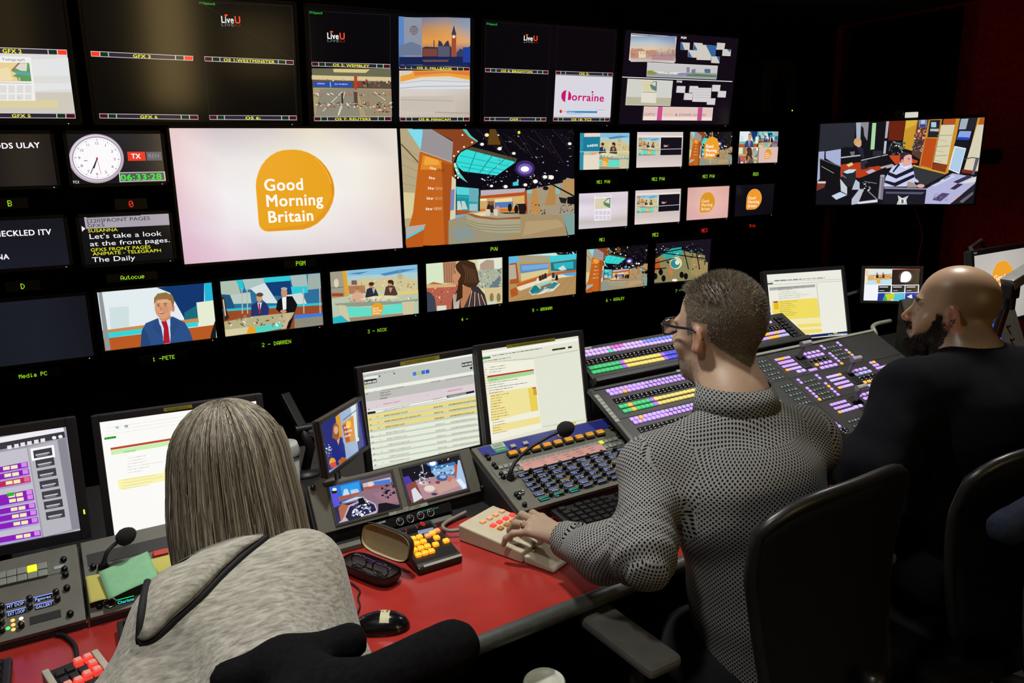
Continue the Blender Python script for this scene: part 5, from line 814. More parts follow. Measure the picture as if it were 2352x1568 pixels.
# ------------------------------------------------------------------ desk monitors
def solve_M(c, yaw, tilt, roll, k=1.): return frame(CAM+(Vector(c)-CAM)*k, yaw, tilt, roll)
mon_m = mat('black_monitor_case', '#17161a', .5, var=.15, scale=80); arm_m = mat('brushed_arm', '#6c6a6c', .35, .7)
def desk_monitor(label, M, w, h, draw, bez=.016, dep=.045, name='desktop_monitor', stand='foot', group='monitors standing on the control desk', bb=None, dz=None, case=None):
    t = thing(name, label, 'monitor', M, group); W, H0, H1 = w/2+bez, -h/2-(bb or bez), h/2+bez; cm = case or mon_m
    MB().box2((-W, .002, H0), (W, dep*.5, H1), .006).box2((-w*.3, dep*.48, -h*.3), (w*.3, dep, h*.3), .012).build('case', cm, t)
    f = MB()
    for q in (((-W, -.007, H0), (-w/2, .003, H1)), ((w/2, -.007, H0), (W, .003, H1)), ((-w/2, -.007, h/2), (w/2, .003, H1)), ((-w/2, -.007, H0), (w/2, .003, -h/2))): f.box2(*q, .0015)
    f.build('bezel', cm, t); m = Mon(); m.t = t; m.M = M; m.r = (-w/2, w/2, -h/2, h/2); m.pic = Pic(m.r, -.0005, 2e-5); draw(m.pic, m); m.pic.build('screen', t)
    I = M.inverted(); bz = DZ+.002
    if stand == 'foot':
        base = M@Vector((0, dep+.05, 0)); b0 = I@Vector((base.x, base.y, bz)); Rz = (I.to_3x3()@Matrix.Identity(3))
        MB().tube([I@Vector((base.x, base.y, bz+.005)), I@Vector((base.x, base.y, max(bz+.03, base.z-.02)))], .018, 12).box(tuple((I@Vector((base.x, base.y, base.z-.02)))+Vector((0, -.03, 0))), (.06, .075, .05), .004).build('stand_post', cm, t)
        MB().lathe([(.10, 0), (.10, .006), (.03, .012)], b0, 28, 0, Rz).build('stand_base', cm, t)
    elif stand:
        P = [I@Vector(p) for p in stand]; MB().tube([(0, dep-.004, 0)]+P, .009, 10).lathe([(.04, 0), (.04, .012)], P[-1], 20, 0, I.to_3x3()).build('monitor_arm', arm_m, t)
    return m
def lines(p, x0, y0, x1, slope, n, dy, cols, h, seed, wmin=.25, wmax=.9, hd=0):
    """rows of faint text blocks, words as short dashes"""
    R = random.Random(seed)
    for i in range(n):
        y = y0+i*dy; x = x0; e = x0+(x1-x0)*R.uniform(wmin, wmax)
        while x < e:
            q = min(e, x+R.uniform(h*1.2, h*4)); ya, yb = y+slope*(x-x0), y+slope*(q-x0); p.poly([(x, ya-h*.27), (q, yb-h*.27), (q, yb+h*.27), (x, ya+h*.27)], R.choice(cols)); x = q+h*.5
KC = (800, 780, 5.06)
def rundown(p, m):
    p.px(m.M, m.r, *KC); p.bg('#d4dccb')
    def sl(x, y, X): return y+(X-x)*(-.1745)
    def band(yl, h, c, x0=165, x1=1530):  # yl at the left edge of the screen
        o = (yl-385)*.066
        p.poly([(x0+o, yl+(x0-165)*-.1745), (x1, yl+(x1-165)*-.168), (x1, yl+h+(x1-165)*-.165), (x0+o, yl+h+(x0-165)*-.1745)], c)
    band(380, 22, '#eef0ea'); band(402, 180, '#c0c4bc'); band(580, 40, '#eceee2'); band(620, 110, '#bdbcb6'); band(726, 100, '#dccfd4'); band(826, 42, '#e8eae2')
    for i, (y, c) in enumerate(((868, '#cdd6c0'), (884, '#ead888'), (930, '#c9d4bc'), (952, '#ead888'), (998, '#c9d4bc'), (1020, '#ead888'), (1064, '#c4cfbe'), (1088, '#e6ead9'), (1134, '#c6cfc0'), (1155, '#e6ead9'), (1203, '#c6cfc0'), (1224, '#e6ead9'), (1270, '#c6cfc0'), (1291, '#e6ead9'), (1340, '#c6cfc0'), (1360, '#e6ead9'), (1408, '#c6cfc0'), (1428, '#e6ead9'))): band(y, 50, c)
    for x, y, s in ((178, 432, 'File'), (212, 424, 'Edit'), (250, 417, 'View'), (290, 408, 'Playlist'), (348, 398, 'Monitor'), (410, 388, 'Asset'), (458, 380, 'Tools'), (504, 372, 'Help')): p.text(s, x, y, x+len(s)*6.5, y-len(s)*1.1, '#33332e', 11)
    p.poly([(182, 436), (340, 414), (343, 440), (186, 462)], '#e8ece2'); p.poly([(178, 470), (325, 448), (331, 496), (184, 522)], '#262a28'); p.text('0:00:00', 188, 512, 326, 490, '#fff', 24, 1); p.poly([(1314, 270), (1434, 250), (1440, 295), (1320, 318)], '#262a28'); p.text('0:00:00', 1322, 305, 1434, 286, '#fff', 24, 1); p.poly([(1412, 318), (1440, 312), (1440, 338), (1414, 344)], '#262a28')
    for x, c in ((745, '#4a7ad8'), (796, '#a8c878'), (846, '#3a6ac8'), (895, '#2c5cd0')): y = 378-(x-745)*.175; p.poly([(x, y), (x+42, y-8), (x+45, y+34), (x+4, y+42)], c)
    p.poly([(190, 550), (206, 535), (224, 562), (198, 570)], '#c8c844'); p.ell(362, 422, 8, 9, '#222'); p.ell(532, 391, 8, 9, '#222')
    def row(y, let, name, tm, tail, b=0, c='#5a5a50'):
        x = 210+(y-600)*.115
        if let: p.text(let, x+86, y-12, x+98, y-14, c, 14, b)
        p.poly([(x-8, y+14), (x+10, y), (x+16, y+14), (x-4, y+20)], '#7a8078')
        w = len(name)*13.2; X = x+168; Y = y-28; p.text(name, X, Y+8, X+w, Y+8-w*.173, c, 17, b)
        if tm: X = 958+(y-600)*.098; Y = y-118; p.text(tm, X, Y, X+108, Y-18, c, 16, b)
        if tail: X = 1122+(y-600)*.108; Y = y-146; w = len(tail)*15.5; p.text(tail, X, Y, X+w, Y-w*.168, c, 16, b)
    row(618, 'A', 'CHECKATRADE GARDENER', '00:00:15:00', '10GMBWEATHERGARDENER')
    for y, s in ((630, '**OPT OUT**'), (660, '**OPT BACK**'), (694, 'HOMEBASE')): p.text(s, 364, y, 364+len(s)*11, y-len(s)*1.9, '#2c2c28', 15, 1)
    p.text('***MEDIA NOT FOUND***', 400, 755, 606, 718, '#c03a5a', 12, 1); p.text('1400MBORISHOLDINGOT', 1145, 608, 1325, 574, '#c03a6a', 14, 1); p.text('D', 912, 652, 926, 650, '#555', 16); row(798, 'F', '', '', '')
    p.poly([(218, 840), (312, 826), (316, 852), (222, 868)], '#262624'); p.poly([(318, 824), (1140, 660), (1142, 684), (322, 850)], '#f2f4ea'); p.line([(318, 824), (1140, 660)], 3, '#444'); p.line([(322, 850), (1142, 684)], 3, '#444'); p.text('BORIS HECKLED OUTSIDE SOT', 408, 830, 710, 768, '#777268', 18); p.text('00:00:20:19', 980, 705, 1090, 682, '#777268', 16); p.poly([(1140, 648), (1460, 588), (1462, 612), (1144, 676)], '#1f1f1d'); p.text('14GMBORISHECKLEDSOT', 1150, 668, 1370, 626, '#e4e4dc', 16, 1)
    for y, a in ((912, ('D', 'BORIS HECKLED ITV SOT', '00:00:18:02', '14GMBORISHECKLEDITVSOT')), (978, ('A', 'BORIS DONCASTER CUTS HECKLED SOT', '00:00:31:05', '14GMBORISDONCASTERCUTS')), (1042, ('B', 'BORIS FLOODS ULAY', '00:00:38:24', '14GMBORISFLOODSULAY'))): row(y, *a, b=1, c='#33301c')
    for y, a in ((1112, ('C', 'BORIS SPEECH ULAY', '00:00:42:15', '14GMBORISSPEECHULAY')), (1180, ('D', 'BORIS MOPPING ULAY', '00:00:35:07', '14GMBORISMOPPINGULAY')), (1248, ('A', 'CORBYN SCOTLAND ULAY', '00:00:37:13', '14GMCORBYNSCOTLANDULAY')), (1315, ('B', 'CORBYN FLOODING ULAY', '00:00:30:09', '14GMCORBYNFLOODINGULAY')), (1382, ('C', 'CORBYN HECKLED SOT', '00:00:19:06', '14GMCORBYNHECKLEDSOT')), (1445, ('D', 'FARAGE BOXING ULAY', '00:00:33:06', '14GMFARAGEBOXINGULAY'))): row(y, *a)
    p.poly([(1380, 1250), (1530, 1212), (1530, 1228), (1384, 1262)], '#24242a')
CM = solve_M((.986, 2.405, .773), 1.8, 5.2, .7, .8244)
m = desk_monitor('square desk monitor listing a grey and yellow playlist with 0:00:00 clocks', CM, .338, .2737, rundown, .016)
def ylabel(m, x0, y0, x1, y1, x2, y2, x3, y3, K, s, label, ink='#3c3a10'):
    h = [hit(m.M, K[0]+x/K[2], K[1]+y/K[2], -.0075) for x, y in ((x0, y0), (x1, y1), (x2, y2), (x3, y3))]; b = MB(); M = m.M@Matrix.Translation((h[3][0], -.0072, h[3][1])); t = thing('yellow_label', label, 'label', M, 'yellow labels on monitor bezels')
    P = [(a-h[3][0], c-h[3][1]) for a, c in h]; W = P[1][0]; H = P[0][1]; MB().box2((0, -.0006, 0), (W, 0, H)).build('tape', mat('yellow_tape', '#8c8418', .6, var=.06), t)
    p = Pic((0, W, 0, H), -.0008); p.text(s, .12, .8, .88, .8, ink, .55); p.build('printed_letters', t, colmat('print_ink'))
ylabel(m, 602, 258, 1058, 180, 1062, 220, 606, 302, KC, 'START DYNERGY CLIENT', 'yellow label on the top bezel of the grey and yellow playlist monitor')
KD = (600, 760, 2.94)
def rundown2(p, m):
    p.px(m.M, m.r, *KD); p.bg('#e4e4d2'); p.poly([(1485, 150), (2140, 48), (2142, 66), (1487, 168)], '#f2f2ea'); lines(p, 1560, 168, 1900, -.155, 1, 10, ['#6a86a8', '#8a8a80', '#3a3a3a'], 8, 2, .9, 1.); lines(p, 1500, 206, 1700, -.155, 1, 10, ['#666', '#999'], 9, 3, .9, 1.); p.poly([(1490, 178), (1545, 170), (1547, 184), (1492, 192)], '#1f4a20'); p.text('06:33:27', 1496, 188, 1542, 181, '#50f050', 8)
    for x in (1963, 2008): p.poly([(x, 122-(x-1963)*.15), (x+44, 115-(x-1963)*.15), (x+45, 127-(x-1963)*.15), (x+1, 134-(x-1963)*.15)], '#1f3a20')
    p.poly([(2070, 105), (2096, 101), (2097, 113), (2071, 117)], '#401818'); p.poly([(1492, 212), (1840, 180), (2140, 125), (2142, 132), (1842, 188), (1494, 222)], '#c8c8b4')
    p.poly([(1505, 215), (1838, 190), (1892, 655), (1548, 748)], '#f0eedd'); p.poly([(1840, 186), (2142, 132), (2195, 605), (1894, 655)], '#e3e5d4'); p.poly([(1525, 303), (1838, 257), (1839, 267), (1526, 316)], '#b4382c'); p.poly([(1526, 318), (1840, 268), (1842, 290), (1528, 346)], '#a4d890'); p.poly([(1540, 420), (1852, 372), (1870, 530), (1556, 610)], '#efe29a'); p.poly([(1800, 388), (1852, 380), (1870, 535), (1822, 545)], '#e8cf58'); p.poly([(1828, 382), (1853, 378), (1854, 386), (1830, 390)], '#8a2a8a'); p.poly([(1835, 388), (1855, 385), (1862, 430), (1838, 432)], '#d8a020'); p.poly([(1558, 640), (1880, 575), (1886, 620), (1562, 690)], '#efe094')
    lines(p, 1540, 245, 1800, -.13, 3, 17, ['#7a746a', '#a8a298'], 7, 4); lines(p, 1535, 352, 1830, -.15, 5, 17, ['#8a857a', '#5f5c54'], 7, 5); lines(p, 1548, 440, 1800, -.17, 10, 18, ['#a8863a', '#8c7a40', '#c49a4a'], 8, 6, .2, .55); lines(p, 1560, 620, 1800, -.2, 5, 18, ['#a8863a', '#8a8270'], 7, 7, .2, .6); p.text('HOME BASE', 1545, 334, 1590, 327, '#3f8a3a', 8); lines(p, 1506, 260, 1530, -.15, 24, 19, ['#d88a50', '#c8a080'], 7, 8, .5, 1.)
    p.poly([(1894, 640), (2195, 592), (2196, 600), (1896, 650)], '#d4d4c0'); p.poly([(2098, 614), (2120, 610), (2121, 624), (2100, 628)], '#d8c23a')
DM = solve_M((1.386, 2.321, .807), 1.7, 9.6, -.3, .8244)
m = desk_monitor('square desk monitor with a yellow running order beside a blank pale pane', DM, .338, .27, rundown2, .016); 
ylabel(m, 1657, 95, 1982, 44, 1984, 66, 1659, 117, KD, 'PCN 12 EXPRESSION/SWITCHER NEWS/GRAPHICS', 'yellow label on the top bezel of the monitor with the blank pale pane')
KE = (600, 760, 2.94)
def interview(p, m):
    p.px(m.M, m.r, *KE); p.bg('#2c2f7c'); p.poly([(388, 632), (520, 550), (560, 900), (440, 965)], '#272b74'); p.poly([(500, 580), (530, 555), (548, 720), (520, 740)], '#d89a2c'); p.poly([(527, 550), (610, 505), (660, 830), (570, 890)], '#9aaed0'); p.poly([(600, 505), (645, 480), (660, 740), (640, 750)], '#d4dfe8'); p.poly([(545, 630), (620, 570), (634, 740), (570, 760)], '#d88a20'); p.poly([(545, 640), (570, 620), (600, 745), (572, 752)], '#a84a28'); p.ell(588, 630, 18, 26, '#f2c040', 14); p.text('Good', 558, 660, 590, 648, '#fff', 12, 1).text('Morning', 562, 690, 610, 672, '#fff', 12, 1).text('Britain', 566, 718, 604, 704, '#fff', 12, 1); p.line([(640, 490), (655, 720)], 6, '#2b5a50'); p.line([(552, 600), (645, 530)], 5, '#2b5a50')
    p.poly([(470, 860), (485, 750), (505, 712), (540, 715), (560, 770), (570, 850), (540, 890), (475, 905)], '#1f2a7c'); p.poly([(500, 715), (520, 770), (530, 715)], '#d8a484'); p.poly([(478, 720), (482, 640), (500, 618), (520, 640), (526, 715), (512, 740)], '#9a5a34'); p.ell(503, 668, 15, 28, '#dca888', 16); p.poly([(440, 965), (420, 830), (470, 800), (478, 900), (520, 930)], '#3d3a7a'); p.poly([(515, 880), (545, 850), (575, 860), (570, 890), (530, 905)], '#b0622c')
    p.speck(26, (420, 765, 475, 850), ['#dfe6ee', '#8aa0c0', '#4a5a94'], 4, 12, 3); p.poly([(445, 950), (560, 880), (640, 840), (690, 790), (700, 800), (450, 965)], '#a8b8dc'); p.ell(478, 885, 22, 30, '#e8a42c', 16); p.poly([(460, 895), (498, 880), (508, 915), (470, 925)], '#d8504a')
EM = solve_M((.637, 2.186, .815), 46.5, 6.4, -2.2, .846)
m = desk_monitor('small angled monitor showing a red haired woman in blue before a logo', EM, .22, .1225, interview, .010, .03, stand=[EM@Vector((0, .09, .01)), Vector((.56, 2.03, .86)), Vector((.57, 2.04, DZ+.012))], case=mat('bronze_black_case', '#221c16', .4))
KB = (200, 920, 2.42)
def rundown3(p, m):
    p.px(m.M, m.r, *KB); p.bg('#fbfaf6'); p.poly([(95, 205), (160, 195), (162, 207), (97, 217)], '#1f6a20'); p.text('06:33:27', 98, 214, 160, 205, '#40ff40', 9); p.poly([(130, 262), (540, 196), (541, 208), (131, 274)], '#c0452c'); p.poly([(132, 276), (541, 210), (545, 232), (136, 302)], '#c8f0b0'); p.text('HOME BASE', 205, 290, 270, 280, '#4a9a40', 9); p.poly([(820, 90), (850, 86), (851, 96), (822, 100)], '#2f7a2c'); p.poly([(865, 80), (902, 75), (903, 87), (866, 92)], '#8a3028'); p.poly([(170, 440), (520, 385), (520, 425), (180, 496)], '#fbf3b0'); p.poly([(430, 390), (448, 387), (452, 440), (434, 446)], '#f0e070'); p.poly([(442, 380), (455, 378), (456, 386), (443, 388)], '#d84a5a'); p.rect(158, 142, 176, 154, '#b0c0c4'); p.rect(208, 134, 228, 148, '#9ab0b4'); lines(p, 225, 320, 480, -.16, 6, 16, ['#c8c8c0', '#a8a8a0', '#3a3a38'], 3, 3, .3, .8); lines(p, 200, 440, 460, -.16, 4, 16, ['#d0c480'], 4, 5, .4, .9); lines(p, 110, 150, 900, -.15, 3, 18, ['#d8dcd8', '#c4ccc8'], 3, 6, .5, .9)
    p.poly([(155, 752), (420, 704), (425, 728), (158, 772)], '#1f2c6a')
    for x, y, c in ((285, 740, '#d84a3a'), (318, 733, '#b8ccf0'), (350, 727, '#50c8d8')): p.ell(x, y, 9, 9, c, 12)
BM_ = solve_M((.243, 2.655, .641), -4.8, 7.5, 0, .713)
m = desk_monitor('bright square monitor behind the woman in the grey hoodie', BM_, .338, .2667, rundown3, .016)
ylabel(m, 425, 42, 582, 19, 584, 37, 427, 61, KB, 'PCN 1 DYNERGY PLAYOUT', 'yellow label on the top bezel of the bright monitor behind the woman')
KA = (0, 900, 2.347)
def grid_app(p, m):
    p.px(m.M, m.r, *KA); p.bg('#9a98a4'); p.poly([(-700, 370), (340, 185), (346, 212), (-700, 402)], '#efedf2'); p.poly([(-700, 400), (346, 212), (352, 245), (-700, 440)], '#3c3a40')
    for x, y in ((50, 298), (88, 290), (122, 282), (158, 275), (195, 267), (230, 260)): p.poly([(x-12, y-8), (x+12, y-12), (x+14, y+8), (x-10, y+12)], '#e8e6ea')
    p.ell(292, 246, 12, 9, '#f6f4f8', 12); p.ell(326, 240, 12, 9, '#f6f4f8', 12); p.poly([(-700, 440), (145, 300), (230, 800), (-700, 960)], '#c4c1cc'); p.poly([(150, 298), (308, 258), (388, 738), (236, 782)], '#b6b4bc'); p.poly([(310, 258), (352, 250), (440, 730), (388, 742)], '#8a8892')
    for x, y, w in ((178, 316, 0), (190, 368, 1), (200, 425, 1), (212, 482, 1), (224, 538, 1), (235, 592, 1), (246, 648, 1)):
        if not w: p.poly([(x-14, y-10), (x+112, y-32), (x+120, y+34), (x-6, y+56)], '#fbfafc')
        p.poly([(x, y), (x+100, y-18), (x+106, y+24), (x+6, y+42)], '#403e46'); p.line([(x+14, y+24), (x+88, y+10)], 7, '#c8c6ce'); p.line([(x+20, y+32), (x+80, y+21)], 4, '#9a98a2')
    V = '#8a1fb8'
    for y, c in ((392, V), (430, V), (470, '#c02a5a'), (540, V), (566, V), (612, V), (650, V), (690, V), (760, V)):
        X = 148+(y-392)*.19
        p.poly([(-700, y+150), (X, y-18), (X+5, y+12), (-700, y+178)], c); p.poly([(X-34, y-10), (X-4, y-15), (X-1, y+8), (X-31, y+13)], '#d88ae8' if c == V else '#e86a8a'); p.poly([(X-132, y+12), (X-96, y+6), (X-94, y+24), (X-130, y+30)], '#f2ecb4'); p.poly([(X-90, y+5), (X-54, y-1), (X-52, y+18), (X-88, y+24)], '#f2ecb4'); p.poly([(-700, y+178), (X+5, y+12), (X+6, y+22), (-700, y+190)], '#a89cd8')
    p.poly([(38, 545), (76, 538), (78, 556), (40, 563)], '#28b828')
    for x, y in ((212, 802), (296, 778), (378, 755)): p.poly([(x, y-6), (x+20, y-10), (x+21, y+6), (x+1, y+10)], '#38a838'); p.rect(x+26, y-10, x+44, y-2, '#f4f2f6')
    p.line([(-700, 950), (170, 798)], 6, '#6a6872'); p.line([(-700, 990), (440, 742)], 9, '#f0eef2')
AC = atd((147+189.6)/2, (981+1216)/2, 1.74); AM0 = frame(AC, -3, 9, 0); ha, hb = hit(AM0, 147, 981), hit(AM0, 189.6, 1216); AH = ha[1]-hb[1]; AM = AM0@Matrix.Translation((-.17+.5*(ha[0]+hb[0]), 0, 0))
m = desk_monitor('grey and purple control screen at the left edge of the desk', AM, .34, AH, grid_app, .02, bb=.022)
q = AM@Vector((.19, -.006, -AH/2-.012)); 
MB().box2((.181, -.0085, -AH/2+.035), (.184, -.0065, -AH/2+.045)).build('power_light', mat('led_green', '#9cf03c', emit='#a8ff3c', es=1.5), m.t)
KI = (1700, 440, 3.607)
def rundown4(p, m):
    p.px(m.M, m.r, *KI); p.bg('#ecebe0'); lines(p, 285, 738, 720, -.06, 1, 12, ['#8a8a84', '#55606c', '#aaa'], 14, 3, .95, 1.); p.poly([(222, 758), (270, 754), (272, 766), (224, 770)], '#2f6a30'); p.line([(215, 745), (835, 725)], 3, '#b4b4aa'); p.line([(230, 772), (840, 740)], 3, '#a8a8a0'); p.poly([(240, 795), (620, 768), (622, 790), (244, 820)], '#a8a8a4'); p.line([(632, 760), (672, 1165)], 4, '#b0b0a4'); p.poly([(262, 905), (636, 880), (662, 1042), (360, 1060), (268, 1010)], '#f0dc60'); p.poly([(430, 1060), (666, 1045), (676, 1165), (520, 1180)], '#f2e8b0'); p.poly([(470, 1100), (670, 1088), (674, 1112), (490, 1125)], '#eedb70'); p.poly([(500, 1145), (675, 1135), (677, 1165), (520, 1178)], '#eedb70'); p.poly([(275, 910), (310, 908), (312, 920), (277, 922)], '#7a2a9a'); p.poly([(278, 925), (316, 922), (320, 975), (282, 978)], '#e8b820')
    lines(p, 315, 800, 600, -.07, 6, 17, ['#6a6a64', '#a8a8a0', '#333'], 5, 5, .4, .95); lines(p, 325, 915, 620, -.06, 8, 16, ['#a89a3a', '#8a7e34'], 6, 6, .3, .55); p.poly([(545, 1190), (888, 1155), (890, 1175), (548, 1212)], '#1c2450'); lines(p, 725, 1185, 885, -.08, 1, 10, ['#cfe0f8', '#6aa0d8'], 7, 9, .9, 1.); p.poly([(765, 1168), (800, 1164), (801, 1172), (767, 1176)], '#e0c838')
IM = solve_M((2.449, 2.048, 1.035), -12.8, 14.6, 0, 1.112)
m = desk_monitor('square monitor with a yellow running order right of the grey haired man', IM, .376, .285, rundown4, .016)
def multi(p, m):
    p.px(m.M, m.r, *KI); p.bg('#f2f4fb'); p.poly([(1035, 640), (1262, 640), (1255, 770), (1030, 770)], '#f4e6c8'); p.poly([(1060, 655), (1262, 645), (1258, 680), (1058, 690)], '#d8e8f0'); p.poly([(1060, 690), (1262, 680), (1258, 730), (1055, 735)], '#d8b070'); p.speck(16, (1065, 680, 1255, 730), ['#c07a34', '#f0d8a0', '#8a5a30'], 6, 14, 3); p.poly([(1060, 735), (1258, 725), (1256, 768), (1040, 770)], '#bfe0ec'); p.ell(1145, 745, 18, 16, '#f0a830', 12)
    for x, c in ((1135, '#26242e'), (1185, '#6a2a2c')): p.poly([(x-12, 715), (x-6, 685), (x+8, 685), (x+14, 715)], c); p.ell(x, 678, 8, 10, '#c08a68', 10)
    p.poly([(1260, 645), (1492, 640), (1490, 770), (1256, 772)], '#1c1216'); p.line([(1260, 645), (1492, 641), (1490, 770)], 5, '#c83a34'); p.ell(1372, 706, 60, 52, '#4a3a44'); gmb(p, 1330, 660, 1418, 750, white=True)
    for x in (1145, 1258, 1370): p.poly([(x, 778), (x+105, 776), (x+100, 832), (x-2, 834)], '#1a1a20'); p.line([(x+8, 790), (x+80, 789)], 7, '#e8e8f0'); p.line([(x+8, 820), (x+48, 819)], 5, '#c8c8d0')
    p.poly([(1142, 840), (1250, 838), (1245, 902), (1136, 902)], '#3aa878'); p.poly([(1142, 842), (1200, 840), (1180, 900), (1136, 902)], '#2438a8'); p.poly([(1200, 850), (1280, 840), (1290, 890), (1220, 902)], '#c8cc30'); p.poly([(1280, 840), (1365, 838), (1360, 902), (1270, 902)], '#5ac0d8'); p.poly([(1368, 838), (1490, 836), (1486, 902), (1362, 902)], '#2430a0'); p.poly([(1380, 870), (1420, 850), (1430, 890)], '#e8ecf8'); p.rect(1040, 648, 1062, 700, '#e8d0b8')
JM = solve_M((3.058, 2.122, 1.048), -41, 6.2, 0)
m = desk_monitor('small split screen monitor behind the bald man', JM, .22, .137, multi, .012, .03, stand=[JM@Vector((0, .10, 0)), Vector((2.95, 2.30, .98)), Vector((2.93, 2.32, DZ+.012))])
# right-hand monitor with the logo
KM0 = frame(atd(2234, 588, 3.15), 5, 8); KM = KM0@Matrix.Translation((.23, 0, -.145))
def logo_scr(p, m):
    p.uv().grad(0, 0, 1, 1, [['#b9b4ae', '#bdb8b2', '#b0aba6'], ['#c4bfba', '#c6c2bc', '#b4b0aa'], ['#b8b2ae', '#bab5b0', '#a8a49e']]); p.px(m.M, m.r, *KI); gmb(p, 2085, 573, 2268, 880, '#eda02a', '#fff2e0')
m = desk_monitor('big monitor with an orange logo at the right edge', KM, .46, .29, logo_scr, .022, .05, stand=[KM@Vector((0, .12, .17)), KM@Vector((.14, .14, .19)), KM@Vector((.30, .2, .14)), Vector(((KM@Vector((.30, .2, 0))).x, (KM@Vector((.30, .2, 0))).y, DZ+.012))])
MB().box2((-.235, -.0078, .152), (-.21, -.0072, .160)).build('sticker', mat('pale_sticker', '#9aa89a', .6), m.t)['label'] = 'pale sticker on the bezel corner'
# studio monitor in the corner
KT = (1860, 240, 5.6)
TM = solve_M((4.675, 3.289, 1.537), -51.1, -9.6, .4)
def office(p):
    p.px(TM, (-.465, .465, -.2648, .2648), *KT); p.bg('#15141a'); p.poly([(140, 250), (590, 225), (560, 560), (115, 600)], '#2a2c34'); p.poly([(595, 225), (655, 222), (650, 450), (600, 455)], '#a4aec4'); p.poly([(655, 222), (760, 218), (740, 460), (650, 455)], '#8a8a92'); p.poly([(660, 270), (690, 300), (700, 400), (740, 470), (650, 470)], '#17161a'); p.poly([(805, 238), (855, 236), (830, 575), (780, 580)], '#a6d6a0'); p.poly([(985, 215), (1020, 212), (995, 430), (965, 435)], '#b4aab8'); p.poly([(960, 470), (990, 468), (975, 630), (945, 635)], '#b8bcc8'); p.poly([(1020, 212), (1230, 205), (1190, 460), (1010, 460)], '#6a2412'); p.poly([(1235, 205), (1400, 195), (1380, 260), (1330, 600), (1200, 560), (1195, 500)], '#c8962c'); p.poly([(1240, 205), (1385, 196), (1360, 260), (1230, 320)], '#d8b03a')
    p.poly([(1390, 195), (1530, 190), (1440, 720), (1310, 640)], '#5a3a34'); p.speck(60, (1345, 300, 1500, 460), ['#b0482c', '#d8784a', '#7a2a24', '#e8c8b8'], 8, 24, 3); p.speck(60, (1320, 400, 1470, 600), ['#3a3438', '#8a8288', '#c8b8b0', '#241c20'], 6, 18, 4, 1.8); p.poly([(1405, 195), (1510, 192), (1500, 290), (1400, 290)], '#7a86a8'); p.rect(1430, 196, 1480, 245, '#b8c4dc'); p.rect(1415, 255, 1490, 285, '#34407a')
    p.poly([(1530, 190), (1700, 185), (1690, 250), (1560, 850), (1405, 780)], '#c88e2c'); p.poly([(1545, 200), (1680, 195), (1650, 420), (1510, 420)], '#26262c'); p.rect(1560, 225, 1625, 290, '#a8c8dc'); p.poly([(1550, 310), (1660, 310), (1655, 345), (1545, 340)], '#b8bcc0'); p.poly([(1490, 430), (1635, 435), (1560, 815), (1420, 780)], '#bc4c1c')
    p.poly([(1720, 185), (1900, 178), (1890, 250), (1710, 255)], '#b05024'); p.poly([(1690, 260), (1875, 255), (1760, 770), (1590, 740)], '#d8cfae')
    for y in (400, 540, 660): p.line([(1640+(400-y)*.2, y), (1830+(400-y)*.25, y-10)], 9, '#a89c78'); p.line([(1650+(400-y)*.2, y+50), (1760+(400-y)*.25, y+70)], 6, '#b4a884')
    p.poly([(1880, 180), (1935, 178), (1780, 880), (1740, 870)], '#c88e2c'); p.poly([(1330, 770), (1770, 880), (1740, 895), (1320, 790)], '#d0a03a'); p.poly([(1575, 750), (1770, 770), (1740, 870), (1565, 830)], '#8a3a1c'); p.poly([(1930, 178), (2160, 168), (2100, 330), (1900, 320)], '#26262e'); p.poly([(1945, 182), (2040, 178), (2005, 315), (1915, 318)], '#9fb0b8'); p.poly([(1900, 330), (2085, 335), (2045, 470), (1875, 465)], '#15141a'); p.poly([(1925, 338), (2078, 340), (2050, 440), (1890, 440)], '#8aa4e0'); p.poly([(1900, 415), (2050, 420), (2045, 455), (1890, 450)], '#2448b8'); p.poly([(1870, 470), (2035, 475), (2020, 540), (1850, 530)], '#1a1820')
    p.poly([(2160, 168), (2247, 162), (2200, 860), (1990, 850)], '#c89034'); p.poly([(2150, 260), (2240, 255), (2180, 850), (1980, 830)], '#d6cfb4'); p.poly([(2190, 165), (2247, 162), (2240, 255), (2165, 255)], '#b05a28'); p.poly([(1960, 830), (2100, 850), (2090, 890), (1950, 870)], '#7a2c1c')
    p.poly([(1860, 530), (2010, 560), (1920, 890), (1780, 830)], '#e8eef6'); p.poly([(1870, 545), (2000, 570), (1915, 875), (1795, 822)], '#aecbe6'); p.line([(1990, 700), (2080, 680), (2180, 690)], 12, '#4a4a52'); p.poly([(2130, 690), (2180, 685), (2110, 900), (2080, 900)], '#5a5a6c')
    p.poly([(1330, 790), (1740, 900), (1480, 1040), (1400, 1060), (1320, 950)], '#34363a')
    p.poly([(110, 605), (190, 598), (185, 700), (130, 950), (90, 1000)], '#a4aed0'); p.poly([(205, 600), (400, 570), (395, 800), (205, 690)], '#a8b0d4'); p.poly([(450, 545), (670, 545), (660, 660), (400, 690), (400, 560)], '#141418'); p.poly([(515, 605), (580, 600), (570, 650), (530, 650)], '#6a6e74'); p.line([(400, 680), (650, 650)], 16, '#b4b8bc'); p.ell(615, 480, 50, 55, '#c8a468', 18); p.ell(630, 505, 34, 42, '#d8a488', 16); p.poly([(600, 545), (660, 545), (690, 570), (700, 680), (680, 690)], '#26263a')
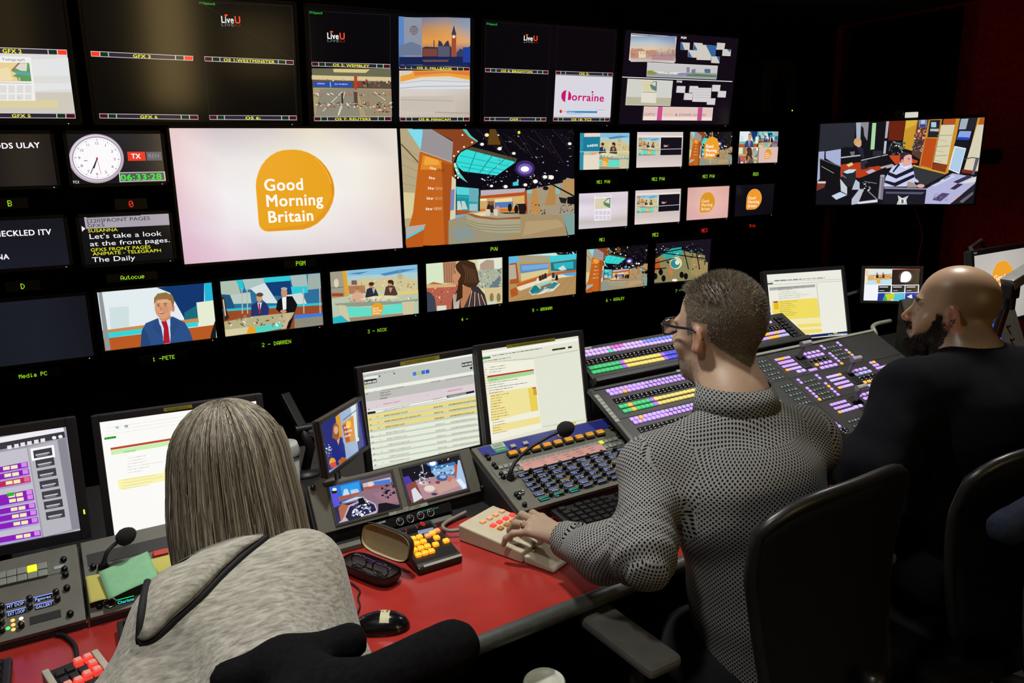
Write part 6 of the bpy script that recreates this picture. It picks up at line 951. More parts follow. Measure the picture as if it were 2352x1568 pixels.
    p.poly([(400, 770), (640, 740), (900, 790), (940, 830), (640, 940), (390, 930)], '#b83c1c'); p.poly([(1020, 650), (1180, 650), (1390, 720), (1380, 750), (1100, 760), (1040, 690)], '#c84820'); p.speck(40, (1020, 480, 1230, 640), ['#26242c', '#8a8a94', '#c8c8d0', '#4a4a52', '#5a8a5a'], 8, 24, 6, 1.5); p.poly([(650, 720), (1000, 630), (1000, 700), (860, 790), (700, 810)], '#18161c'); p.line([(660, 715), (1000, 640)], 9, '#c8ccd0'); p.poly([(720, 860), (800, 825), (850, 850), (760, 890)], '#b8b8d0'); p.poly([(900, 800), (1060, 760), (1100, 790), (940, 830)], '#b4a8a8'); p.poly([(470, 770), (540, 740), (560, 770), (500, 800)], '#e8c880'); p.poly([(650, 720), (740, 710), (755, 820), (660, 835)], '#2c2e34'); p.ell(730, 780, 26, 30, '#15161a', 14); p.rect(812, 590, 930, 660, '#2c2c30')
    p.poly([(130, 700), (390, 790), (400, 1120), (230, 1100), (130, 950)], '#131216'); p.line([(135, 695), (385, 790)], 14, '#5a5a62'); p.line([(150, 790), (310, 880)], 6, '#c8b898'); p.poly([(420, 850), (590, 850), (600, 1010), (520, 1060), (420, 1030)], '#24262c'); p.poly([(425, 865), (500, 830), (600, 830), (560, 870), (480, 885)], '#bfe0ee'); p.line([(410, 900), (470, 940)], 6, '#a8a8a8')
    p.poly([(390, 950), (480, 1060), (480, 1150), (400, 1110)], '#c8ccd4'); p.poly([(280, 1170), (390, 1120), (480, 1160), (340, 1220)], '#c4d4e4'); p.poly([(90, 980), (210, 980), (190, 1060), (80, 1110)], '#7a3a2c'); p.rect(100, 985, 205, 1010, '#d8d0d0')
    p.poly([(600, 960), (980, 800), (1000, 900), (960, 1050), (680, 1060), (560, 1090)], '#17151b'); p.line([(700, 985), (860, 1010)], 10, '#7a7a84'); p.poly([(590, 960), (640, 1000), (640, 1090), (540, 1090)], '#b8c0d0')
    p.poly([(950, 1050), (975, 930), (1060, 800), (1170, 740), (1310, 760), (1335, 850), (1350, 940), (1400, 980), (1380, 1050), (1290, 990), (1240, 1050)], '#c8ccec')
    p.poly([(1010, 860), (1110, 900), (1330, 800), (1335, 850), (1110, 950), (1000, 900)], '#1c1c2c'); p.poly([(970, 970), (1090, 1000), (1340, 890), (1345, 930), (1100, 1050), (960, 1000)], '#1c1c2c'); p.poly([(1140, 750), (1060, 860), (1075, 870), (1160, 770)], '#24243a'); p.poly([(1340, 990), (1400, 1000), (1390, 1050), (1350, 1020)], '#241a24'); p.poly([(1255, 990), (1330, 1000), (1380, 1060), (1250, 1060)], '#a89484'); p.ell(1425, 1042, 50, 24, '#e0a8a0', 14)
    p.poly([(1160, 690), (1190, 640), (1260, 620), (1310, 650), (1315, 740), (1280, 790), (1200, 790)], '#e0aaa2'); p.poly([(1155, 700), (1165, 640), (1210, 615), (1270, 615), (1290, 635), (1230, 650), (1205, 680), (1205, 730), (1175, 740)], '#3a2830'); p.ell(1188, 722, 14, 24, '#d89a90', 12); p.ell(1275, 705, 8, 6, '#3a2a2a', 8); p.line([(1250, 690), (1290, 692)], 6, '#4a3430'); p.poly([(1170, 770), (1210, 800), (1290, 790), (1310, 770), (1240, 820), (1180, 800)], '#e8ecf8')
    p.poly([(905, 910), (965, 910), (935, 1220), (875, 1210)], '#7c7884'); p.ell(935, 912, 32, 14, '#a8a4b0', 16); p.line([(920, 930), (895, 1200)], 8, '#b4b0bc'); p.poly([(540, 1210), (640, 1080), (690, 1100), (620, 1270), (535, 1285)], '#b8bccc'); p.poly([(610, 1250), (870, 1215), (870, 1250), (620, 1275)], '#d8dce8'); p.line([(740, 1100), (870, 1220)], 12, '#8a8e98'); p.speck(14, (660, 1000, 780, 1110), ['#c8ccd4', '#8a8e98', '#fff'], 8, 26, 8)
    p.poly([(960, 1055), (1515, 1075), (1470, 1280), (940, 1275)], '#1c1b26'); p.poly([(960, 1055), (1515, 1072), (1512, 1090), (955, 1078)], '#8a8aa4'); p.poly([(970, 1115), (1480, 1120), (1440, 1150), (980, 1140)], '#54546a'); p.poly([(1130, 1160), (1190, 1200), (1270, 1165), (1240, 1220), (1250, 1280), (1115, 1280), (1140, 1220)], '#c8ccc8'); p.ell(1190, 1235, 36, 36, '#e8ecf0', 14); p.rect(1175, 1215, 1205, 1265, '#5a6a64')
    p.poly([(1500, 1075), (1830, 880), (2130, 930), (2120, 1010), (1800, 1275), (1475, 1270)], '#b4b4da'); p.poly([(1560, 1030), (1680, 970), (1840, 900), (1870, 920), (1600, 1050)], '#c4d0ec'); p.line([(1565, 1030), (1675, 975)], 10, '#26262e'); p.line([(1720, 955), (1800, 915)], 10, '#26262e'); p.poly([(1840, 990), (2040, 900), (2080, 930), (1900, 1010)], '#34304c'); p.poly([(1940, 1000), (2140, 920), (2130, 990), (1990, 1010)], '#dcd8d4'); p.poly([(1800, 1080), (1900, 1010), (1970, 1020), (1860, 1090)], '#3a2c40'); p.poly([(1570, 1220), (1700, 1130), (1800, 1140), (1680, 1240)], '#5a4a74'); p.speck(40, (1590, 1140, 1780, 1230), ['#2c2440', '#8a84b0'], 7, 12, 9, 1.4); p.poly([(1820, 1240), (1950, 1140), (1960, 1150), (1850, 1260)], '#e8a8b4'); p.poly([(1800, 1275), (2120, 1010), (2110, 1120), (1950, 1270)], '#24202c'); p.poly([(1920, 1240), (2100, 1110), (2095, 1150), (1960, 1260)], '#6a6470')
    p.speck(8, (1510, 1085, 1640, 1270), ['#d8d8ec'], 6, 12, 10)
m = Mon(); tt = thing('studio_monitor', 'big monitor high in the corner showing a man in a striped jumper', 'monitor', TM); m.t = tt; W, H = .465+.012, .2648+.012
MB().box2((-W, .003, -H), (W, .05, H), .006).build('housing', housing, tt); f = MB()
for q in (((-W, -.006, -H), (-.465, .004, H)), ((.465, -.006, -H), (W, .004, H)), ((-W, -.006, .2648), (W, .004, H)), ((-W, -.006, -H), (W, .004, -.2648))): f.box2(*q, .002)
f.build('bezel', housing, tt); p = Pic((-.465, .465, -.2648, .2648)); office(p); p.build('screen', tt)
I = TM.inverted(); q = TM@Vector((0, .05, 0)); MB().tube([(0, .048, 0), I@Vector((5.0, 3.35, q.z+.02)), I@Vector((XR-.06, 3.05, q.z+.02))], .022, 12).box((0, .055, 0), (.2, .012, .2), .002).build('wall_arm', BRK, tt)
q_ = MB().cyl((XR-.075, 3.05, q.z+.02), (XR-.001, 3.05, q.z+.02), .05).build('wall_flange', BRK, tt); q_.matrix_parent_inverse = TM.inverted()
w_ = thing('webcam', 'webcam with a bright reflection on top of the corner studio monitor', 'camera', TM@Matrix.Translation((0, .015, H)))
a = hit(TM, 1860+1140/5.6, 240+150/5.6); MB().lathe([(.026, -.02), (.03, 0), (.026, .02)], (a[0], 0, .030), 22, 0, RY).build('camera_body', blk, w_); a = hit(TM, 1860+1310/5.6, 240+140/5.6); MB().box2((a[0]-.036, -.02, .004), (a[0]+.036, .014, .034), .003).build('lit_box', mat('lit_box', '#dcdcd0', .4, emit='#e6e6da', es=.8), w_); MB().box2((-.07, -.012, 0), (.10, .012, .006)).build('camera_clip', blk, w_)  # the bright reflection is put in as a small self-lit box
# ------------------------------------------------------------------ smooth body surfaces
def smin(a, b, k):
    h = np.clip(.5+.5*(b-a)/k, 0, 1); return b+(a-b)*h-k*h*(1-h)
class SDF:
    def __init__(s): s.p = []
    def cap(s, a, b, ra, rb, k=.03, sq=None):
        """tapered limb; sq = (unit direction, factor) flattens it along that direction"""
        s.p.append(('c', np.array(a, float), np.array(b, float), ra, rb, k, sq)); return s
    def chain(s, pts, rs, k=.03):
        for i in range(len(pts)-1): s.cap(pts[i], pts[i+1], rs[i], rs[i+1], k)
        return s
    def ell(s, c, r, k=.02, R=None, sub=False): s.p.append(('s' if sub else 'e', np.array(c, float), np.array(r, float), None if R is None else np.array(R), 0, k, None)); return s
    def xf(s, M):
        """place a locally built body with matrix M"""
        l_, r_, s_ = M.decompose(); Z = np.array(M.to_3x3()); R = np.array(r_.to_matrix()); g = sum(s_)/3; t = np.array(l_); q = []
        for ty, a, b, c, d, k, sq in s.p:
            if ty == 'c': q.append((ty, Z@a+t, Z@b+t, c*g, d*g, k, None if sq is None else (R@np.array(sq[0]), sq[1])))
            else: q.append((ty, Z@a+t, b*g, R if c is None else R@c, d, k, None))
        s.p = q; return s
    def __add__(s, o): r = SDF(); r.p = s.p+o.p; return r
    def __call__(s, P):
        d = None
        for ty, a, b, c, e, k, sq in s.p:
            if ty == 'c':
                Q = P-a; ab = b-a; t = np.clip((Q@ab)/(ab@ab), 0, 1)[:, None]; V = Q-t*ab
                if sq is not None: n = np.array(sq[0]); V = V+np.outer((V@n)*(sq[1]-1), n)
                x = np.sqrt((V*V).sum(1))-(c+(e-c)*t[:, 0])
            else:
                Q = P-a
                if c is not None: Q = Q@c
                k0 = np.sqrt(((Q/b)**2).sum(1)); k1 = np.sqrt(((Q/(b*b))**2).sum(1))+1e-9; x = k0*(k0-1)/k1
            if d is None: d = x
            elif ty == 's': d = -smin(-d, x, k)
            else: d = smin(d, x, k)
        return d
def surf(f, lo, hi, h):
    """closed surface where f = 0, as smooth quads"""
    lo, hi = np.array(lo, float), np.array(hi, float); n = np.ceil((hi-lo)/h).astype(int)+1
    ax = [lo[i]+h*np.arange(n[i]) for i in range(3)]; V = np.empty(n, np.float64)
    for i in range(n[0]):
        Y, Z = np.meshgrid(ax[1], ax[2], indexing='ij'); P = np.stack([np.full(Y.size, ax[0][i]), Y.ravel(), Z.ravel()], 1); V[i] = f(P).reshape(n[1], n[2])
    V[[0, -1]] = np.maximum(V[[0, -1]], 1e-4); V[:, [0, -1]] = np.maximum(V[:, [0, -1]], 1e-4); V[:, :, [0, -1]] = np.maximum(V[:, :, [0, -1]], 1e-4)
    S = V < 0; m = n-1; acc = np.zeros((*m, 3)); cnt = np.zeros(m)
    for a in range(3):
        b, c = [q for q in range(3) if q != a]
        for db in (0, 1):
            for dc in (0, 1):
                s0 = [slice(0, m[q]) for q in range(3)]; s0[b] = slice(db, m[b]+db); s0[c] = slice(dc, m[c]+dc); s1 = list(s0); s1[a] = slice(1, m[a]+1)
                A, B = V[tuple(s0)], V[tuple(s1)]; x = (A < 0) != (B < 0); t = np.where(x, A/np.where(x, A-B, 1), 0); q = np.zeros((*m, 3)); q[..., a] = t; q[..., b] = db; q[..., c] = dc
                acc += q*x[..., None]; cnt += x
    cell = cnt > 0; idx = -np.ones(m, int); idx[cell] = np.arange(cell.sum()); I = np.argwhere(cell); vs = lo+h*(I+acc[cell]/cnt[cell][:, None]); fs = []
    for a in range(3):
        b, c = (a+1) % 3, (a+2) % 3; s0 = [slice(None)]*3; s1 = [slice(None)]*3; s0[a] = slice(0, n[a]-1); s1[a] = slice(1, n[a])
        x = np.argwhere(S[tuple(s0)] != S[tuple(s1)]); x = x[(x[:, b] > 0) & (x[:, c] > 0) & (x[:, b] < m[b]) & (x[:, c] < m[c])]
        if not len(x): continue
        q = []
        for db, dc in ((1, 1), (0, 1), (0, 0), (1, 0)):
            y = x.copy(); y[:, b] -= db; y[:, c] -= dc; q.append(idx[y[:, 0], y[:, 1], y[:, 2]])
        q = np.stack(q, 1); inside = S[x[:, 0], x[:, 1], x[:, 2]]; q[~inside] = q[~inside][:, ::-1]; fs.append(q)
    return vs, np.concatenate(fs)
def wav(P, f, seed, n=5):
    R = np.random.RandomState(seed); o = 0
    for _ in range(n):
        d = R.normal(size=3); d /= np.linalg.norm(d); o = o+np.sin(P@d*f*R.uniform(.6, 1.5)+R.uniform(0, 6.3))
    return o/n
def skin_mesh(name, parts, mats, parent=None, col=None, uv=None, tri=True):
    """parts: list of (verts, quads); joined into one mesh object"""
    vs = np.concatenate([p[0] for p in parts]); fs = []; k = 0
    for v, f in parts: fs.append(f+k); k += len(v)
    fs = np.concatenate(fs); me = bpy.data.meshes.new(name); me.from_pydata(vs.tolist(), [], fs.tolist()); me.polygons.foreach_set('use_smooth', [True]*len(fs))
    for m in (mats if isinstance(mats, (list, tuple)) else [mats]): me.materials.append(m)
    if col is not None:
        a = me.color_attributes.new('Col', 'FLOAT_COLOR', 'POINT'); c = np.ones((len(vs), 4), np.float32); c[:, :3] = col(vs); a.data.foreach_set('color', c.ravel())
    if uv is not None:
        a = me.uv_layers.new(name='UVMap'); a.data.foreach_set('uv', uv(vs, fs).astype(np.float32).ravel())
    me.update(); o = link(name, me)
    if parent is not None: o.parent = parent; o.matrix_parent_inverse = parent.matrix_world.inverted() if False else Matrix.Translation(-Vector(parent['base']))
    return o
def world_child(mb, name, mats, parent):
    o = mb.build(name, mats, parent); o.matrix_parent_inverse = Matrix.Translation(-Vector(parent['base'])); return o
def person_root(label, base):
    t = thing('person', label, 'person', Vector(base)); t['base'] = list(base); return t
def skin_mat(name, sss=.12, rough=.48):
    if name in MATS: return MATS[name]
    m = bpy.data.materials.new(name); m.use_nodes = True; nt = m.node_tree; n = nt.nodes; L = nt.links; b = n['Principled BSDF']
    a = n.new('ShaderNodeAttribute'); a.attribute_name = 'Col'; no = n.new('ShaderNodeTexNoise'); no.inputs['Scale'].default_value = 240; no.inputs['Detail'].default_value = 5
    mx = n.new('ShaderNodeMix'); mx.data_type = 'RGBA'; mx.blend_type = 'MULTIPLY'; mx.inputs[0].default_value = .35; L.new(a.outputs['Color'], mx.inputs[6]); L.new(no.outputs['Color'], mx.inputs[7])
    gm = n.new('ShaderNodeGamma'); gm.inputs[1].default_value = .85; L.new(mx.outputs[2], gm.inputs[0]); L.new(gm.outputs[0], b.inputs['Base Color'])
    bp = n.new('ShaderNodeBump'); bp.inputs['Strength'].default_value = .12; bp.inputs['Distance'].default_value = .0012; L.new(no.outputs['Fac'], bp.inputs['Height']); L.new(bp.outputs[0], b.inputs['Normal'])
    b.inputs['Roughness'].default_value = rough; b.inputs['Subsurface Weight'].default_value = sss; b.inputs['Subsurface Radius'].default_value = (.008, .003, .0015); b.inputs['Specular IOR Level'].default_value = .4
    MATS[name] = m; return m
def head_sdf(o=None):
    """life-size head, face along +Y, origin between the ears"""
    o = o or {}; s = SDF(); w = o.get('w', 1.)
    s.ell((0, -.014, .034), (.077*w, .100, .090)); s.ell((0, .026, -.030), (.062*w, .068, .085), .03); s.ell((0, .034, -.078), (.053*w, .056, .042), .03); s.ell((0, .078, -.103), (.024, .018, .018), .025)
    s.ell((0, .080, .018), (.052, .016, .012), .015)
    for q in (-1, 1): s.ell((q*.033, .104, .002), (.017, .020, .010), .012, sub=True); s.ell((q*.032, .077, .001), (.0125, .0125, .0125), .004); s.ell((q*.045, .058, -.032), (.024, .022, .022), .02)
    ns = o.get('nose', 1.); s.cap((0, .091, .004), (0, .091+.029*ns, -.034), .0075, .0125, .012)
    for q in (-1, 1): s.ell((q*.011, .091+.017*ns, -.039), (.0085, .010, .008), .008)
    s.ell((0, .096, -.064), (.024, .011, .006), .008); s.ell((0, .094, -.076), (.021, .012, .007), .008); s.ell((0, .109, -.0695), (.020, .006, .0016), .003, sub=True)
    for q in (-1, 1):
        R = np.array(Matrix.Rotation(q*.35, 3, 'Z')@Matrix.Rotation(-.22, 3, 'X')); e = o.get('ear', 1.)
        s.ell((q*.0800*w, -.010, -.010), (.0085, .019*e, .033*e), .007, R); s.ell((q*.0765*w, .000, -.034*e), (.007, .010, .010), .008); s.ell((q*.0905*w, -.006, -.008), (.0085, .0095, .020), .005, R, True)
    return s
def neck_sdf(s, a, b, r0=.060, r1=.068): s.cap(a, b, r0, r1, .04); return s
def hand_sdf(curl=1., spread=1., side=1):
    """left hand, palm down, wrist at the origin, fingers along +Y, thumb on +X; side = -1 mirrors it"""
    s = SDF(); X = lambda x: x*side
    kn = [(.026, .088, .006), (.006, .093, .009), (-.014, .087, .006), (-.031, .075, .001)]; rr = [.0096, .0098, .0092, .0082]
    s.cap((0, -.05, 0), (0, .01, 0), .026, .024, .02, ((0, 0, 1), 1.25))
    for (x, y, z), r in zip(kn, rr): s.cap((X(x*.55), .008, 0), (X(x), y, z), .0125, r+.0012, .014); s.ell((X(x), y, z+.002), (r*1.02, r*1.1, r), .006)
    tips = [((.034, .126, .003), (.036, .146, -.016), (.035, .152, -.036)), ((.009, .135, .008), (.010, .158, -.012), (.010, .163, -.034)), ((-.021, .126, .003), (-.026, .144, -.017), (-.026, .147, -.038)), ((-.050, .104, -.002), (-.060, .119, -.014), (-.064, .127, -.030))]
    for (x, y, z), t, r in zip(kn, tips, rr):
        p = [(X(x), y, z)]+[(X(a), b, c) for a, b, c in t]; s.chain(p, [r, r*.97, r*.88, r*.78], .004)
    s.chain([(X(.020), .018, -.006), (X(.044), .050, -.016), (X(.050), .080, -.022), (X(.046), .104, -.028)], [.0150, .0118, .0100, .0088], .008)
    return s
from mathutils.bvhtree import BVHTree
def bvh_of(*obs):
    v, f = [], []
    for o in obs:
        k = len(v); M = o.matrix_world if o.parent is None else Matrix.Translation(Vector(o.parent['base']))@o.matrix_parent_inverse@o.matrix_basis
        v += [M@q.co for q in o.data.vertices]; f += [tuple(i+k for i in p.vertices) for p in o.data.polygons]
    return BVHTree.FromPolygons(v, f)
def snap(bv, x, y, off=.002):
    """point of the surface seen at photo point x, y, and its normal"""
    d = ray(x, y).normalized(); h = bv.ray_cast(CAM, d)
    if h[0] is None: return None
    n = h[1] if h[1].dot(d) < 0 else -h[1]; return h[0]+n*off, n
def strands(name, roots, parent, cols, width, label=None, seed=1, m=None, sides=1):
    """roots: list of point lists; each becomes one thin tapering hair"""
    R = random.Random(seed); v, f, c = [], [], []
    for P in roots:
        k = len(v); n = len(P); col = lin(R.choice(cols)); g = R.uniform(.8, 1.2); col = tuple(min(1, x*g) for x in col)
        for i, p in enumerate(P):
            t = (P[min(i+1, n-1)]-P[max(i-1, 0)]).normalized(); vw = (p-CAM).normalized(); a = t.cross(vw)
            a = a.normalized() if a.length > 1e-4 else Vector((1, 0, 0)); ww = width*(1 if i < n-2 else .8 if i == n-2 else .12)/2; b = vw*ww*.5
            v += [p+a*ww, p-a*ww, p-b*1.4]; c += [col]*3
        for i in range(n-1):
            q = k+3*i; f += [(q, q+3, q+5, q+2), (q+1, q+2, q+5, q+4), (q, q+1, q+4, q+3)]
    me = bpy.data.meshes.new(name); me.from_pydata([tuple(p) for p in v], [], f); me.materials.append(m or hair_mat()); me.polygons.foreach_set('use_smooth', [True]*len(f))
    a = me.color_attributes.new('Col', 'FLOAT_COLOR', 'POINT'); a.data.foreach_set('color', np.array([(*x, 1) for x in c], np.float32).ravel()); o = link(name, me, parent); o.matrix_parent_inverse = Matrix.Translation(-Vector(parent['base'])); return o
def hair_mat():
    m = colmat('hair_strands', .42, .45); return m
def scatter(o, mask, n, seed=1):
    """n random points on mesh o where mask(point) is true, with normals"""
    me = o.data; R = np.random.RandomState(seed); M = Matrix.Translation(Vector(o.parent['base']))@o.matrix_parent_inverse; out = []
    A = [(p.area, p) for p in me.polygons if mask(M@p.center)]
    if not A: return out
    w_ = np.array([a for a, _ in A]); pick = R.choice(len(A), n, p=w_/w_.sum())
    for i in pick:
        p = A[i][1]; vs = [M@me.vertices[j].co for j in p.vertices]; u, v = R.rand(2); a = vs[0].lerp(vs[1], u); b = vs[3].lerp(vs[2], u) if len(vs) == 4 else vs[2]; out.append((a.lerp(b, v), p.normal.copy()))
    return out
def capsule_uv(segs):
    """uv in metres, wrapped round the nearest limb axis"""
    def f(vs, fs):
        ctr = vs[fs].mean(1); best = None
        for i, (a, b) in enumerate(segs):
            a, b = np.array(a, float), np.array(b, float); ab = b-a; t = np.clip(((ctr-a)@ab)/(ab@ab), 0, 1)[:, None]; d = np.linalg.norm(ctr-a-t*ab, axis=1)-segs_r[id(segs)][i]
            best = np.stack([d, np.full(len(d), i)], 1) if best is None else np.where((d < best[:, 0])[:, None], np.stack([d, np.full(len(d), i)], 1), best)
        sid = best[:, 1].astype(int); out = np.zeros((fs.size, 2)); co = vs[fs]
        for i, (a, b) in enumerate(segs):
            a, b = np.array(a, float), np.array(b, float); ax = (b-a)/np.linalg.norm(b-a); back = np.array([0, -1., .05]); back -= ax*(back@ax); back /= np.linalg.norm(back); sd = np.cross(ax, back); q = co-a
            th = np.arctan2(q@sd, q@back); tc = np.arctan2((ctr-a)@sd, (ctr-a)@back)[:, None]; th = np.where(th-tc > np.pi, th-2*np.pi, np.where(th-tc < -np.pi, th+2*np.pi, th)); uv = np.stack([th*segs_r[id(segs)][i]*1.02, q@ax], -1); r_ = segs_r[id(segs)][i]; L_ = np.linalg.norm(b-a); al = (ctr-a)@ax; cap = ((al < -.45*r_) | (al > L_+.45*r_))[:, None, None]; uv = np.where(cap, np.stack([q@sd, q@back], -1), uv); msk = sid == i; out.reshape(len(fs), -1, 2)[msk] = uv[msk]
        return out
    return f
segs_r = {}
dark_cloth = mat('dark_trousers', '#101218', .85, var=.2, scale=200, bump=.1); shoe_m = mat('black_shoe', '#0c0c0c', .4)
def fist_col(vs): return np.tile(np.array(lin('#b98a6c')), (len(vs), 1))
def legs(root, hip, fwd, spread, seat_z, mname='trousers', m=None):
    """thighs, shins and shoes of a seated person"""
    f = Vector((math.sin(rad(fwd)), math.cos(rad(fwd)), 0)); r = Vector((f.y, -f.x, 0)); s = SDF(); hip = Vector(hip); sh = []
    s.ell(hip, (.17, .15, .11), .05)
    for q in (-1, 1):
        h = hip+r*(q*.09); k = h+f*.42+r*(q*spread); k.z = hip.z+.02; a = k+f*.06; a.z = .10; s.chain([h, k, a], [.095, .068, .048], .04); sh.append(a)
    lo = [min(p[i] for p in (hip, *sh))-.3 for i in range(3)]; hi = [max(p[i] for p in (hip, *sh))+.3 for i in range(3)]; lo[2] = .04; hi[2] = hip.z+.16
    skin_mesh(mname, [surf(s, lo, hi, .016)], m or dark_cloth, root)
    for a in sh:
        z = SDF().cap(a+Vector((0, 0, -.04))-f*.03, a+Vector((0, 0, -.06))+f*.14, .042, .036, .03, ((0, 0, 1), 1.15)).cap(a-f*.03+Vector((0, 0, -.05)), a+Vector((0, 0, .02))-f*.01, .04, .045, .03); q = SDF(); q.p = z.p
        skin_mesh('shoe', [surf(q, a-Vector((.12, .22, .098)), a+Vector((.22, .22, .10)), .009)], shoe_m, root)
# ------------------------------------------------------------------ people
def hframe(c, head, pitch=0., roll=0.):
    return Matrix.Translation(Vector(c))@Matrix.Rotation(rad(-head), 4, 'Z')@Matrix.Rotation(rad(roll), 4, 'Y')@Matrix.Rotation(rad(-pitch), 4, 'X')
# ---- man in the dotted shirt
Mr = person_root('grey haired man with glasses in a white shirt patterned with black dots', (1.19, 1.12, 0)); skinm = skin_mat('skin')
MH = hframe((1.207, 1.240, 1.233), -7, 3); mi = MH.inverted(); NB = (1.19, 1.165, 1.085)
hs = head_sdf({'ear': .88}).xf(MH); nk = MH@Vector((0, -.022, -.075)); hs.cap(nk, NB, .059, .066, .04); hs.cap(NB, (1.185, 1.12, .98), .068, .09, .05)
SL, SR, EL, WL = Vector((.992, 1.205, .958)), Vector((1.345, 1.105, .988)), Vector((.862, 1.055, .862)), Vector((.855, 1.318, .795)); ER, WR = Vector((1.44, 1.20, .80)), Vector((1.33, 1.40, .80)); PV = Vector((1.20, 1.09, .54))
def col_head_M(vs):
    L = np.array([tuple(mi@Vector(v)) for v in vs]); c = np.tile(np.array(lin('#bd997d')), (len(vs), 1)); ear = (np.abs(L[:, 0]) > .0785) & (L[:, 2] < .03) & (L[:, 2] > -.045) & (np.abs(L[:, 1]+.01) < .03); c[ear] = lin('#c08468')
    scalp = sc_M(L); c = np.where(scalp[:, None], np.array(lin('#5c5040')), c); st = (L[:, 2] < -.06) & (L[:, 1] > .02); c = np.where(st[:, None], c*.55+np.array(lin('#5f5648'))*.45, c); return c
def sc_M(L):
    x, y, z = L[:, 0], L[:, 1], L[:, 2]; hl = np.where(y > .05, .075+(.085-y)*.2, np.where(y > .012, .02+(y-.012)*1.2, np.where(y > -.03, .026, -.012-(.0-y-.03)*.85))); side = (y > .012) & (y < .03) & (z > -.005); return (z > hl) & (y < .088) | side & (np.abs(x) > .06)
P1 = surf(hs, (1.06, 1.08, .99), (1.36, 1.39, 1.40), .0036)
HM = Matrix.Translation(WL+Vector((0, .012, .004)))@Matrix.Rotation(rad(13), 4, 'Z')@Matrix.Rotation(rad(-3), 4, 'X')@Matrix.Rotation(rad(-6), 4, 'Y'); P2 = surf(hand_sdf().xf(HM), WL-Vector((.14, .07, .07)), WL+Vector((.10, .21, .06)), .0026)
HR = Matrix.Translation(WR+Vector((-.01, .012, 0)))@Matrix.Rotation(rad(15), 4, 'Z'); P3 = surf(hand_sdf(side=-1).xf(HR), WR-Vector((.14, .07, .07)), WR+Vector((.12, .21, .06)), .004)
ts = SDF().chain([PV, (1.185, 1.10, .78), (1.178, 1.12, .95)], [.12, .12, .12], .06).cap(SL, SR, .05, .05, .06).chain([SL, EL, WL], [.045, .04, .025], .02).chain([SR, ER, WR], [.045, .04, .025], .02).cap(NB, (1.18, 1.12, .95), .06, .08, .05)
P4_ = surf(ts, (.75, .85, .46), (1.55, 1.45, 1.10), .018)
bodyM = skin_mesh('body', [P1, P2, P3, P4_], skinm, Mr, col_head_M)
def shirt_sdf(P):
    d = sh_M(P); ea = np.clip(1-np.linalg.norm(P-np.array(EL), axis=1)/.16, 0, 1); return d+.0035*wav(P, 55, 3)+.0055*ea*np.sin((P-np.array(EL))@np.array(tuple((SL-EL).normalized()*150+(WL-EL).normalized()*40))+3*wav(P, 28, 9))+.0022*np.sin((P@np.array([20., 30, 70]))+3*wav(P, 14, 8))*np.clip(1-np.abs(P[:, 2]-.84)/.25, 0, 1)
sh_M = SDF().chain([(1.195, 1.065, .565), (1.188, 1.075, .72), (1.176, 1.10, .90)], [.142, .130, .136], .08)
sh_M.ell((1.17, 1.10, .90), (.175, .125, .15), .06).cap(SL+Vector((.03, -.01, .0)), SR+Vector((-.03, 0, 0)), .066, .066, .06).cap((1.186, 1.135, 1.03), (1.18, 1.10, .95), .075, .11, .06)
sh_M.cap((1.188, 1.15, 1.055), SL+Vector((.02, 0, .02)), .058, .052, .05).cap((1.188, 1.15, 1.055), SR+Vector((-.02, 0, .02)), .058, .052, .05)
sh_M.chain([SL, EL+Vector((.01, .0, .01))], [.066, .046], .05).chain([EL+Vector((0, .02, .005)), EL.lerp(WL, .5)+Vector((0, 0, -.006)), WL+Vector((0, -.035, .003))], [.043, .045, .039], .07).chain([SR, ER, WR], [.070, .058, .038], .04)
v, f = surf(shirt_sdf, (.70, .80, .50), (1.56, 1.44, 1.12), .0065)
sg = [((1.20, 1.08, .5), (1.178, 1.11, .97)), (tuple(SL), tuple(EL)), (tuple(EL), tuple(WL)), (tuple(SR), tuple(ER)), (tuple(SL+Vector((.03, -.02, -.01))), tuple(SR+Vector((-.03, -.02, -.01))))]; segs_r[id(sg)] = [.15, .064, .052, .065, .088]
def dot_shirt():
    m = bpy.data.materials.new('dotted_shirt_cloth'); m.use_nodes = True; nt = m.node_tree; n = nt.nodes; L = nt.links; b = n['Principled BSDF']; b.inputs['Roughness'].default_value = .85; b.inputs['Specular IOR Level'].default_value = .2
    tc = n.new('ShaderNodeTexCoord'); mp = n.new('ShaderNodeMapping'); mp.inputs['Rotation'].default_value = (0, 0, rad(45)); L.new(tc.outputs['UV'], mp.inputs[0])
    vo = n.new('ShaderNodeTexVoronoi'); vo.voronoi_dimensions = '2D'; vo.inputs['Scale'].default_value = 145; vo.inputs['Randomness'].default_value = 0; L.new(mp.outputs[0], vo.inputs['Vector'])
    rp = n.new('ShaderNodeValToRGB'); rp.color_ramp.elements[0].position = .275; rp.color_ramp.elements[1].position = .345; rp.color_ramp.elements[0].color = (*lin('#0c0c0e'), 1); rp.color_ramp.elements[1].color = (*lin('#9d9d9b'), 1); L.new(vo.outputs['Distance'], rp.inputs[0])
    no = n.new('ShaderNodeTexNoise'); no.inputs['Scale'].default_value = 900; mx = n.new('ShaderNodeMix'); mx.data_type = 'RGBA'; mx.blend_type = 'MULTIPLY'; mx.inputs[0].default_value = .5; L.new(rp.outputs[0], mx.inputs[6]); L.new(no.outputs['Color'], mx.inputs[7]); L.new(mx.outputs[2], b.inputs['Base Color']); MATS['dotted_shirt_cloth'] = m; return m
shirt_m = dot_shirt(); shirtM = skin_mesh('shirt', [(v, f)], shirt_m, Mr, uv=capsule_uv(sg)); shirtM['label'] = 'white shirt with black dots'
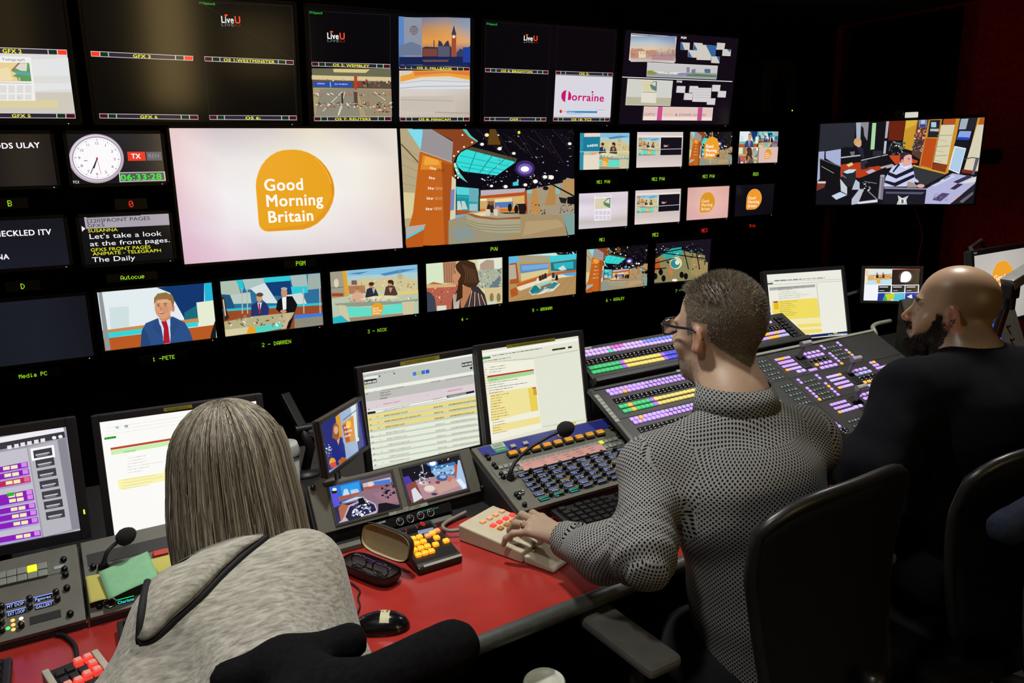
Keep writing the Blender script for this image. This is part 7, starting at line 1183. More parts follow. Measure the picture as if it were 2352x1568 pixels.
# collar: band round the neck
b = MB(); pts = []; nn = 28
for i in range(nn+1):
    a = rad(-150+300*i/nn); rr = .073; c = Vector(NB)+Vector((0, -.004, .016)); fwd = Vector((-.05, .9, 0)); e = Vector((math.sin(a)*rr, -math.cos(a)*rr*1.02, 0)); e = Matrix.Rotation(rad(9), 3, 'Z')@e
    top = c+e+Vector((0, .010, .030)); q_ = (abs(a)/2.6)**2; low = c+e*(1.20+.12*q_)+Vector((0, -.004, -.010-.045*q_)); pts += [tuple(top), tuple(top+e*.06+Vector((0, 0, .003))), tuple(low)]
b.add(pts, [(3*i, 3*i+3, 3*i+4, 3*i+1) for i in range(nn)]+[(3*i+1, 3*i+4, 3*i+5, 3*i+2) for i in range(nn)], 0, True); co = world_child(b, 'collar', shirt_m, Mr); s_ = co.modifiers.new('s', 'SOLIDIFY'); s_.thickness = .004
uvl = co.data.uv_layers.new(name='UVMap')
for lp in co.data.loops: q = lp.vertex_index; uvl.data[lp.index].uv = (q//3*.0137, (.0, .005, .06)[q % 3])
R = Matrix.Rotation(0, 3, 'X'); d = (WL-EL).normalized(); cuff = MB().tube([WL-d*.055, WL-d*.03, WL-d*.002+Vector((0, 0, .002))], [.0455, .0435, .041], 24); cu_ = world_child(cuff, 'cuff', shirt_m, Mr); uvl = cu_.data.uv_layers.new(name='UVMap')
for lp in cu_.data.loops: q = lp.vertex_index; uvl.data[lp.index].uv = (q % 24*.0108, q//24*.026)
# short grey hair
def mskM(p): L = mi@p; return bool(sc_M(np.array([tuple(L)]))[0])
rt = []; RR = random.Random(4)
for p, n in scatter(bodyM, mskM, 9000, 3):
    L = mi@p; ln = .0025+max(0, L.z-.03)*.08+(.010 if L.y > .05 and L.z > .08 else 0); dr = MH.to_3x3()@Vector((RR.uniform(-.4, .4), -.35+RR.uniform(-.3, .3)+(1.1 if L.y > .055 and L.z > .07 else 0), -.45 if L.z < .06 else .1)); n2 = (n*1.0+dr*.75).normalized(); rt.append([p-n*.001, p+n2*ln*.6, p+(n2+Vector((0, 0, -.15))).normalized()*ln*RR.uniform(.8, 1.3)])
strands('hair', rt, Mr, ['#7d7565', '#989080', '#5a5245', '#b0a998', '#6b6354', '#8a8271'], .0009)['label'] = 'short grey brown hair'
st = []
for p, n in scatter(bodyM, lambda p: (lambda L: L.z < -.055 and L.y > .0 and L.z > -.13)(mi@p), 1500, 5): st.append([p, p+n*.0012, p+(n+Vector((0, 0, -.8))).normalized()*.003])
strands('stubble', st, Mr, ['#6a6050', '#8a8070', '#4a4234'], .0006)
# glasses
g = MB(); gm = mat('navy_glasses_frame', '#17182a', .3, var=.05)
def hp(x, y, z): return tuple(MH@Vector((x, y, z)))
for q in (-1, 1):
    rim = [hp(q*(.033+.026*math.copysign(abs(math.cos(t))**.6, math.cos(t))), .112-.004*abs(math.cos(t)), .002+.018*math.copysign(abs(math.sin(t))**.6, math.sin(t))) for t in [2*math.pi*i/24 for i in range(25)]]; g.tube(rim, .0022, 8)
    g.tube([hp(q*.059, .108, .012), hp(q*.073, .095, .013), hp(q*.080, .05, .012), hp(q*.0815, .008, .012), hp(q*.083, -.012, .006), hp(q*.083, -.024, -.008)], .0030, 8, 0, 6)
g.tube([hp(-.009, .114, .006), hp(0, .118, .009), hp(.009, .114, .006)], .002, 8); gl = world_child(g, 'glasses_frame', gm, Mr)
lens = MB()
for q in (-1, 1):
    lens.add([hp(q*(.033+.0245*math.copysign(abs(math.cos(t))**.6, math.cos(t))), .1115-.004*abs(math.cos(t)), .002+.0165*math.copysign(abs(math.sin(t))**.6, math.sin(t))) for t in [2*math.pi*i/24 for i in range(24)]], [tuple(range(24))])
world_child(lens, 'glasses_lens', mat('clear_lens', '#8f94a8', .05, trans=.95, spec=.6), Mr)
# wedding ring
c0, c1 = HM@Vector((-.014, .087, .006)), HM@Vector((-.021, .126, .003)); cc = c0.lerp(c1, .42); ax = (c1-c0).normalized().to_track_quat('Z', 'Y').to_matrix(); world_child(MB().lathe([(.0094, -.0022), (.0112, -.0016), (.0112, .0016), (.0094, .0022)], cc, 24, 0, ax, False), 'ring', mat('pale_gold', '#d8c8a0', .2, 1.), Mr)
legs(Mr, PV+Vector((0, 0, -.02)), 0, .04, .5)
# ---- bald bearded man
Br = person_root('bald bearded man in a dark navy jumper sitting in profile at the right', (1.98, 1.02, 0))
BH = hframe((2.013, 1.213, 1.193), -27, -3)@Matrix.Diagonal((.955, .945, .965, 1)); bi = BH.inverted(); BN = (2.0, 1.145, 1.075)
hb_ = head_sdf({'ear': 1.0, 'nose': .82}).xf(BH); hb_.cap(BH@Vector((0, -.028, -.075)), BN, .061, .070, .04); hb_.cap(BN, (2.0, 1.10, .97), .075, .10, .05)
for q in (-1, 1): hb_.ell(BH@Vector((q*.040, .066, -.048)), (.02, .02, .018), .02)
BSL, BSR, BEL, BWL, BER, BWR = Vector((1.79, 1.17, 1.0)), Vector((2.14, 1.06, 1.005)), Vector((1.60, 1.12, .855)), Vector((1.68, 1.37, .83)), Vector((2.28, 1.15, .80)), Vector((2.22, 1.38, .80)); BP = Vector((1.97, 1.12, .54))
def beard(L, e=0.):
    x, y, z = L[:, 0], L[:, 1], L[:, 2]; n = .005*wav(L, 170, 4)+.004*wav(L, 420, 5)+e; ax = np.abs(x)
    jaw = (z < -.040-np.clip((y-.030)*.75, -.03, .055)+n) & (y > .014-(z+.10)*.35+n*.5) & (z > -.136)
    side = (ax > .045) & (y > .018+n*.3) & (y < .032-n*.5+np.clip(-.02-z, 0, .05)*.4) & (z < -.004+n*.5) & (z > -.10)
    mous = (z < -.046+n*.3) & (z > -.061) & (y > .078) & (ax < .034)
    return (jaw & ~((z > -.081) & (z < -.060) & (ax < .021) & (y > .085)) | side | mous)
def col_B(vs):
    L = np.array([tuple(bi@Vector(v)) for v in vs]); x, y, z = L[:, 0], L[:, 1], L[:, 2]; c = np.tile(np.array(lin('#c49d7c')), (len(vs), 1)); ear = (np.abs(x) > .0785) & (z < .03) & (z > -.045) & (np.abs(y+.01) < .03); c[(y > .1) & (z < -.02) & (z > -.05)] = lin('#bb7f60')
    rim = np.clip((.075-y)/.05, 0, 1)*np.clip((.115-z)/.05, 0, 1)*np.clip((z+.09)/.05, 0, 1)*np.clip((.02-y)/.04+.35, 0, 1); rim = np.clip(rim*(1+.5*wav(vs, 60, 2)), 0, 1)*.62; c = c*(1-rim[:, None])+np.array(lin('#4a3a2a'))*rim[:, None]
    c = np.where(beard(L, .006)[:, None], c*.45+np.array(lin('#2a1d15'))*.3, c); c = np.where(beard(L, -.004)[:, None], np.array(lin('#20160f')), c); c[ear] = lin('#b9765c'); lip = (z < -.062) & (z > -.080) & (np.abs(x) < .022) & (y > .09); c[lip] = lin('#a05f50'); brow = (z > .016) & (z < .026) & (np.abs(x) > .012) & (np.abs(x) < .05) & (y > .07); c[brow] = lin('#2a1d14'); return c
Q1 = surf(hb_, (1.85, 1.04, .96), (2.16, 1.36, 1.34), .0036); HB = Matrix.Translation(BWL+Vector((0, .012, 0)))@Matrix.Rotation(rad(-8), 4, 'Z'); Q2 = surf(hand_sdf().xf(HB), BWL-Vector((.14, .07, .07)), BWL+Vector((.10, .21, .06)), .004); HB2 = Matrix.Translation(BWR+Vector((0, .012, 0)))@Matrix.Rotation(rad(12), 4, 'Z'); Q3 = surf(hand_sdf(side=-1).xf(HB2), BWR-Vector((.14, .07, .07)), BWR+Vector((.12, .21, .06)), .004)
tb = SDF().chain([BP, (1.99, 1.10, .78), (1.98, 1.09, .95)], [.12, .12, .12], .06).cap(BSL, BSR, .05, .05, .06).chain([BSL, BEL, BWL], [.045, .04, .025], .02).chain([BSR, BER, BWR], [.045, .04, .025], .02).cap(BN, (1.98, 1.09, .95), .06, .08, .05)
bodyB = skin_mesh('body', [Q1, Q2, Q3, surf(tb, (1.5, .82, .45), (2.4, 1.45, 1.08), .018)], skin_mat('warm_skin', .1, .36), Br, col_B)
jb = SDF().chain([(1.97, 1.10, .56), (1.975, 1.10, .74), (1.98, 1.085, .90)], [.148, .148, .15], .08).ell((1.975, 1.075, .92), (.185, .14, .15), .06).cap(BSL+Vector((.03, -.01, 0)), BSR+Vector((-.03, 0, 0)), .075, .075, .06).cap((1.998, 1.125, 1.045), (1.98, 1.08, .95), .082, .12, .05).cap((1.998, 1.13, 1.045), BSL+Vector((.02, 0, .02)), .068, .06, .06).cap((1.998, 1.13, 1.045), BSR+Vector((-.02, 0, .02)), .068, .06, .06).chain([BSL, BEL], [.080, .070], .06).chain([BEL, BEL.lerp(BWL, .5), BWL+Vector((0, -.03, 0))], [.068, .06, .043], .03).chain([BSR, BER, BWR], [.078, .066, .042], .05)
jump = mat('navy_jumper', '#0a0c13', .95, var=.25, scale=260, bump=.25, spec=.15)
skin_mesh('jumper', [surf(lambda P: jb(P)+.004*wav(P, 45, 6)+.002*wav(P, 120, 7), (1.46, .78, .5), (2.42, 1.44, 1.12), .0085)], jump, Br)
b = MB(); b.tube([Vector(BN)+Matrix.Rotation(rad(20), 3, 'Z')@Vector((math.sin(t)*.0845, -math.cos(t)*.0845, -.010+.012*math.cos(t)*-1)) for t in [2*math.pi*i/30 for i in range(31)]], .009, 10); world_child(b, 'neckband', jump, Br)
rt = []; RR = random.Random(8)
for p, n in scatter(bodyB, lambda p: bool(beard(np.array([tuple(bi@p)]))[0]), 6500, 3):
    L = bi@p; ln = (.006 if L.y > .045 else .003)+(.010 if L.z < -.085 and L.y > .04 else 0)+(.004 if L.y > .07 else 0); dr = BH.to_3x3()@Vector((RR.uniform(-.3, .3), .25, -1.0)); n2 = (n*.55+dr*.8).normalized(); rt.append([p-n*.001, p+(n+n2).normalized()*ln*.5, p+(n*.4+n2).normalized()*ln*RR.uniform(.8, 1.25)])
strands('beard', rt, Br, ['#1c130e', '#2a1d15', '#120c09', '#3a2a1e'], .0012)['label'] = 'short dark brown beard'
st = []
for p, n in scatter(bodyB, lambda p: (lambda L: .016 < L.z < .027 and .012 < abs(L.x) < .05 and L.y > .07)(bi@p), 240, 9): st.append([p, p+(n*.6+BH.to_3x3()@Vector((0, -1., .3))).normalized()*.0025, p+(n*.5+BH.to_3x3()@Vector((0, -1.5, .1))).normalized()*.0055])
strands('eyebrows', st, Br, ['#1c130e', '#2a1d15'], .001)
legs(Br, BP+Vector((0, 0, -.02)), -5, .04, .5)
# ---- woman in the grey hoodie
Wr = person_root('woman with a straight grey blonde bob in a grey hoodie seen from behind', (.17, .95, 0))
WH = hframe((.187, 1.335, 1.092), -2, 10); wi = WH.inverted(); WN = (.176, 1.235, .965)
hw = head_sdf({'w': .9}).xf(WH@Matrix.Diagonal((.93, .93, .95, 1))); hw.cap(WH@Vector((0, -.022, -.075)), WN, .05, .056, .04); hw.cap(WN, (.172, 1.17, .87), .06, .08, .05)
WSL, WSR = Vector((.062, 1.155, .945)), Vector((.270, 1.180, .958)); WEL, WWL = Vector((-.035, 1.045, .86)), Vector((.055, 1.27, .785)); WER, WWR = Vector((.268, 1.07, .835)), Vector((.255, 1.29, .785)); WP = Vector((.15, 1.01, .54))
w1 = surf(hw, (.06, 1.13, .86), (.31, 1.50, 1.27), .0045)
H1 = surf(hand_sdf().xf(Matrix.Translation(WWL+Vector((0, .012, 0)))@Matrix.Rotation(rad(5), 4, 'Z')), WWL-Vector((.14, .07, .07)), WWL+Vector((.1, .21, .06)), .004); H2 = surf(hand_sdf(side=-1).xf(Matrix.Translation(WWR+Vector((0, .012, 0)))@Matrix.Rotation(rad(15), 4, 'Z')), WWR-Vector((.14, .07, .07)), WWR+Vector((.12, .21, .06)), .004)
tw = SDF().chain([WP, (.155, 1.02, .74), (.168, 1.09, .86)], [.11, .10, .09], .06).cap(WSL, WSR, .04, .04, .05).chain([WSL, WEL, WWL], [.04, .035, .022], .02).chain([WSR, WER, WWR], [.04, .035, .022], .02).cap(WN, (.17, 1.15, .88), .05, .07, .05)
bodyW = skin_mesh('body', [w1, H1, H2, surf(tw, (-.2, .72, .44), (.5, 1.45, 1.02), .018)], skinm, Wr, fist_col)
def hood_noise(P): return .006*wav(P, 34, 11)+.0045*np.sin(P@np.array([60., -25, 45])+3.5*wav(P, 10, 12))*np.clip(1-np.abs(P[:, 2]-.86)/.22, 0, 1)
gw = SDF().chain([(.15, .99, .53), (.153, 1.005, .68), (.160, 1.05, .82), (.168, 1.12, .885)], [.138, .116, .115, .104], .08).cap(WSL+Vector((.02, -.01, 0)), WSR+Vector((-.02, 0, 0)), .056, .056, .06).chain([WSL, WEL], [.060, .055], .05).chain([WEL, WEL.lerp(WWL, .5), WWL+Vector((0, -.03, 0))], [.055, .050, .036], .03).chain([WSR, WER], [.058, .055], .05).chain([WER, WER.lerp(WWR, .5), WWR+Vector((0, -.03, 0))], [.054, .048, .036], .03).cap(WN, (.172, 1.16, .90), .060, .08, .05)
def streak():
    m = bpy.data.materials.new('heather_grey_jersey'); m.use_nodes = True; nt = m.node_tree; n = nt.nodes; L = nt.links; b = n['Principled BSDF']; b.inputs['Roughness'].default_value = .95; b.inputs['Specular IOR Level'].default_value = .1; b.inputs['Sheen Weight'].default_value = .2
    tc = n.new('ShaderNodeTexCoord'); mp = n.new('ShaderNodeMapping'); mp.inputs['Rotation'].default_value = (.5, .5, .6); mp.inputs['Scale'].default_value = (40, 220, 160); L.new(tc.outputs['Object'], mp.inputs[0]); no = n.new('ShaderNodeTexNoise'); no.inputs['Scale'].default_value = 1.; no.inputs['Detail'].default_value = 6; no.inputs['Roughness'].default_value = .65; L.new(mp.outputs[0], no.inputs['Vector'])
    rp = n.new('ShaderNodeValToRGB'); rp.color_ramp.elements[0].position = .32; rp.color_ramp.elements[1].position = .68; rp.color_ramp.elements[0].color = (*lin('#77746a'), 1); rp.color_ramp.elements[1].color = (*lin('#b3b0a4'), 1); L.new(no.outputs['Fac'], rp.inputs[0]); L.new(rp.outputs[0], b.inputs['Base Color']); bp = n.new('ShaderNodeBump'); bp.inputs['Strength'].default_value = .25; bp.inputs['Distance'].default_value = .001; L.new(no.outputs['Fac'], bp.inputs['Height']); L.new(bp.outputs[0], b.inputs['Normal']); MATS['heather_grey_jersey'] = m; return m
jersey = streak()
hoodie = skin_mesh('hoodie', [surf(lambda P: gw(P)+hood_noise(P), (-.22, .70, .45), (.52, 1.46, 1.04), .0075)], jersey, Wr); hoodie['label'] = 'heather grey hooded top'
bw = bvh_of(hoodie)
# hood lying over the left shoulder: sheet draped on the back, edged with black binding
HP = [(475, 1268), (425, 1298), (372, 1325), (342, 1365), (326, 1420), (323, 1472), (352, 1470), (400, 1424), (455, 1376), (510, 1322), (560, 1277), (606, 1240), (575, 1232), (525, 1248)]
def drape(outline, off, name, parent, m, n=22, thick=.014):
    cx, cy = sum(p[0] for p in outline)/len(outline), sum(p[1] for p in outline)/len(outline); K = 6; V = []; F = []; P = spline([Vector((*p, 0)) for p in outline+[outline[0]]], 3)[:-1]; N = len(P)
    for j in range(K+1):
        t = j/K
        for p in P:
            x, y = cx+(p.x-cx)*t, cy+(p.y-cy)*t; s = snap(bw, x, y, off*(1-.55*t**4)+.004*math.sin(x*.03)*(1-t))
            V.append(tuple(s[0]) if s else V[-1])
    for j in range(K):
        for i in range(N): F.append((j*N+i, j*N+(i+1) % N, (j+1)*N+(i+1) % N, (j+1)*N+i))
    b = MB().add(V, F, 0, True); o = world_child(b, name, m, parent); s = o.modifiers.new('s', 'SOLIDIFY'); s.thickness = thick; s.offset = -1; return o
hood = drape(HP, .022, 'hood', Wr, jersey)
bh = bvh_of(hood, hoodie); tp = [(342, 1338), (334, 1372), (327, 1418), (322, 1472)]; tq = [(322, 1474), (352, 1466), (400, 1424), (455, 1376), (510, 1322), (560, 1277), (606, 1240), (626, 1224)]
b = MB()
for pts in (tp, tq):
    S = [snap(bh, x, y, .0025) for x, y in pts]; S = [s[0] for s in S if s]; b.tube(S, .0055, 8, 0, 5)
world_child(b, 'hood_binding', mat('navy_binding', '#0d0e16', .8), Wr)
# bob of straight hair
RW = np.random.RandomState(5); hair_c = ['#6e6656', '#827a69', '#98907f', '#5c5446', '#aaa292', '#776f5e', '#8a8270', '#4f473a']
def hair_pt(th, t, jr=0., ln=1.):
    """th round the head (0 = back, + = her left), t from the crown 0 to the tips 1"""
    if t < .42:
        a = t/.42*math.pi/2; r = math.sin(a)*.095; z = .020+.108*math.cos(a); rad_ = r
    else:
        q = (t-.42)/.58; z = .020-q*.215*ln; rad_ = .095+.013*math.sin(q*2.6)-.012*max(0, q-.75)*4*.3
    fl = 1+.10*max(0, t-.75)*4*max(0, -math.sin(th))
    x = -math.sin(th)*(rad_+jr)*fl*.98; y = -math.cos(th)*(rad_+jr)*1.06-.012; return WH@Vector((x, y, z))
hb2 = []; FACE = 2.35
NT, NS = 72, 26; V = []; F = []
for j in range(NS+1):
    for i in range(NT+1):
        th = -FACE+2*FACE*i/NT; t = max(.004, j/NS); V.append(tuple(hair_pt(th, t, -.003+.003*math.sin(th*17+t*3)*min(1, t*3))))
F = [(j*(NT+1)+i, j*(NT+1)+i+1, (j+1)*(NT+1)+i+1, (j+1)*(NT+1)+i) for j in range(NS) for i in range(NT)]
hbase = world_child(MB().add(V, F, 0, True), 'hair', mat('dark_ash_hair', '#3d3326', .6, var=.3, scale=120), Wr); s_ = hbase.modifiers.new('s', 'SOLIDIFY'); s_.thickness = .008; hbase['label'] = 'straight grey blonde bob'
rt = []
for i in range(5200):
    th = RW.uniform(-FACE, FACE); c = round(th*16)/16; th0 = th+(c-th)*RW.uniform(0, .75); t0 = RW.choice([RW.uniform(.01, .08), RW.uniform(.05, .5), RW.uniform(.3, .8)], p=[.6, .25, .15]); t1 = min(1.06, t0+RW.uniform(.45, 1.05)); jr = RW.uniform(-.004, .0045); dr = RW.normal(0, .05); ln = 1+.06*math.sin(c*7)+RW.normal(0, .025)
    rt.append([hair_pt(th+(th0-th)*min(1, t/.5)+dr*t, t, jr+(.002*math.sin(t*9+i) if t > .4 else 0)+(.008*max(0, t-.85)*RW.normal()), ln) for t in np.linspace(t0, t1, 12)])
for i in range(200):
    th = -RW.uniform(.7, 2.0); jr = RW.uniform(.003, .008); rt.append([hair_pt(th, t, jr+.05*max(0, t-.8)**1.2*RW.uniform(.3, 1.4), 1.02) for t in np.linspace(.3, 1.08, 12)])
strands('hair_strands', rt, Wr, hair_c, .0016)
legs(Wr, WP+Vector((0, 0, -.02)), 4, .03, .5)
# ------------------------------------------------------------------ left rack bays
LMF = frame(atz(100, 1440, .735), 1, 65); KL = (0, 1230, 4.638)
def hl(x, y, d=0.): return hit(LMF, KL[0]+x/KL[2], KL[1]+y/KL[2], d)
t = pod('intercom_rack', 'grey rack panel with a lit yellow key below the purple screen', 'intercom panel', LMF, (-.44, .0725, -.008, .192), gry, mg=.002)
r = P4l(LMF, [(-300, 450), (735, 240), (745, 400), (-300, 625)], KL); MB().box2((-.40, -.0015, r[2]+.004), (r[1], 0, r[3]-.006), .0005).build('grey_key_row', mat('pale_grey_row', '#5d615a', .55), t)
RK = MB().box((0, -.003, 0), (.0175, .006, .0165), .002).mesh('square_key', mat('pale_square_key', '#7b8078', .5)); YK = MB().box((0, -.003, 0), (.0175, .006, .0165), .002).mesh('lit_key', mat('lit_yellow_key', '#d8e020', .4, emit='#e4f010', es=.85))
for i in range(-8, 5):
    for j in range(2):
        a, c = hl(15+i*110+(j*4), 440-i*25+j*74) if i < 5 else (0, 0); share('square_key', YK if (i, j) == (3, 0) else RK, t, (a, -.0012, c), label='lit yellow key' if (i, j) == (3, 0) else None)
a, c = hl(630, 340); MB().box((a, -.002, c), (.018, .001, .008)).build('name_tag', mat('white_tape', '#9a9e98', .6), t)
for x, y, s in ((165, 735, 'MT DOP'), (460, 660, 'Pgmrec'), (175, 815, 'EXT LOOP'), (470, 740, 'GALLERY')):
    a, c = hl(x, y); d = share('key_display', OL, t, (a, 0, c)); p = Pic((-.016, .016, -.007, .007), -.0022); p.rect(0, .1, 1, .3, '#8fa0f4'); p.text(s, .05, .92, .95, .92, '#aebcff', .5, 1); p.build('lettering', d)
for x, y in ((320, 690), (600, 620), (320, 770), (615, 690), (20, 770), (20, 850), (20, 935), (230, 970), (25, 1020)): a, c = hl(x, y); share('knob', KN, t, (a, 0, c))
PLT = {k: MB().lathe([(.004, 0), (.003, .001), (.001, .0012)], (0, 0, 0), 12, 0, RY).mesh('pilot_light', mat('pilot_'+k, v, emit=v, es=1.1)) for k, v in dict(amber='#ffae50', green='#50d060', white='#f0e0c8').items()}
for x, y, k in ((135, 900, 'amber'), (140, 948, 'amber'), (142, 998, 'amber'), (85, 985, 'green'), (225, 880, 'white'), (232, 922, 'amber')): a, c = hl(x, y); share('pilot_light', PLT[k], t, (a, 0, c))
r = P4l(LMF, [(315, 880), (648, 775), (650, 865), (318, 955)], KL); MB().box2((r[0], -.001, r[2]), (r[1], 0, r[3]), .0003).build('speaker_grille', MATS['dark_mesh_grille'], t)
for x, y in ((680, 268), (690, 370), (700, 428), (715, 570), (750, 845)): a, c = hl(x, y); share('thumb_screw', SCREW, t, (a, -.001, c))
t = pod('note_rack', 'grey rack panel partly covered by yellow and green notes', 'rack panel', LMF, (.080, .43, -.008, .192), gry, mg=.002)
r = P4l(LMF, [(920, 200), (1700, 30), (1710, 140), (940, 335)], KL); MB().box2((r[0], -.001, r[2]), (.40, 0, r[3])).build('blank_panel', mat('blank_black', '#121211', .6), t)
a, c = hl(1710, 195); MB().box((a, -.004, c), (.03, .008, .014), .002).build('red_key', mat('red_key', '#a82418', .4, emit='#b82a1a', es=.2), t)
a, c = hl(1170, 722); MB().lathe([(.009, 0), (.0125, .002), (.0125, .003), (.009, .003)], (a, 0, c), 22, 0, RY, False).build('jack_ring', chrome, t)
a, c = hl(1340, 690); d = share('key_display', OL, t, (a, 0, c)); p = Pic((-.016, .016, -.007, .007), -.0022); p.rect(0, .08, 1, .22, '#35e070'); p.text('Charlote', .02, .92, .98, .92, '#40e0e8', .5, 1); p.build('lettering', d)
for x, y in ((995, 345), (1060, 762)): a, c = hl(x, y); share('thumb_screw', SCREW, t, (a, -.001, c))
def note(label, pts, mm, lift, marks=()):
    q = [hl(x, y, -lift) for x, y in pts]; t = thing('sticky_note', label, 'note', LMF@Matrix.Translation((q[0][0], -lift, q[0][1])), 'notes on the rack panel'); v = [(a-q[0][0], 0, c-q[0][1]) for a, c in q]; b = MB(); n = 8; V = []
    for j in range(n+1):
        for i in range(n+1):
            u, w = i/n, j/n; T_ = Vector(v[0]).lerp(Vector(v[1]), u); B_ = Vector(v[3]).lerp(Vector(v[2]), u); P = T_.lerp(B_, w); P.y = -.010*w*w-.003*math.sin(u*3)*w; V.append(tuple(P))
    b.add(V, [(j*(n+1)+i, j*(n+1)+i+1, (j+1)*(n+1)+i+1, (j+1)*(n+1)+i) for j in range(n) for i in range(n)], 0, True); o = b.build('paper', mm, t); s = o.modifiers.new('s', 'SOLIDIFY'); s.thickness = .0004
note('pale yellow note at the left under the green note', [(910, 435), (1150, 385), (1210, 700), (960, 755)], mat('yellow_paper', '#b9b25a', .85, var=.04), .008); note('pale yellow note half hidden by the woman right of the green note', [(1560, 262), (1810, 200), (1905, 300), (1720, 475)], MATS['yellow_paper'], .009)
note('pale green note hanging over two yellow notes', [(1050, 385), (1572, 165), (1700, 475), (1160, 715)], mat('green_paper', '#7fb489', .85, var=.05, scale=60), .019)
q = hl(1105, 345); bp = LMF@Vector((q[0], 0, q[1])); dB = (bp-CAM).dot(fw); gooseneck('black gooseneck microphone rising behind the green note', bp, [LMF@Vector((q[0], -.012, q[1]))]+[atd(x, y, dB+k) for x, y, k in ((239, 1290, -.02), (246, 1268, -.02), (262, 1251, -.01), (287, 1233, 0))], .0185, LMF)
keyboard('dark keyboard half hidden by the woman on the left of the red desk', Matrix.Translation((-.016, 1.60, DZ+.001))@Matrix.Rotation(rad(2), 4, 'X')@Matrix.Translation((0, 0, .0055)), w=.20, h=.12, rows=6, cols=8, dark='#2a2b2b'); 
keyboard('black keyboard at the bottom left corner of the desk', Matrix.Translation((-.50, 1.575, DZ+.001))@Matrix.Rotation(rad(2), 4, 'X')@Matrix.Translation((0, 0, .0055)), w=.31, h=.15, cols=11)
# ------------------------------------------------------------------ red keypad, bottom left
A, B_ = atz(101, 1540, .745), atz(220, 1492, .745); yk = math.degrees(math.atan2(B_.y-A.y, B_.x-A.x)); KPM = Matrix.Translation((A.x, A.y, DZ+.001))@Matrix.Rotation(rad(yk), 4, 'Z'); wk = (B_-A).length
t = thing('lit_keypad', 'beige sided keypad with glowing red keys in the bottom left corner', 'keypad', KPM); MB().box2((0, -.15, 0), (wk, 0, .030), .003).build('base', mat('keypad_black', '#141211', .5), t); sd = mat('beige_side', '#a9a694', .5)
for x in (-.004, wk-.008): MB().box2((x, -.155, 0), (x+.012, .004, .034), .003).build('side_cheek', sd, t)
rk = mat('glowing_red_key', '#e84038', .4, emit='#f04438', es=.75); tk = mat('key_cap_top', '#c88a80', .5, emit='#d87a6a', es=.35); dk = mat('unlit_key', '#1d1a1a', .5); pk = (wk-.02)/4
RKY = MB().box((0, 0, .005), (pk*.86, .017, .012), .002, 0).box((0, 0, .0115), (pk*.66, .0125, .003), .001, 1).mesh('red_key', [rk, tk]); DKY = MB().box((0, 0, .003), (pk*.86, .017, .008), .002).mesh('unlit_key', dk)
for j in range(5):
    for i in range(4):
        k = (i, j) in ((3, 0), (2, 0), (3, 1), (0, 2), (1, 2), (2, 2), (3, 2), (0, 3), (2, 4), (1, 4)); share('red_key' if k else 'unlit_key', RKY if k else DKY, t, (.012+pk*(i+.5)-.002, -.018-j*.026-(.008 if i < 2 else 0), .029))
P = [atz(600/4.638, 1230+1052/4.638, DZ+.006), atz(690/4.638, 1230+1068/4.638, DZ+.006), atz(800/4.638, 1230+1180/4.638, DZ+.006), KPM@Vector((wk*.62, .006, .012))]; tag(MB().tube(P, .0042, 8, 0, 6).build('keypad_cable', mat('black_cable', '#0e0e0e', .5)), 'black cable running over the red desk to the glowing red keypad', 'cable')
# ------------------------------------------------------------------ things on the red desk
def zrect(px, z): return [atz(*p, z) for p in px]
c0, c1, c2 = atz(1052, 1203, DZ+.044), atz(1140.5, 1154, DZ+.044), atz(1204, 1263, DZ+.030); X = (c1-c0); X.z = 0; W_ = X.length-.014; yw = math.atan2(X.y, X.x); CM_ = Matrix.Translation((c0.x, c0.y, DZ+.001))@Matrix.Rotation(yw, 4, 'Z'); Ln = (CM_.inverted()@c2).y
cream = mat('cream_plastic', '#b5ad94', .5, var=.05, scale=40, bump=.03)
t = thing('cream_controller', 'cream sloping keypad with peach and red keys under the man\'s hand', 'keypad', CM_); L_ = -Ln; H0, H1 = .042, .028
def slope(y): return H0+(H1-H0)*(-y/L_)
b = MB().extr([(0, 0), (0, H0), (-L_, H1), (-L_, 0)], 0, W_); o = b.build('body', cream, t); bv = o.modifiers.new('b', 'BEVEL'); bv.width = .004; bv.segments = 3
b = MB().extr([(-L_-.002, 0), (-L_-.002, .019), (-L_-.075, .013), (-L_-.085, .008), (-L_-.085, 0)], .004, W_-.004); o = b.build('wrist_rest', cream, t); bv = o.modifiers.new('b', 'BEVEL'); bv.width = .005; bv.segments = 3
Rs = Matrix.Rotation(math.atan2(H0-H1, L_), 3, 'X'); I = CM_.inverted()
kc = dict(p=('peach_key', '#d8a074', '#d89a6a', .2), r=('red_key', '#e03a34', '#f03a34', .75), o=('brown_key', '#a06a20', '#a06818', .15), g=('grey_key', '#8a8a7c', '#000000', 0)); KM_ = {k: MB().box((0, 0, .002), (.0145, .0125, .006), .002).mesh(v[0], mat('cream_'+v[0], v[1], .4, emit=v[2], es=v[3])) for k, v in kc.items()}
for k, px in dict(p=[(437, 1045), (500, 1012), (557, 980), (615, 948)], r=[(533, 1080), (592, 1047), (650, 1014), (708, 983)], o=[(602, 1107), (660, 1073), (716, 1042), (772, 1008)], g=[(690, 1136), (745, 1104), (800, 1070)]).items():
    for x, y in px:
        q = I@atz(1000+x/4.02, 940+y/4.02, DZ+.043); q = I@atz(1000+x/4.02, 940+y/4.02, DZ+slope(q.y)+.001); share(kc[k][0], KM_[k], t, (q.x, q.y, slope(q.y)), Rs.to_euler())
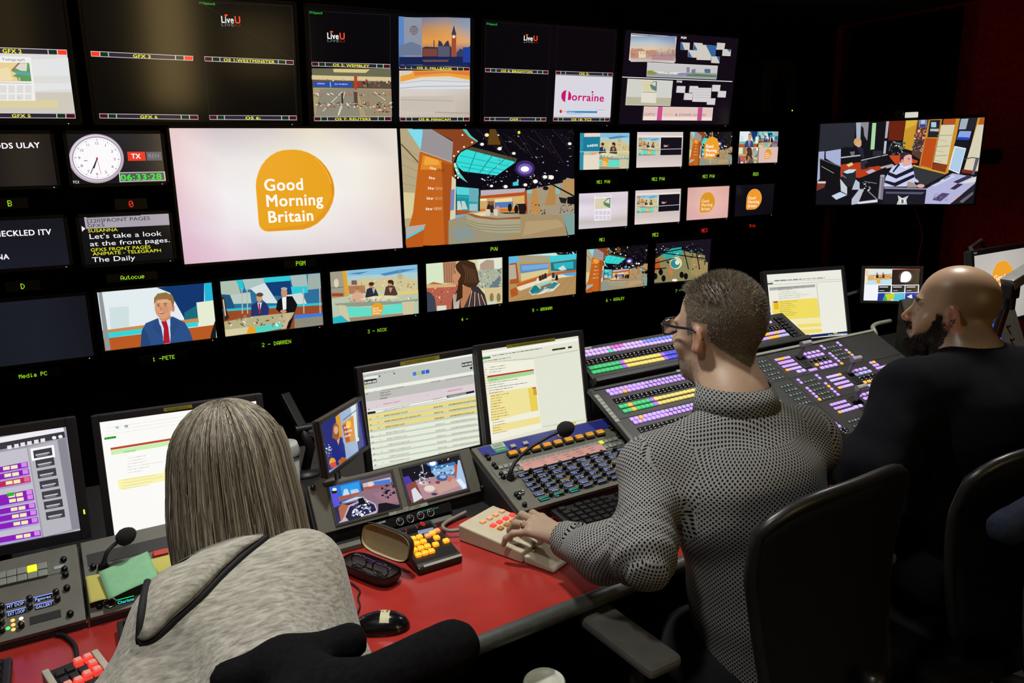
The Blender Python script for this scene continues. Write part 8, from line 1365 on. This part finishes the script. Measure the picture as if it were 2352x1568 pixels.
P = [CM_@Vector((.03, .004, .016)), CM_@Vector((.0, .035, .016)), CM_@Vector((.03, .075, .010)), Vector((.80, 1.70, DZ+.012))]; tag(MB().tube(P, .005, 8, 0, 6).build('grey_cable', mat('grey_cable', '#77756c', .5)), 'pale grey cable leaving the back of the cream keypad', 'cable')
# amber key router panel
M_ = Matrix.Translation((atz(893, 1220, DZ+.04).x, atz(893, 1220, DZ+.04).y, DZ+.001))@Matrix.Rotation(rad(2), 4, 'Z'); w_, l_ = .110, .165; t = thing('router_panel', 'black keypad with glowing amber keys and small red digits', 'keypad', M_); b = MB().extr([(0, 0), (0, .042), (-l_+.012, .022), (-l_, .016), (-l_, 0)], 0, w_); o = b.build('case', mat('satin_black', '#151412', .35), t); bv = o.modifiers.new('b', 'BEVEL'); bv.width = .004; bv.segments = 2
sl = math.atan2(.02, l_-.012); FM_ = M_@Matrix.Translation((0, 0, .042))@Matrix.Rotation(-math.pi/2+sl, 4, 'X')
Ry = Matrix.Rotation(sl, 3, 'X'); ak = mat('glowing_amber_key', '#f0a020', .4, var=.04, emit='#f29a1c', es=.9); pk_ = mat('pale_amber_key', '#d89058', .4, emit='#d88a50', es=.5); AKY = MB().box((0, 0, .003), (.0145, .0135, .008), .003).mesh('amber_key', ak); PKY = MB().box((0, 0, .003), (.0145, .0135, .008), .003).mesh('amber_key', pk_)
def top(y): return .042-.02*(-y/(l_-.012))
for j in range(4):
    for i in range(3): share('amber_key', AKY, t, (.018+i*.0165, -.062-j*.0212, top(-.062-j*.0212)), Ry.to_euler())
for i, j, m_ in ((3.15, .2, PKY), (4.0, 0, AKY), (4.85, -.2, PKY), (4.05, 1, AKY), (3.2, 2.1, AKY), (4.9, 2, AKY)): y = -.062-j*.0212; share('amber_key', m_, t, (.018+i*.0165, y, top(y)), Ry.to_euler())
dp = MB().box((.054, -.026, top(-.026)-.0005), (.094, .022, .002), 0, 0, Ry).build('digit_window', mat('window_black', '#050404', .15), t); p = Pic((0, w_, -l_, 0), -.0008)
FX = Matrix.Translation((0, 0, .042))@Matrix.Rotation(sl-math.pi/2, 4, 'X')
p.px(M_@Matrix.Translation((0, 0, .043))@Matrix.Rotation(sl-math.pi/2, 4, 'X'), (0, w_, -l_, 0), 680, 1040, 3.409)
p.text('1', 862, 615, 876, 611, '#ff2a1c', 18, 1).text('1', 945, 592, 960, 588, '#ff2a1c', 24, 1).text('0', 990, 574, 1018, 566, '#ff2a1c', 32, 1).text('AUTO REQUEST', 800, 648, 872, 628, '#8a8680', 9); p.poly([(952, 612), (1072, 584), (1080, 612), (958, 642)], '#8a93b8'); p.text('NEWS', 970, 616, 1000, 608, '#4a5a9a', 8); o = p.build('lit_digits', t); o.matrix_local = Matrix.Translation((0, 0, .0432))@Matrix.Rotation(sl-math.pi/2, 4, 'X')
MB().box((.062, -l_+.004, .0175), (.095, .006, .002), 0, 0, Matrix.Rotation(rad(35), 3, 'X')).build('front_label', mat('pale_label', '#8c8c82', .6), t)
# open glasses case
gA = atz(852, 1322, DZ); t = thing('glasses_case', 'open dark glasses case with a cream lining beside the amber keypad', 'case', Matrix.Translation(gA)@Matrix.Rotation(rad(-66), 4, 'Z')); lea = mat('dark_leather', '#1a1516', .5, var=.2, scale=90, bump=.2); lin_m = mat('cream_lining', '#a3906a', .8, var=.06)
def shell(sg, name, m1, m2):
    out, inn = MB(), MB(); n = 36; prof = [(1.0, 0), (1.0, .35), (.93, .75), (.72, .95), (.3, 1.0), (.001, 1.0)]
    def ring(k, h, sc, th): return [(sg*0+k*sc*.079*math.copysign(abs(math.cos(a))**.55, math.cos(a)), k*sc*.034*math.copysign(abs(math.sin(a))**.6, math.sin(a)), -h*(.024-th)) for a in [2*math.pi*i/n for i in range(n)]]
    for B__, sc, th in ((out, 1., 0), (inn, .93, .003)):
        V = []
        for k, h in prof: V += ring(k, h, sc, th)
        B__.add(V, [(j*n+i, j*n+(i+1) % n, (j+1)*n+(i+1) % n, (j+1)*n+i) for j in range(len(prof)-1) for i in range(n)], 0, True)
    o = out.build(name, m1, t); i_ = inn.build('lining', m2, o); i_.location = (0, 0, .0006); i_['label'] = 'cream lining'; return o
lo_ = shell(1, 'lower_shell', lea, mat('dark_lining', '#2a2220', .8)); lo_.location = (0, 0, .026); lo_.children[0]['label'] = 'dark lining'
li = shell(1, 'lid', lea, lin_m); li.matrix_local = Matrix.Translation((.004, .036, .030))@Matrix.Rotation(rad(78), 4, 'X')@Matrix.Translation((0, .034, 0))
sp = thing('spectacles', 'dark spectacles with purple arms folded in the open case', 'glasses', t.matrix_world@Matrix.Translation((0, 0, .018))); b = MB()
for q in (-1, 1): b.tube([(q*.034+.024*math.cos(a), -.002+.004*math.sin(a*1), .010+.015*math.sin(a)) for a in [2*math.pi*i/20 for i in range(21)]], .0018, 8)
b.tube([(-.01, 0, .012), (0, 0, .015), (.01, 0, .012)], .0017, 8).build('frame', mat('dark_frame', '#141018', .3), sp); MB().tube([(.058, 0, .014), (.055, .010, .012), (-.03, .014, .006)], .002, 8).tube([(-.058, 0, .014), (-.055, .013, .012), (.02, .017, .008)], .002, 8).build('temples', mat('purple_plastic', '#4a2a5c', .35), sp)
# mouse with tape
mc = atz(878, 1430, DZ+.012); t = thing('computer_mouse', 'black mouse with a white tape strip lettered PA INEWS', 'mouse', Matrix.Translation((mc.x, mc.y, DZ+.0005))@Matrix.Rotation(rad(62), 4, 'Z')); s = SDF().ell((0, -.008, .004), (.030, .046, .030), .01).ell((0, .026, .004), (.027, .036, .020), .02); v, f = surf(lambda P: np.maximum(s(P), .0008-P[:, 2]), (-.045, -.07, -.006), (.045, .075, .045), .0022); me = bpy.data.meshes.new('shell'); me.from_pydata(v.tolist(), [], f.tolist()); me.polygons.foreach_set('use_smooth', [True]*len(f)); me.materials.append(mat('gloss_mouse_black', '#0d0d0f', .18, var=.1)); sh = link('shell', me, t)
bvm = BVHTree.FromPolygons([q.co for q in me.vertices], [tuple(p.vertices) for p in me.polygons])
def onm(x, y, o=.0006): h = bvm.ray_cast(Vector((x, y, .1)), Vector((0, 0, -1))); return (x, y, (h[0].z if h[0] else .01)+o)
V = [onm(-.022+.044*i/10, -.016+.018*j/4+(.006 if i > 7 else 0)-.0*i) for j in range(5) for i in range(11)]; o = MB().add(V, [(j*11+i, j*11+i+1, (j+1)*11+i+1, (j+1)*11+i) for j in range(4) for i in range(10)], 0, True).build('tape', mat('cream_tape', '#b9b58c', .6), t); o['label'] = 'cream tape strip with handwriting'
for txt, x0, y0, k in (('PA', .004, -.004, .0055), ('INEWS', .012, -.0125, .0055)):
    vs, fs, W = text_shape(txt, 1); MB().add([onm(x0-a*k*0-(.012 if txt == 'INEWS' else .003)+a*k*.62, y0+c_*k, .0011) for a, c_ in vs], fs).build('handwriting', mat('ink_black', '#141414', .7), t)
MB().box((0, .034, .0235), (.005, .012, .006), .002).build('scroll_wheel', mat('wheel_grey', '#2a2a2a', .5), t)
me_ = t.matrix_world@Vector((0, .062, .008)); P = [me_]+[atz(x, y, DZ+.0035) for x, y in ((826, 1395), (822, 1372), (826, 1355))]+[atz(806, 1338, DZ+.0035)]; tag(MB().tube(P, .0018, 8, 0, 6).build('mouse_cable', MATS['black_cable']), 'thin black cable running from the mouse towards the woman', 'cable')
# yellow paper and pen under the man's forearm
q = zrect([(1355, 1216), (1420, 1188), (1470, 1230), (1392, 1242)], DZ+.0008); o = MB().add([tuple(p) for p in q]+[tuple(p+Vector((0, 0, .0004))) for p in q], [(0, 1, 2, 3), (4, 5, 6, 7), (0, 1, 5, 4), (1, 2, 6, 5), (2, 3, 7, 6), (3, 0, 4, 7)]).build('yellow_paper', MATS['yellow_paper']); tag(o, 'yellow paper sheet on the red desk beside the keyboard', 'paper')
a, c = atz(1398, 1206, DZ+.006), atz(1440, 1196, DZ+.006); tag(MB().tube([a, a.lerp(c, .2), c], [.002, .0042, .0042], 10).build('pen', mat('pen_black', '#0c0c0c', .3)), 'black pen lying on the yellow paper', 'pen')
# tall white paper cup behind the woman
pt = atd(668, 1175, 2.06); zt = atd(660, 1005, 2.06).z; t = thing('paper_cup', 'tall white paper cup standing right of the woman\'s hair', 'cup', (pt.x, pt.y, DZ+.002)); h = zt-DZ; MB().lathe([(.026, 0), (.034, h*.86), (.030, h*.86)], (0, 0, 0), 28).build('cup', mat('white_paper', '#8f938e', .7), t); MB().lathe([(.036, h*.84), (.037, h*.88), (.033, h*.97), (.031, h), (.001, h*.99)], (0, 0, 0), 28).build('lid', mat('white_lid', '#a2a6a0', .5), t)
# dark swing arm beside it
P = [atd(x, y, d) for x, y, d in ((652, 905, 2.32), (694, 985, 2.30), (712, 1010, 2.28))]; t = thing('microphone_arm', 'dark jointed arm rising left of the small angled monitor', 'arm', Vector((P[1].x, P[1].y, DZ+.002))); o = t.location.copy(); R_ = (P[1]-P[0]).to_track_quat('Z', 'Y').to_matrix(); MB().box(P[0].lerp(P[1], .5)-o, (.03, .02, (P[1]-P[0]).length), .003, 0, R_).build('upper_beam', mat('arm_black', '#1b1a1a', .45, .3), t); MB().cyl(P[1]-o+Vector((-.02, 0, 0)), P[1]-o+Vector((.03, 0, 0)), .014).build('joint', MATS['arm_black'], t); MB().tube([P[1]-o, P[1]-o+Vector((.02, 0, -.06)), (0, 0, .012)], .014, 12).lathe([(.05, 0), (.05, .008), (.015, .014)], (0, 0, 0), 24).build('post', MATS['arm_black'], t)
# ------------------------------------------------------------------ right-hand rack, seen beside the bald man
GRM = frame(atd(2345, 860, 3.0), 4, 22); t = pod('side_rack', 'upright grey rack panel with a small blue screen and knobs at the right edge', 'rack panel', GRM, (-.19, .10, -.03, .27), gry)
s_r = (-.145, -.045, .10, .225); p = Pic(s_r, -.0008); p.uv().rect(0, 0, 1, 1, '#2a2c48'); p.rect(.05, .1, .8, .2, '#2c58c8'); p.rect(.05, .3, .4, .42, '#3a6ad8'); p.rect(.5, .3, .85, .36, '#c8d0e8'); p.rect(.05, .52, .45, .66, '#20409a'); p.rect(.55, .52, .8, .6, '#8a9ad8'); p.rect(.05, .72, .3, .9, '#dfe4f4'); p.rect(.4, .74, .7, .88, '#2c58c8'); p.text('SC1', .1, .19, .3, .19, '#dfe8ff', .06); p.build('screen', t); MB().box((-.075, -.002, .247), (.04, .004, .014), .001).build('name_label', mat('pale_label', '#8c8c82', .6), t)
for i in range(4): share('knob', KN, t, (.0, 0, .19-i*.052))
RB = frame(atd(2150, 765, 3.28), -6, 24); t = pod('button_panel', 'grey panel with a row of lilac buttons behind the bald man\'s beard', 'button panel', RB, (-.135, .14, -.09, .16), gry)
for i in range(7): share('button', bmesh_of('o' if i == 0 else 'l', .014, .012), t, (-.07+(i-(i > 0))*.026, 0, -.02 if i == 0 else -.045)); 
P = [atd(x, y, d) for x, y, d in ((2365, 640, 2.6), (2320, 668, 2.58), (2300, 640, 2.56))]; t = thing('camera_arm', 'pale jointed arm in front of the orange logo monitor', 'arm', Vector((P[1].x+.12, P[1].y+.1, DZ+.002))); o = t.location.copy(); MB().box((P[0].lerp(P[1], .5))-o+Vector((0, 0, .03)), (.05, .035, (P[0]-P[1]).length*1.4), .004, 0, (P[0]-P[1]).to_track_quat('Z', 'Y').to_matrix()).build('beam', mat('pale_arm', '#8a8a88', .4, .4), t); MB().box(P[1]-o, (.05, .04, .05), .006).cyl(P[1]-o+Vector((0, 0, -.06)), P[1]-o, .02).build('joint', MATS['arm_black'], t); MB().tube([P[1]-o, (0, 0, .2), (0, 0, .01)], .016, 12, 0, 4).lathe([(.06, 0), (.06, .008), (.02, .014)], (0, 0, 0), 24).build('post', MATS['arm_black'], t)
P = [atd(x, y, d) for x, y, d in ((2012, 775, 3.22), (2006, 748, 3.25), (2045, 737, 3.3))]; t = thing('clamp_arm', 'pale bent clamp arm beyond the back corner of the vision mixer', 'arm', Vector((P[0].x, P[0].y, DZ+.002))); o = t.location.copy(); MB().tube([(0, 0, .0), P[0]-o, P[1]-o, P[2]-o], .009, 10, 0, 5).build('rod', mat('pale_rail', '#8f9488', .45, .2), t); MB().lathe([(.05, 0), (.05, .01), (.01, .02)], (0, 0, 0), 22).build('clamp_base', BRK, t)
P = [aty_ for aty_ in ((2104, 488), (2118, 540), (2108, 600), (2112, 640))]; V = []
for x, y in P: d = ray(x, y); V.append(CAM+d*(5.13/d.x))
tag(MB().tube([TM@Vector((.12, .058, -.22)), TM@Vector((.14, .11, -.31))]+V+[Vector((5.13, V[-1].y, .012))], .006, 8, 0, 6).build('hanging_cable', mat('red_cable', '#7a2c22', .6)), 'thin red cable hanging down the dark curtain under the corner monitor', 'cable')
# ------------------------------------------------------------------ chairs
cloth = mat('black_chair_mesh', '#0d0d0e', .8, var=.4, scale=700, bump=.3, spec=.25); frm = mat('black_chair_frame', '#242322', .35, var=.1); padm = mat('grey_arm_pad', '#62615c', .38, var=.1)
def chair(label, x, y, yaw, top, bot, wt, wb, arms=True, seat=.40):
    """top, bot: (forward offset, height) of the backrest ends in the chair's own frame"""
    M = Matrix.Translation((x, y, 0))@Matrix.Rotation(rad(yaw), 4, 'Z'); t = thing('office_chair', label, 'chair', M, 'office chairs at the desk'); n = 14; V = []
    for j in range(n+1):
        w = j/n
        for i in range(n+1):
            u = i/n*2-1; hw = wb+(wt-wb)*w**1.4; z = bot[1]+(top[1]-bot[1])*w-.06*max(0, w-.55)*abs(u)**3.2*2.2; yy = bot[0]+(top[0]-bot[0])*w+.045*u*u+.025*math.sin(w*3.1); V.append((u*hw/2*(1-.10*max(0, w-.75)*4*abs(u)**2), yy, z))
    G = [(j*(n+1)+i, j*(n+1)+i+1, (j+1)*(n+1)+i+1, (j+1)*(n+1)+i) for j in range(n) for i in range(n)]; o = MB().add(V, G, 0, True).build('backrest', cloth, t); s = o.modifiers.new('s', 'SOLIDIFY'); s.thickness = .022; s.offset = 0
    E_ = [V[j*(n+1)] for j in range(n+1)]+[V[n*(n+1)+i] for i in range(1, n+1)]+[V[j*(n+1)+n] for j in range(n-1, -1, -1)]; MB().tube(E_, .013, 10).build('back_frame', frm, t)
    MB().box((0, .02, seat-.035), (.48, .46, .07), .03, 0, None, 3).build('seat', cloth, t); MB().cyl((0, .0, .10), (0, 0, seat-.07), .028).build('gas_column', frm, t); MB().tube([(0, -.10, seat-.08), (0, bot[0]-.03, seat-.03), (0, bot[0]-.035, bot[1]+.12)], .02, 10, 0, 5).build('back_support', frm, t)
    LG = MB().tube([(0, 0, .11), (.16, 0, .09), (.29, 0, .075)], [.024, .020, .015], 10).mesh('base_leg', frm); CS = MB().cyl((.29, -.022, .030), (.29, .022, .030), .029).mesh('castor', frm)
    for i in range(5): l = share('base_leg', LG, t, (0, 0, 0), (0, 0, i*2*math.pi/5+.3)); share('castor', CS, l, (0, 0, 0))
    if arms:
        for q in (-1, 1):
            a = MB().tube([(q*.25, -.03, seat-.05), (q*.34, -.0, seat), (q*.352, .02, .640)], .016, 10, 0, 5).build('armrest', frm, t); MB().box((q*.352, .045, .653), (.085, .23, .030), .015, 0, None, 3).build('arm_pad', padm, a)
    return t
chair('black mesh office chair behind the man in the dotted shirt', 1.235, 1.10, 3, (-.205, .99), (-.235, .50), .50, .36)
chair('black office chair behind the bald man with a jacket over its back', 1.89, 1.10, -6, (-.245, .95), (-.255, .50), .46, .42, arms=False)
chair('black office chair behind the woman in the grey hoodie', .12, 1.09, -4, (-.23, .965), (-.31, .50), .40, .38, arms=False)
def coat(label, prims, lo, hi, mm, h=.009):
    s = SDF()
    for a, b, r1, r2, k, q in prims: s.cap(a, b, r1, r2, k, q)
    v, f = surf(lambda P: s(P)+.005*wav(P, 40, 21)+.003*wav(P, 95, 22), lo, hi, h); me = bpy.data.meshes.new('coat'); me.from_pydata(v.tolist(), [], f.tolist()); me.polygons.foreach_set('use_smooth', [True]*len(f)); me.materials.append(mm); return tag(link('jacket', me), label, 'jacket')
coat('black coat draped over the top of the chair behind the woman', [((.09, .80, 1.0), (.345, .775, 1.03), .026, .030, .03, None), ((.21, .690, .85), (.20, .680, .55), .14, .17, .04, ((0, 1, 0), 7)), ((.10, .885, 1.006), (.24, .875, 1.010), .024, .026, .03, None), ((.16, .87, 1.005), (.20, .80, 1.01), .03, .03, .03, None)], (-.2, .6, .3), (.5, .95, 1.12), mat('black_wool', '#0d0c0e', .95, var=.3, scale=150, bump=.3, spec=.1))
coat('dark slate jacket hung over the chair behind the bald man', [((1.59, .80, .845), (1.86, .77, .91), .035, .04, .03, None), ((1.74, .75, .72), (1.76, .735, .60), .14, .16, .04, ((0, 1, 0), 5))], (1.4, .5, .3), (2.5, .9, 1.1), mat('slate_cloth', '#252b38', .9, var=.25, scale=90, bump=.3, spec=.1))
# paper cup low in the foreground on a small stand
q = atz(1250, 1560, .60); t = thing('stool_table', 'small black stand under the white lidded cup', 'table', (q.x, q.y, 0)); MB().lathe([(.10, .47), (.10, .487), (.001, .488)], (0, 0, 0), 28).build('top', blk, t); MB().cyl((0, 0, .01), (0, 0, .47), .018).build('post', blk, t); MB().lathe([(.12, 0), (.12, .012), (.02, .03)], (0, 0, 0), 28).build('foot', blk, t)
t = thing('coffee_cup', 'white lidded takeaway cup at the bottom edge between the chairs', 'cup', (q.x, q.y, .489)); MB().lathe([(.029, 0), (.040, .098), (.036, .098)], (0, 0, 0), 32).build('cup', mat('white_paper', '#8f938e', .7), t); MB().lathe([(.042, .094), (.0435, .10), (.041, .108), (.037, .112), (.034, .104), (.001, .103)], (0, 0, 0), 36).build('lid', mat('warm_white_lid', '#b4b7a8', .45), t)
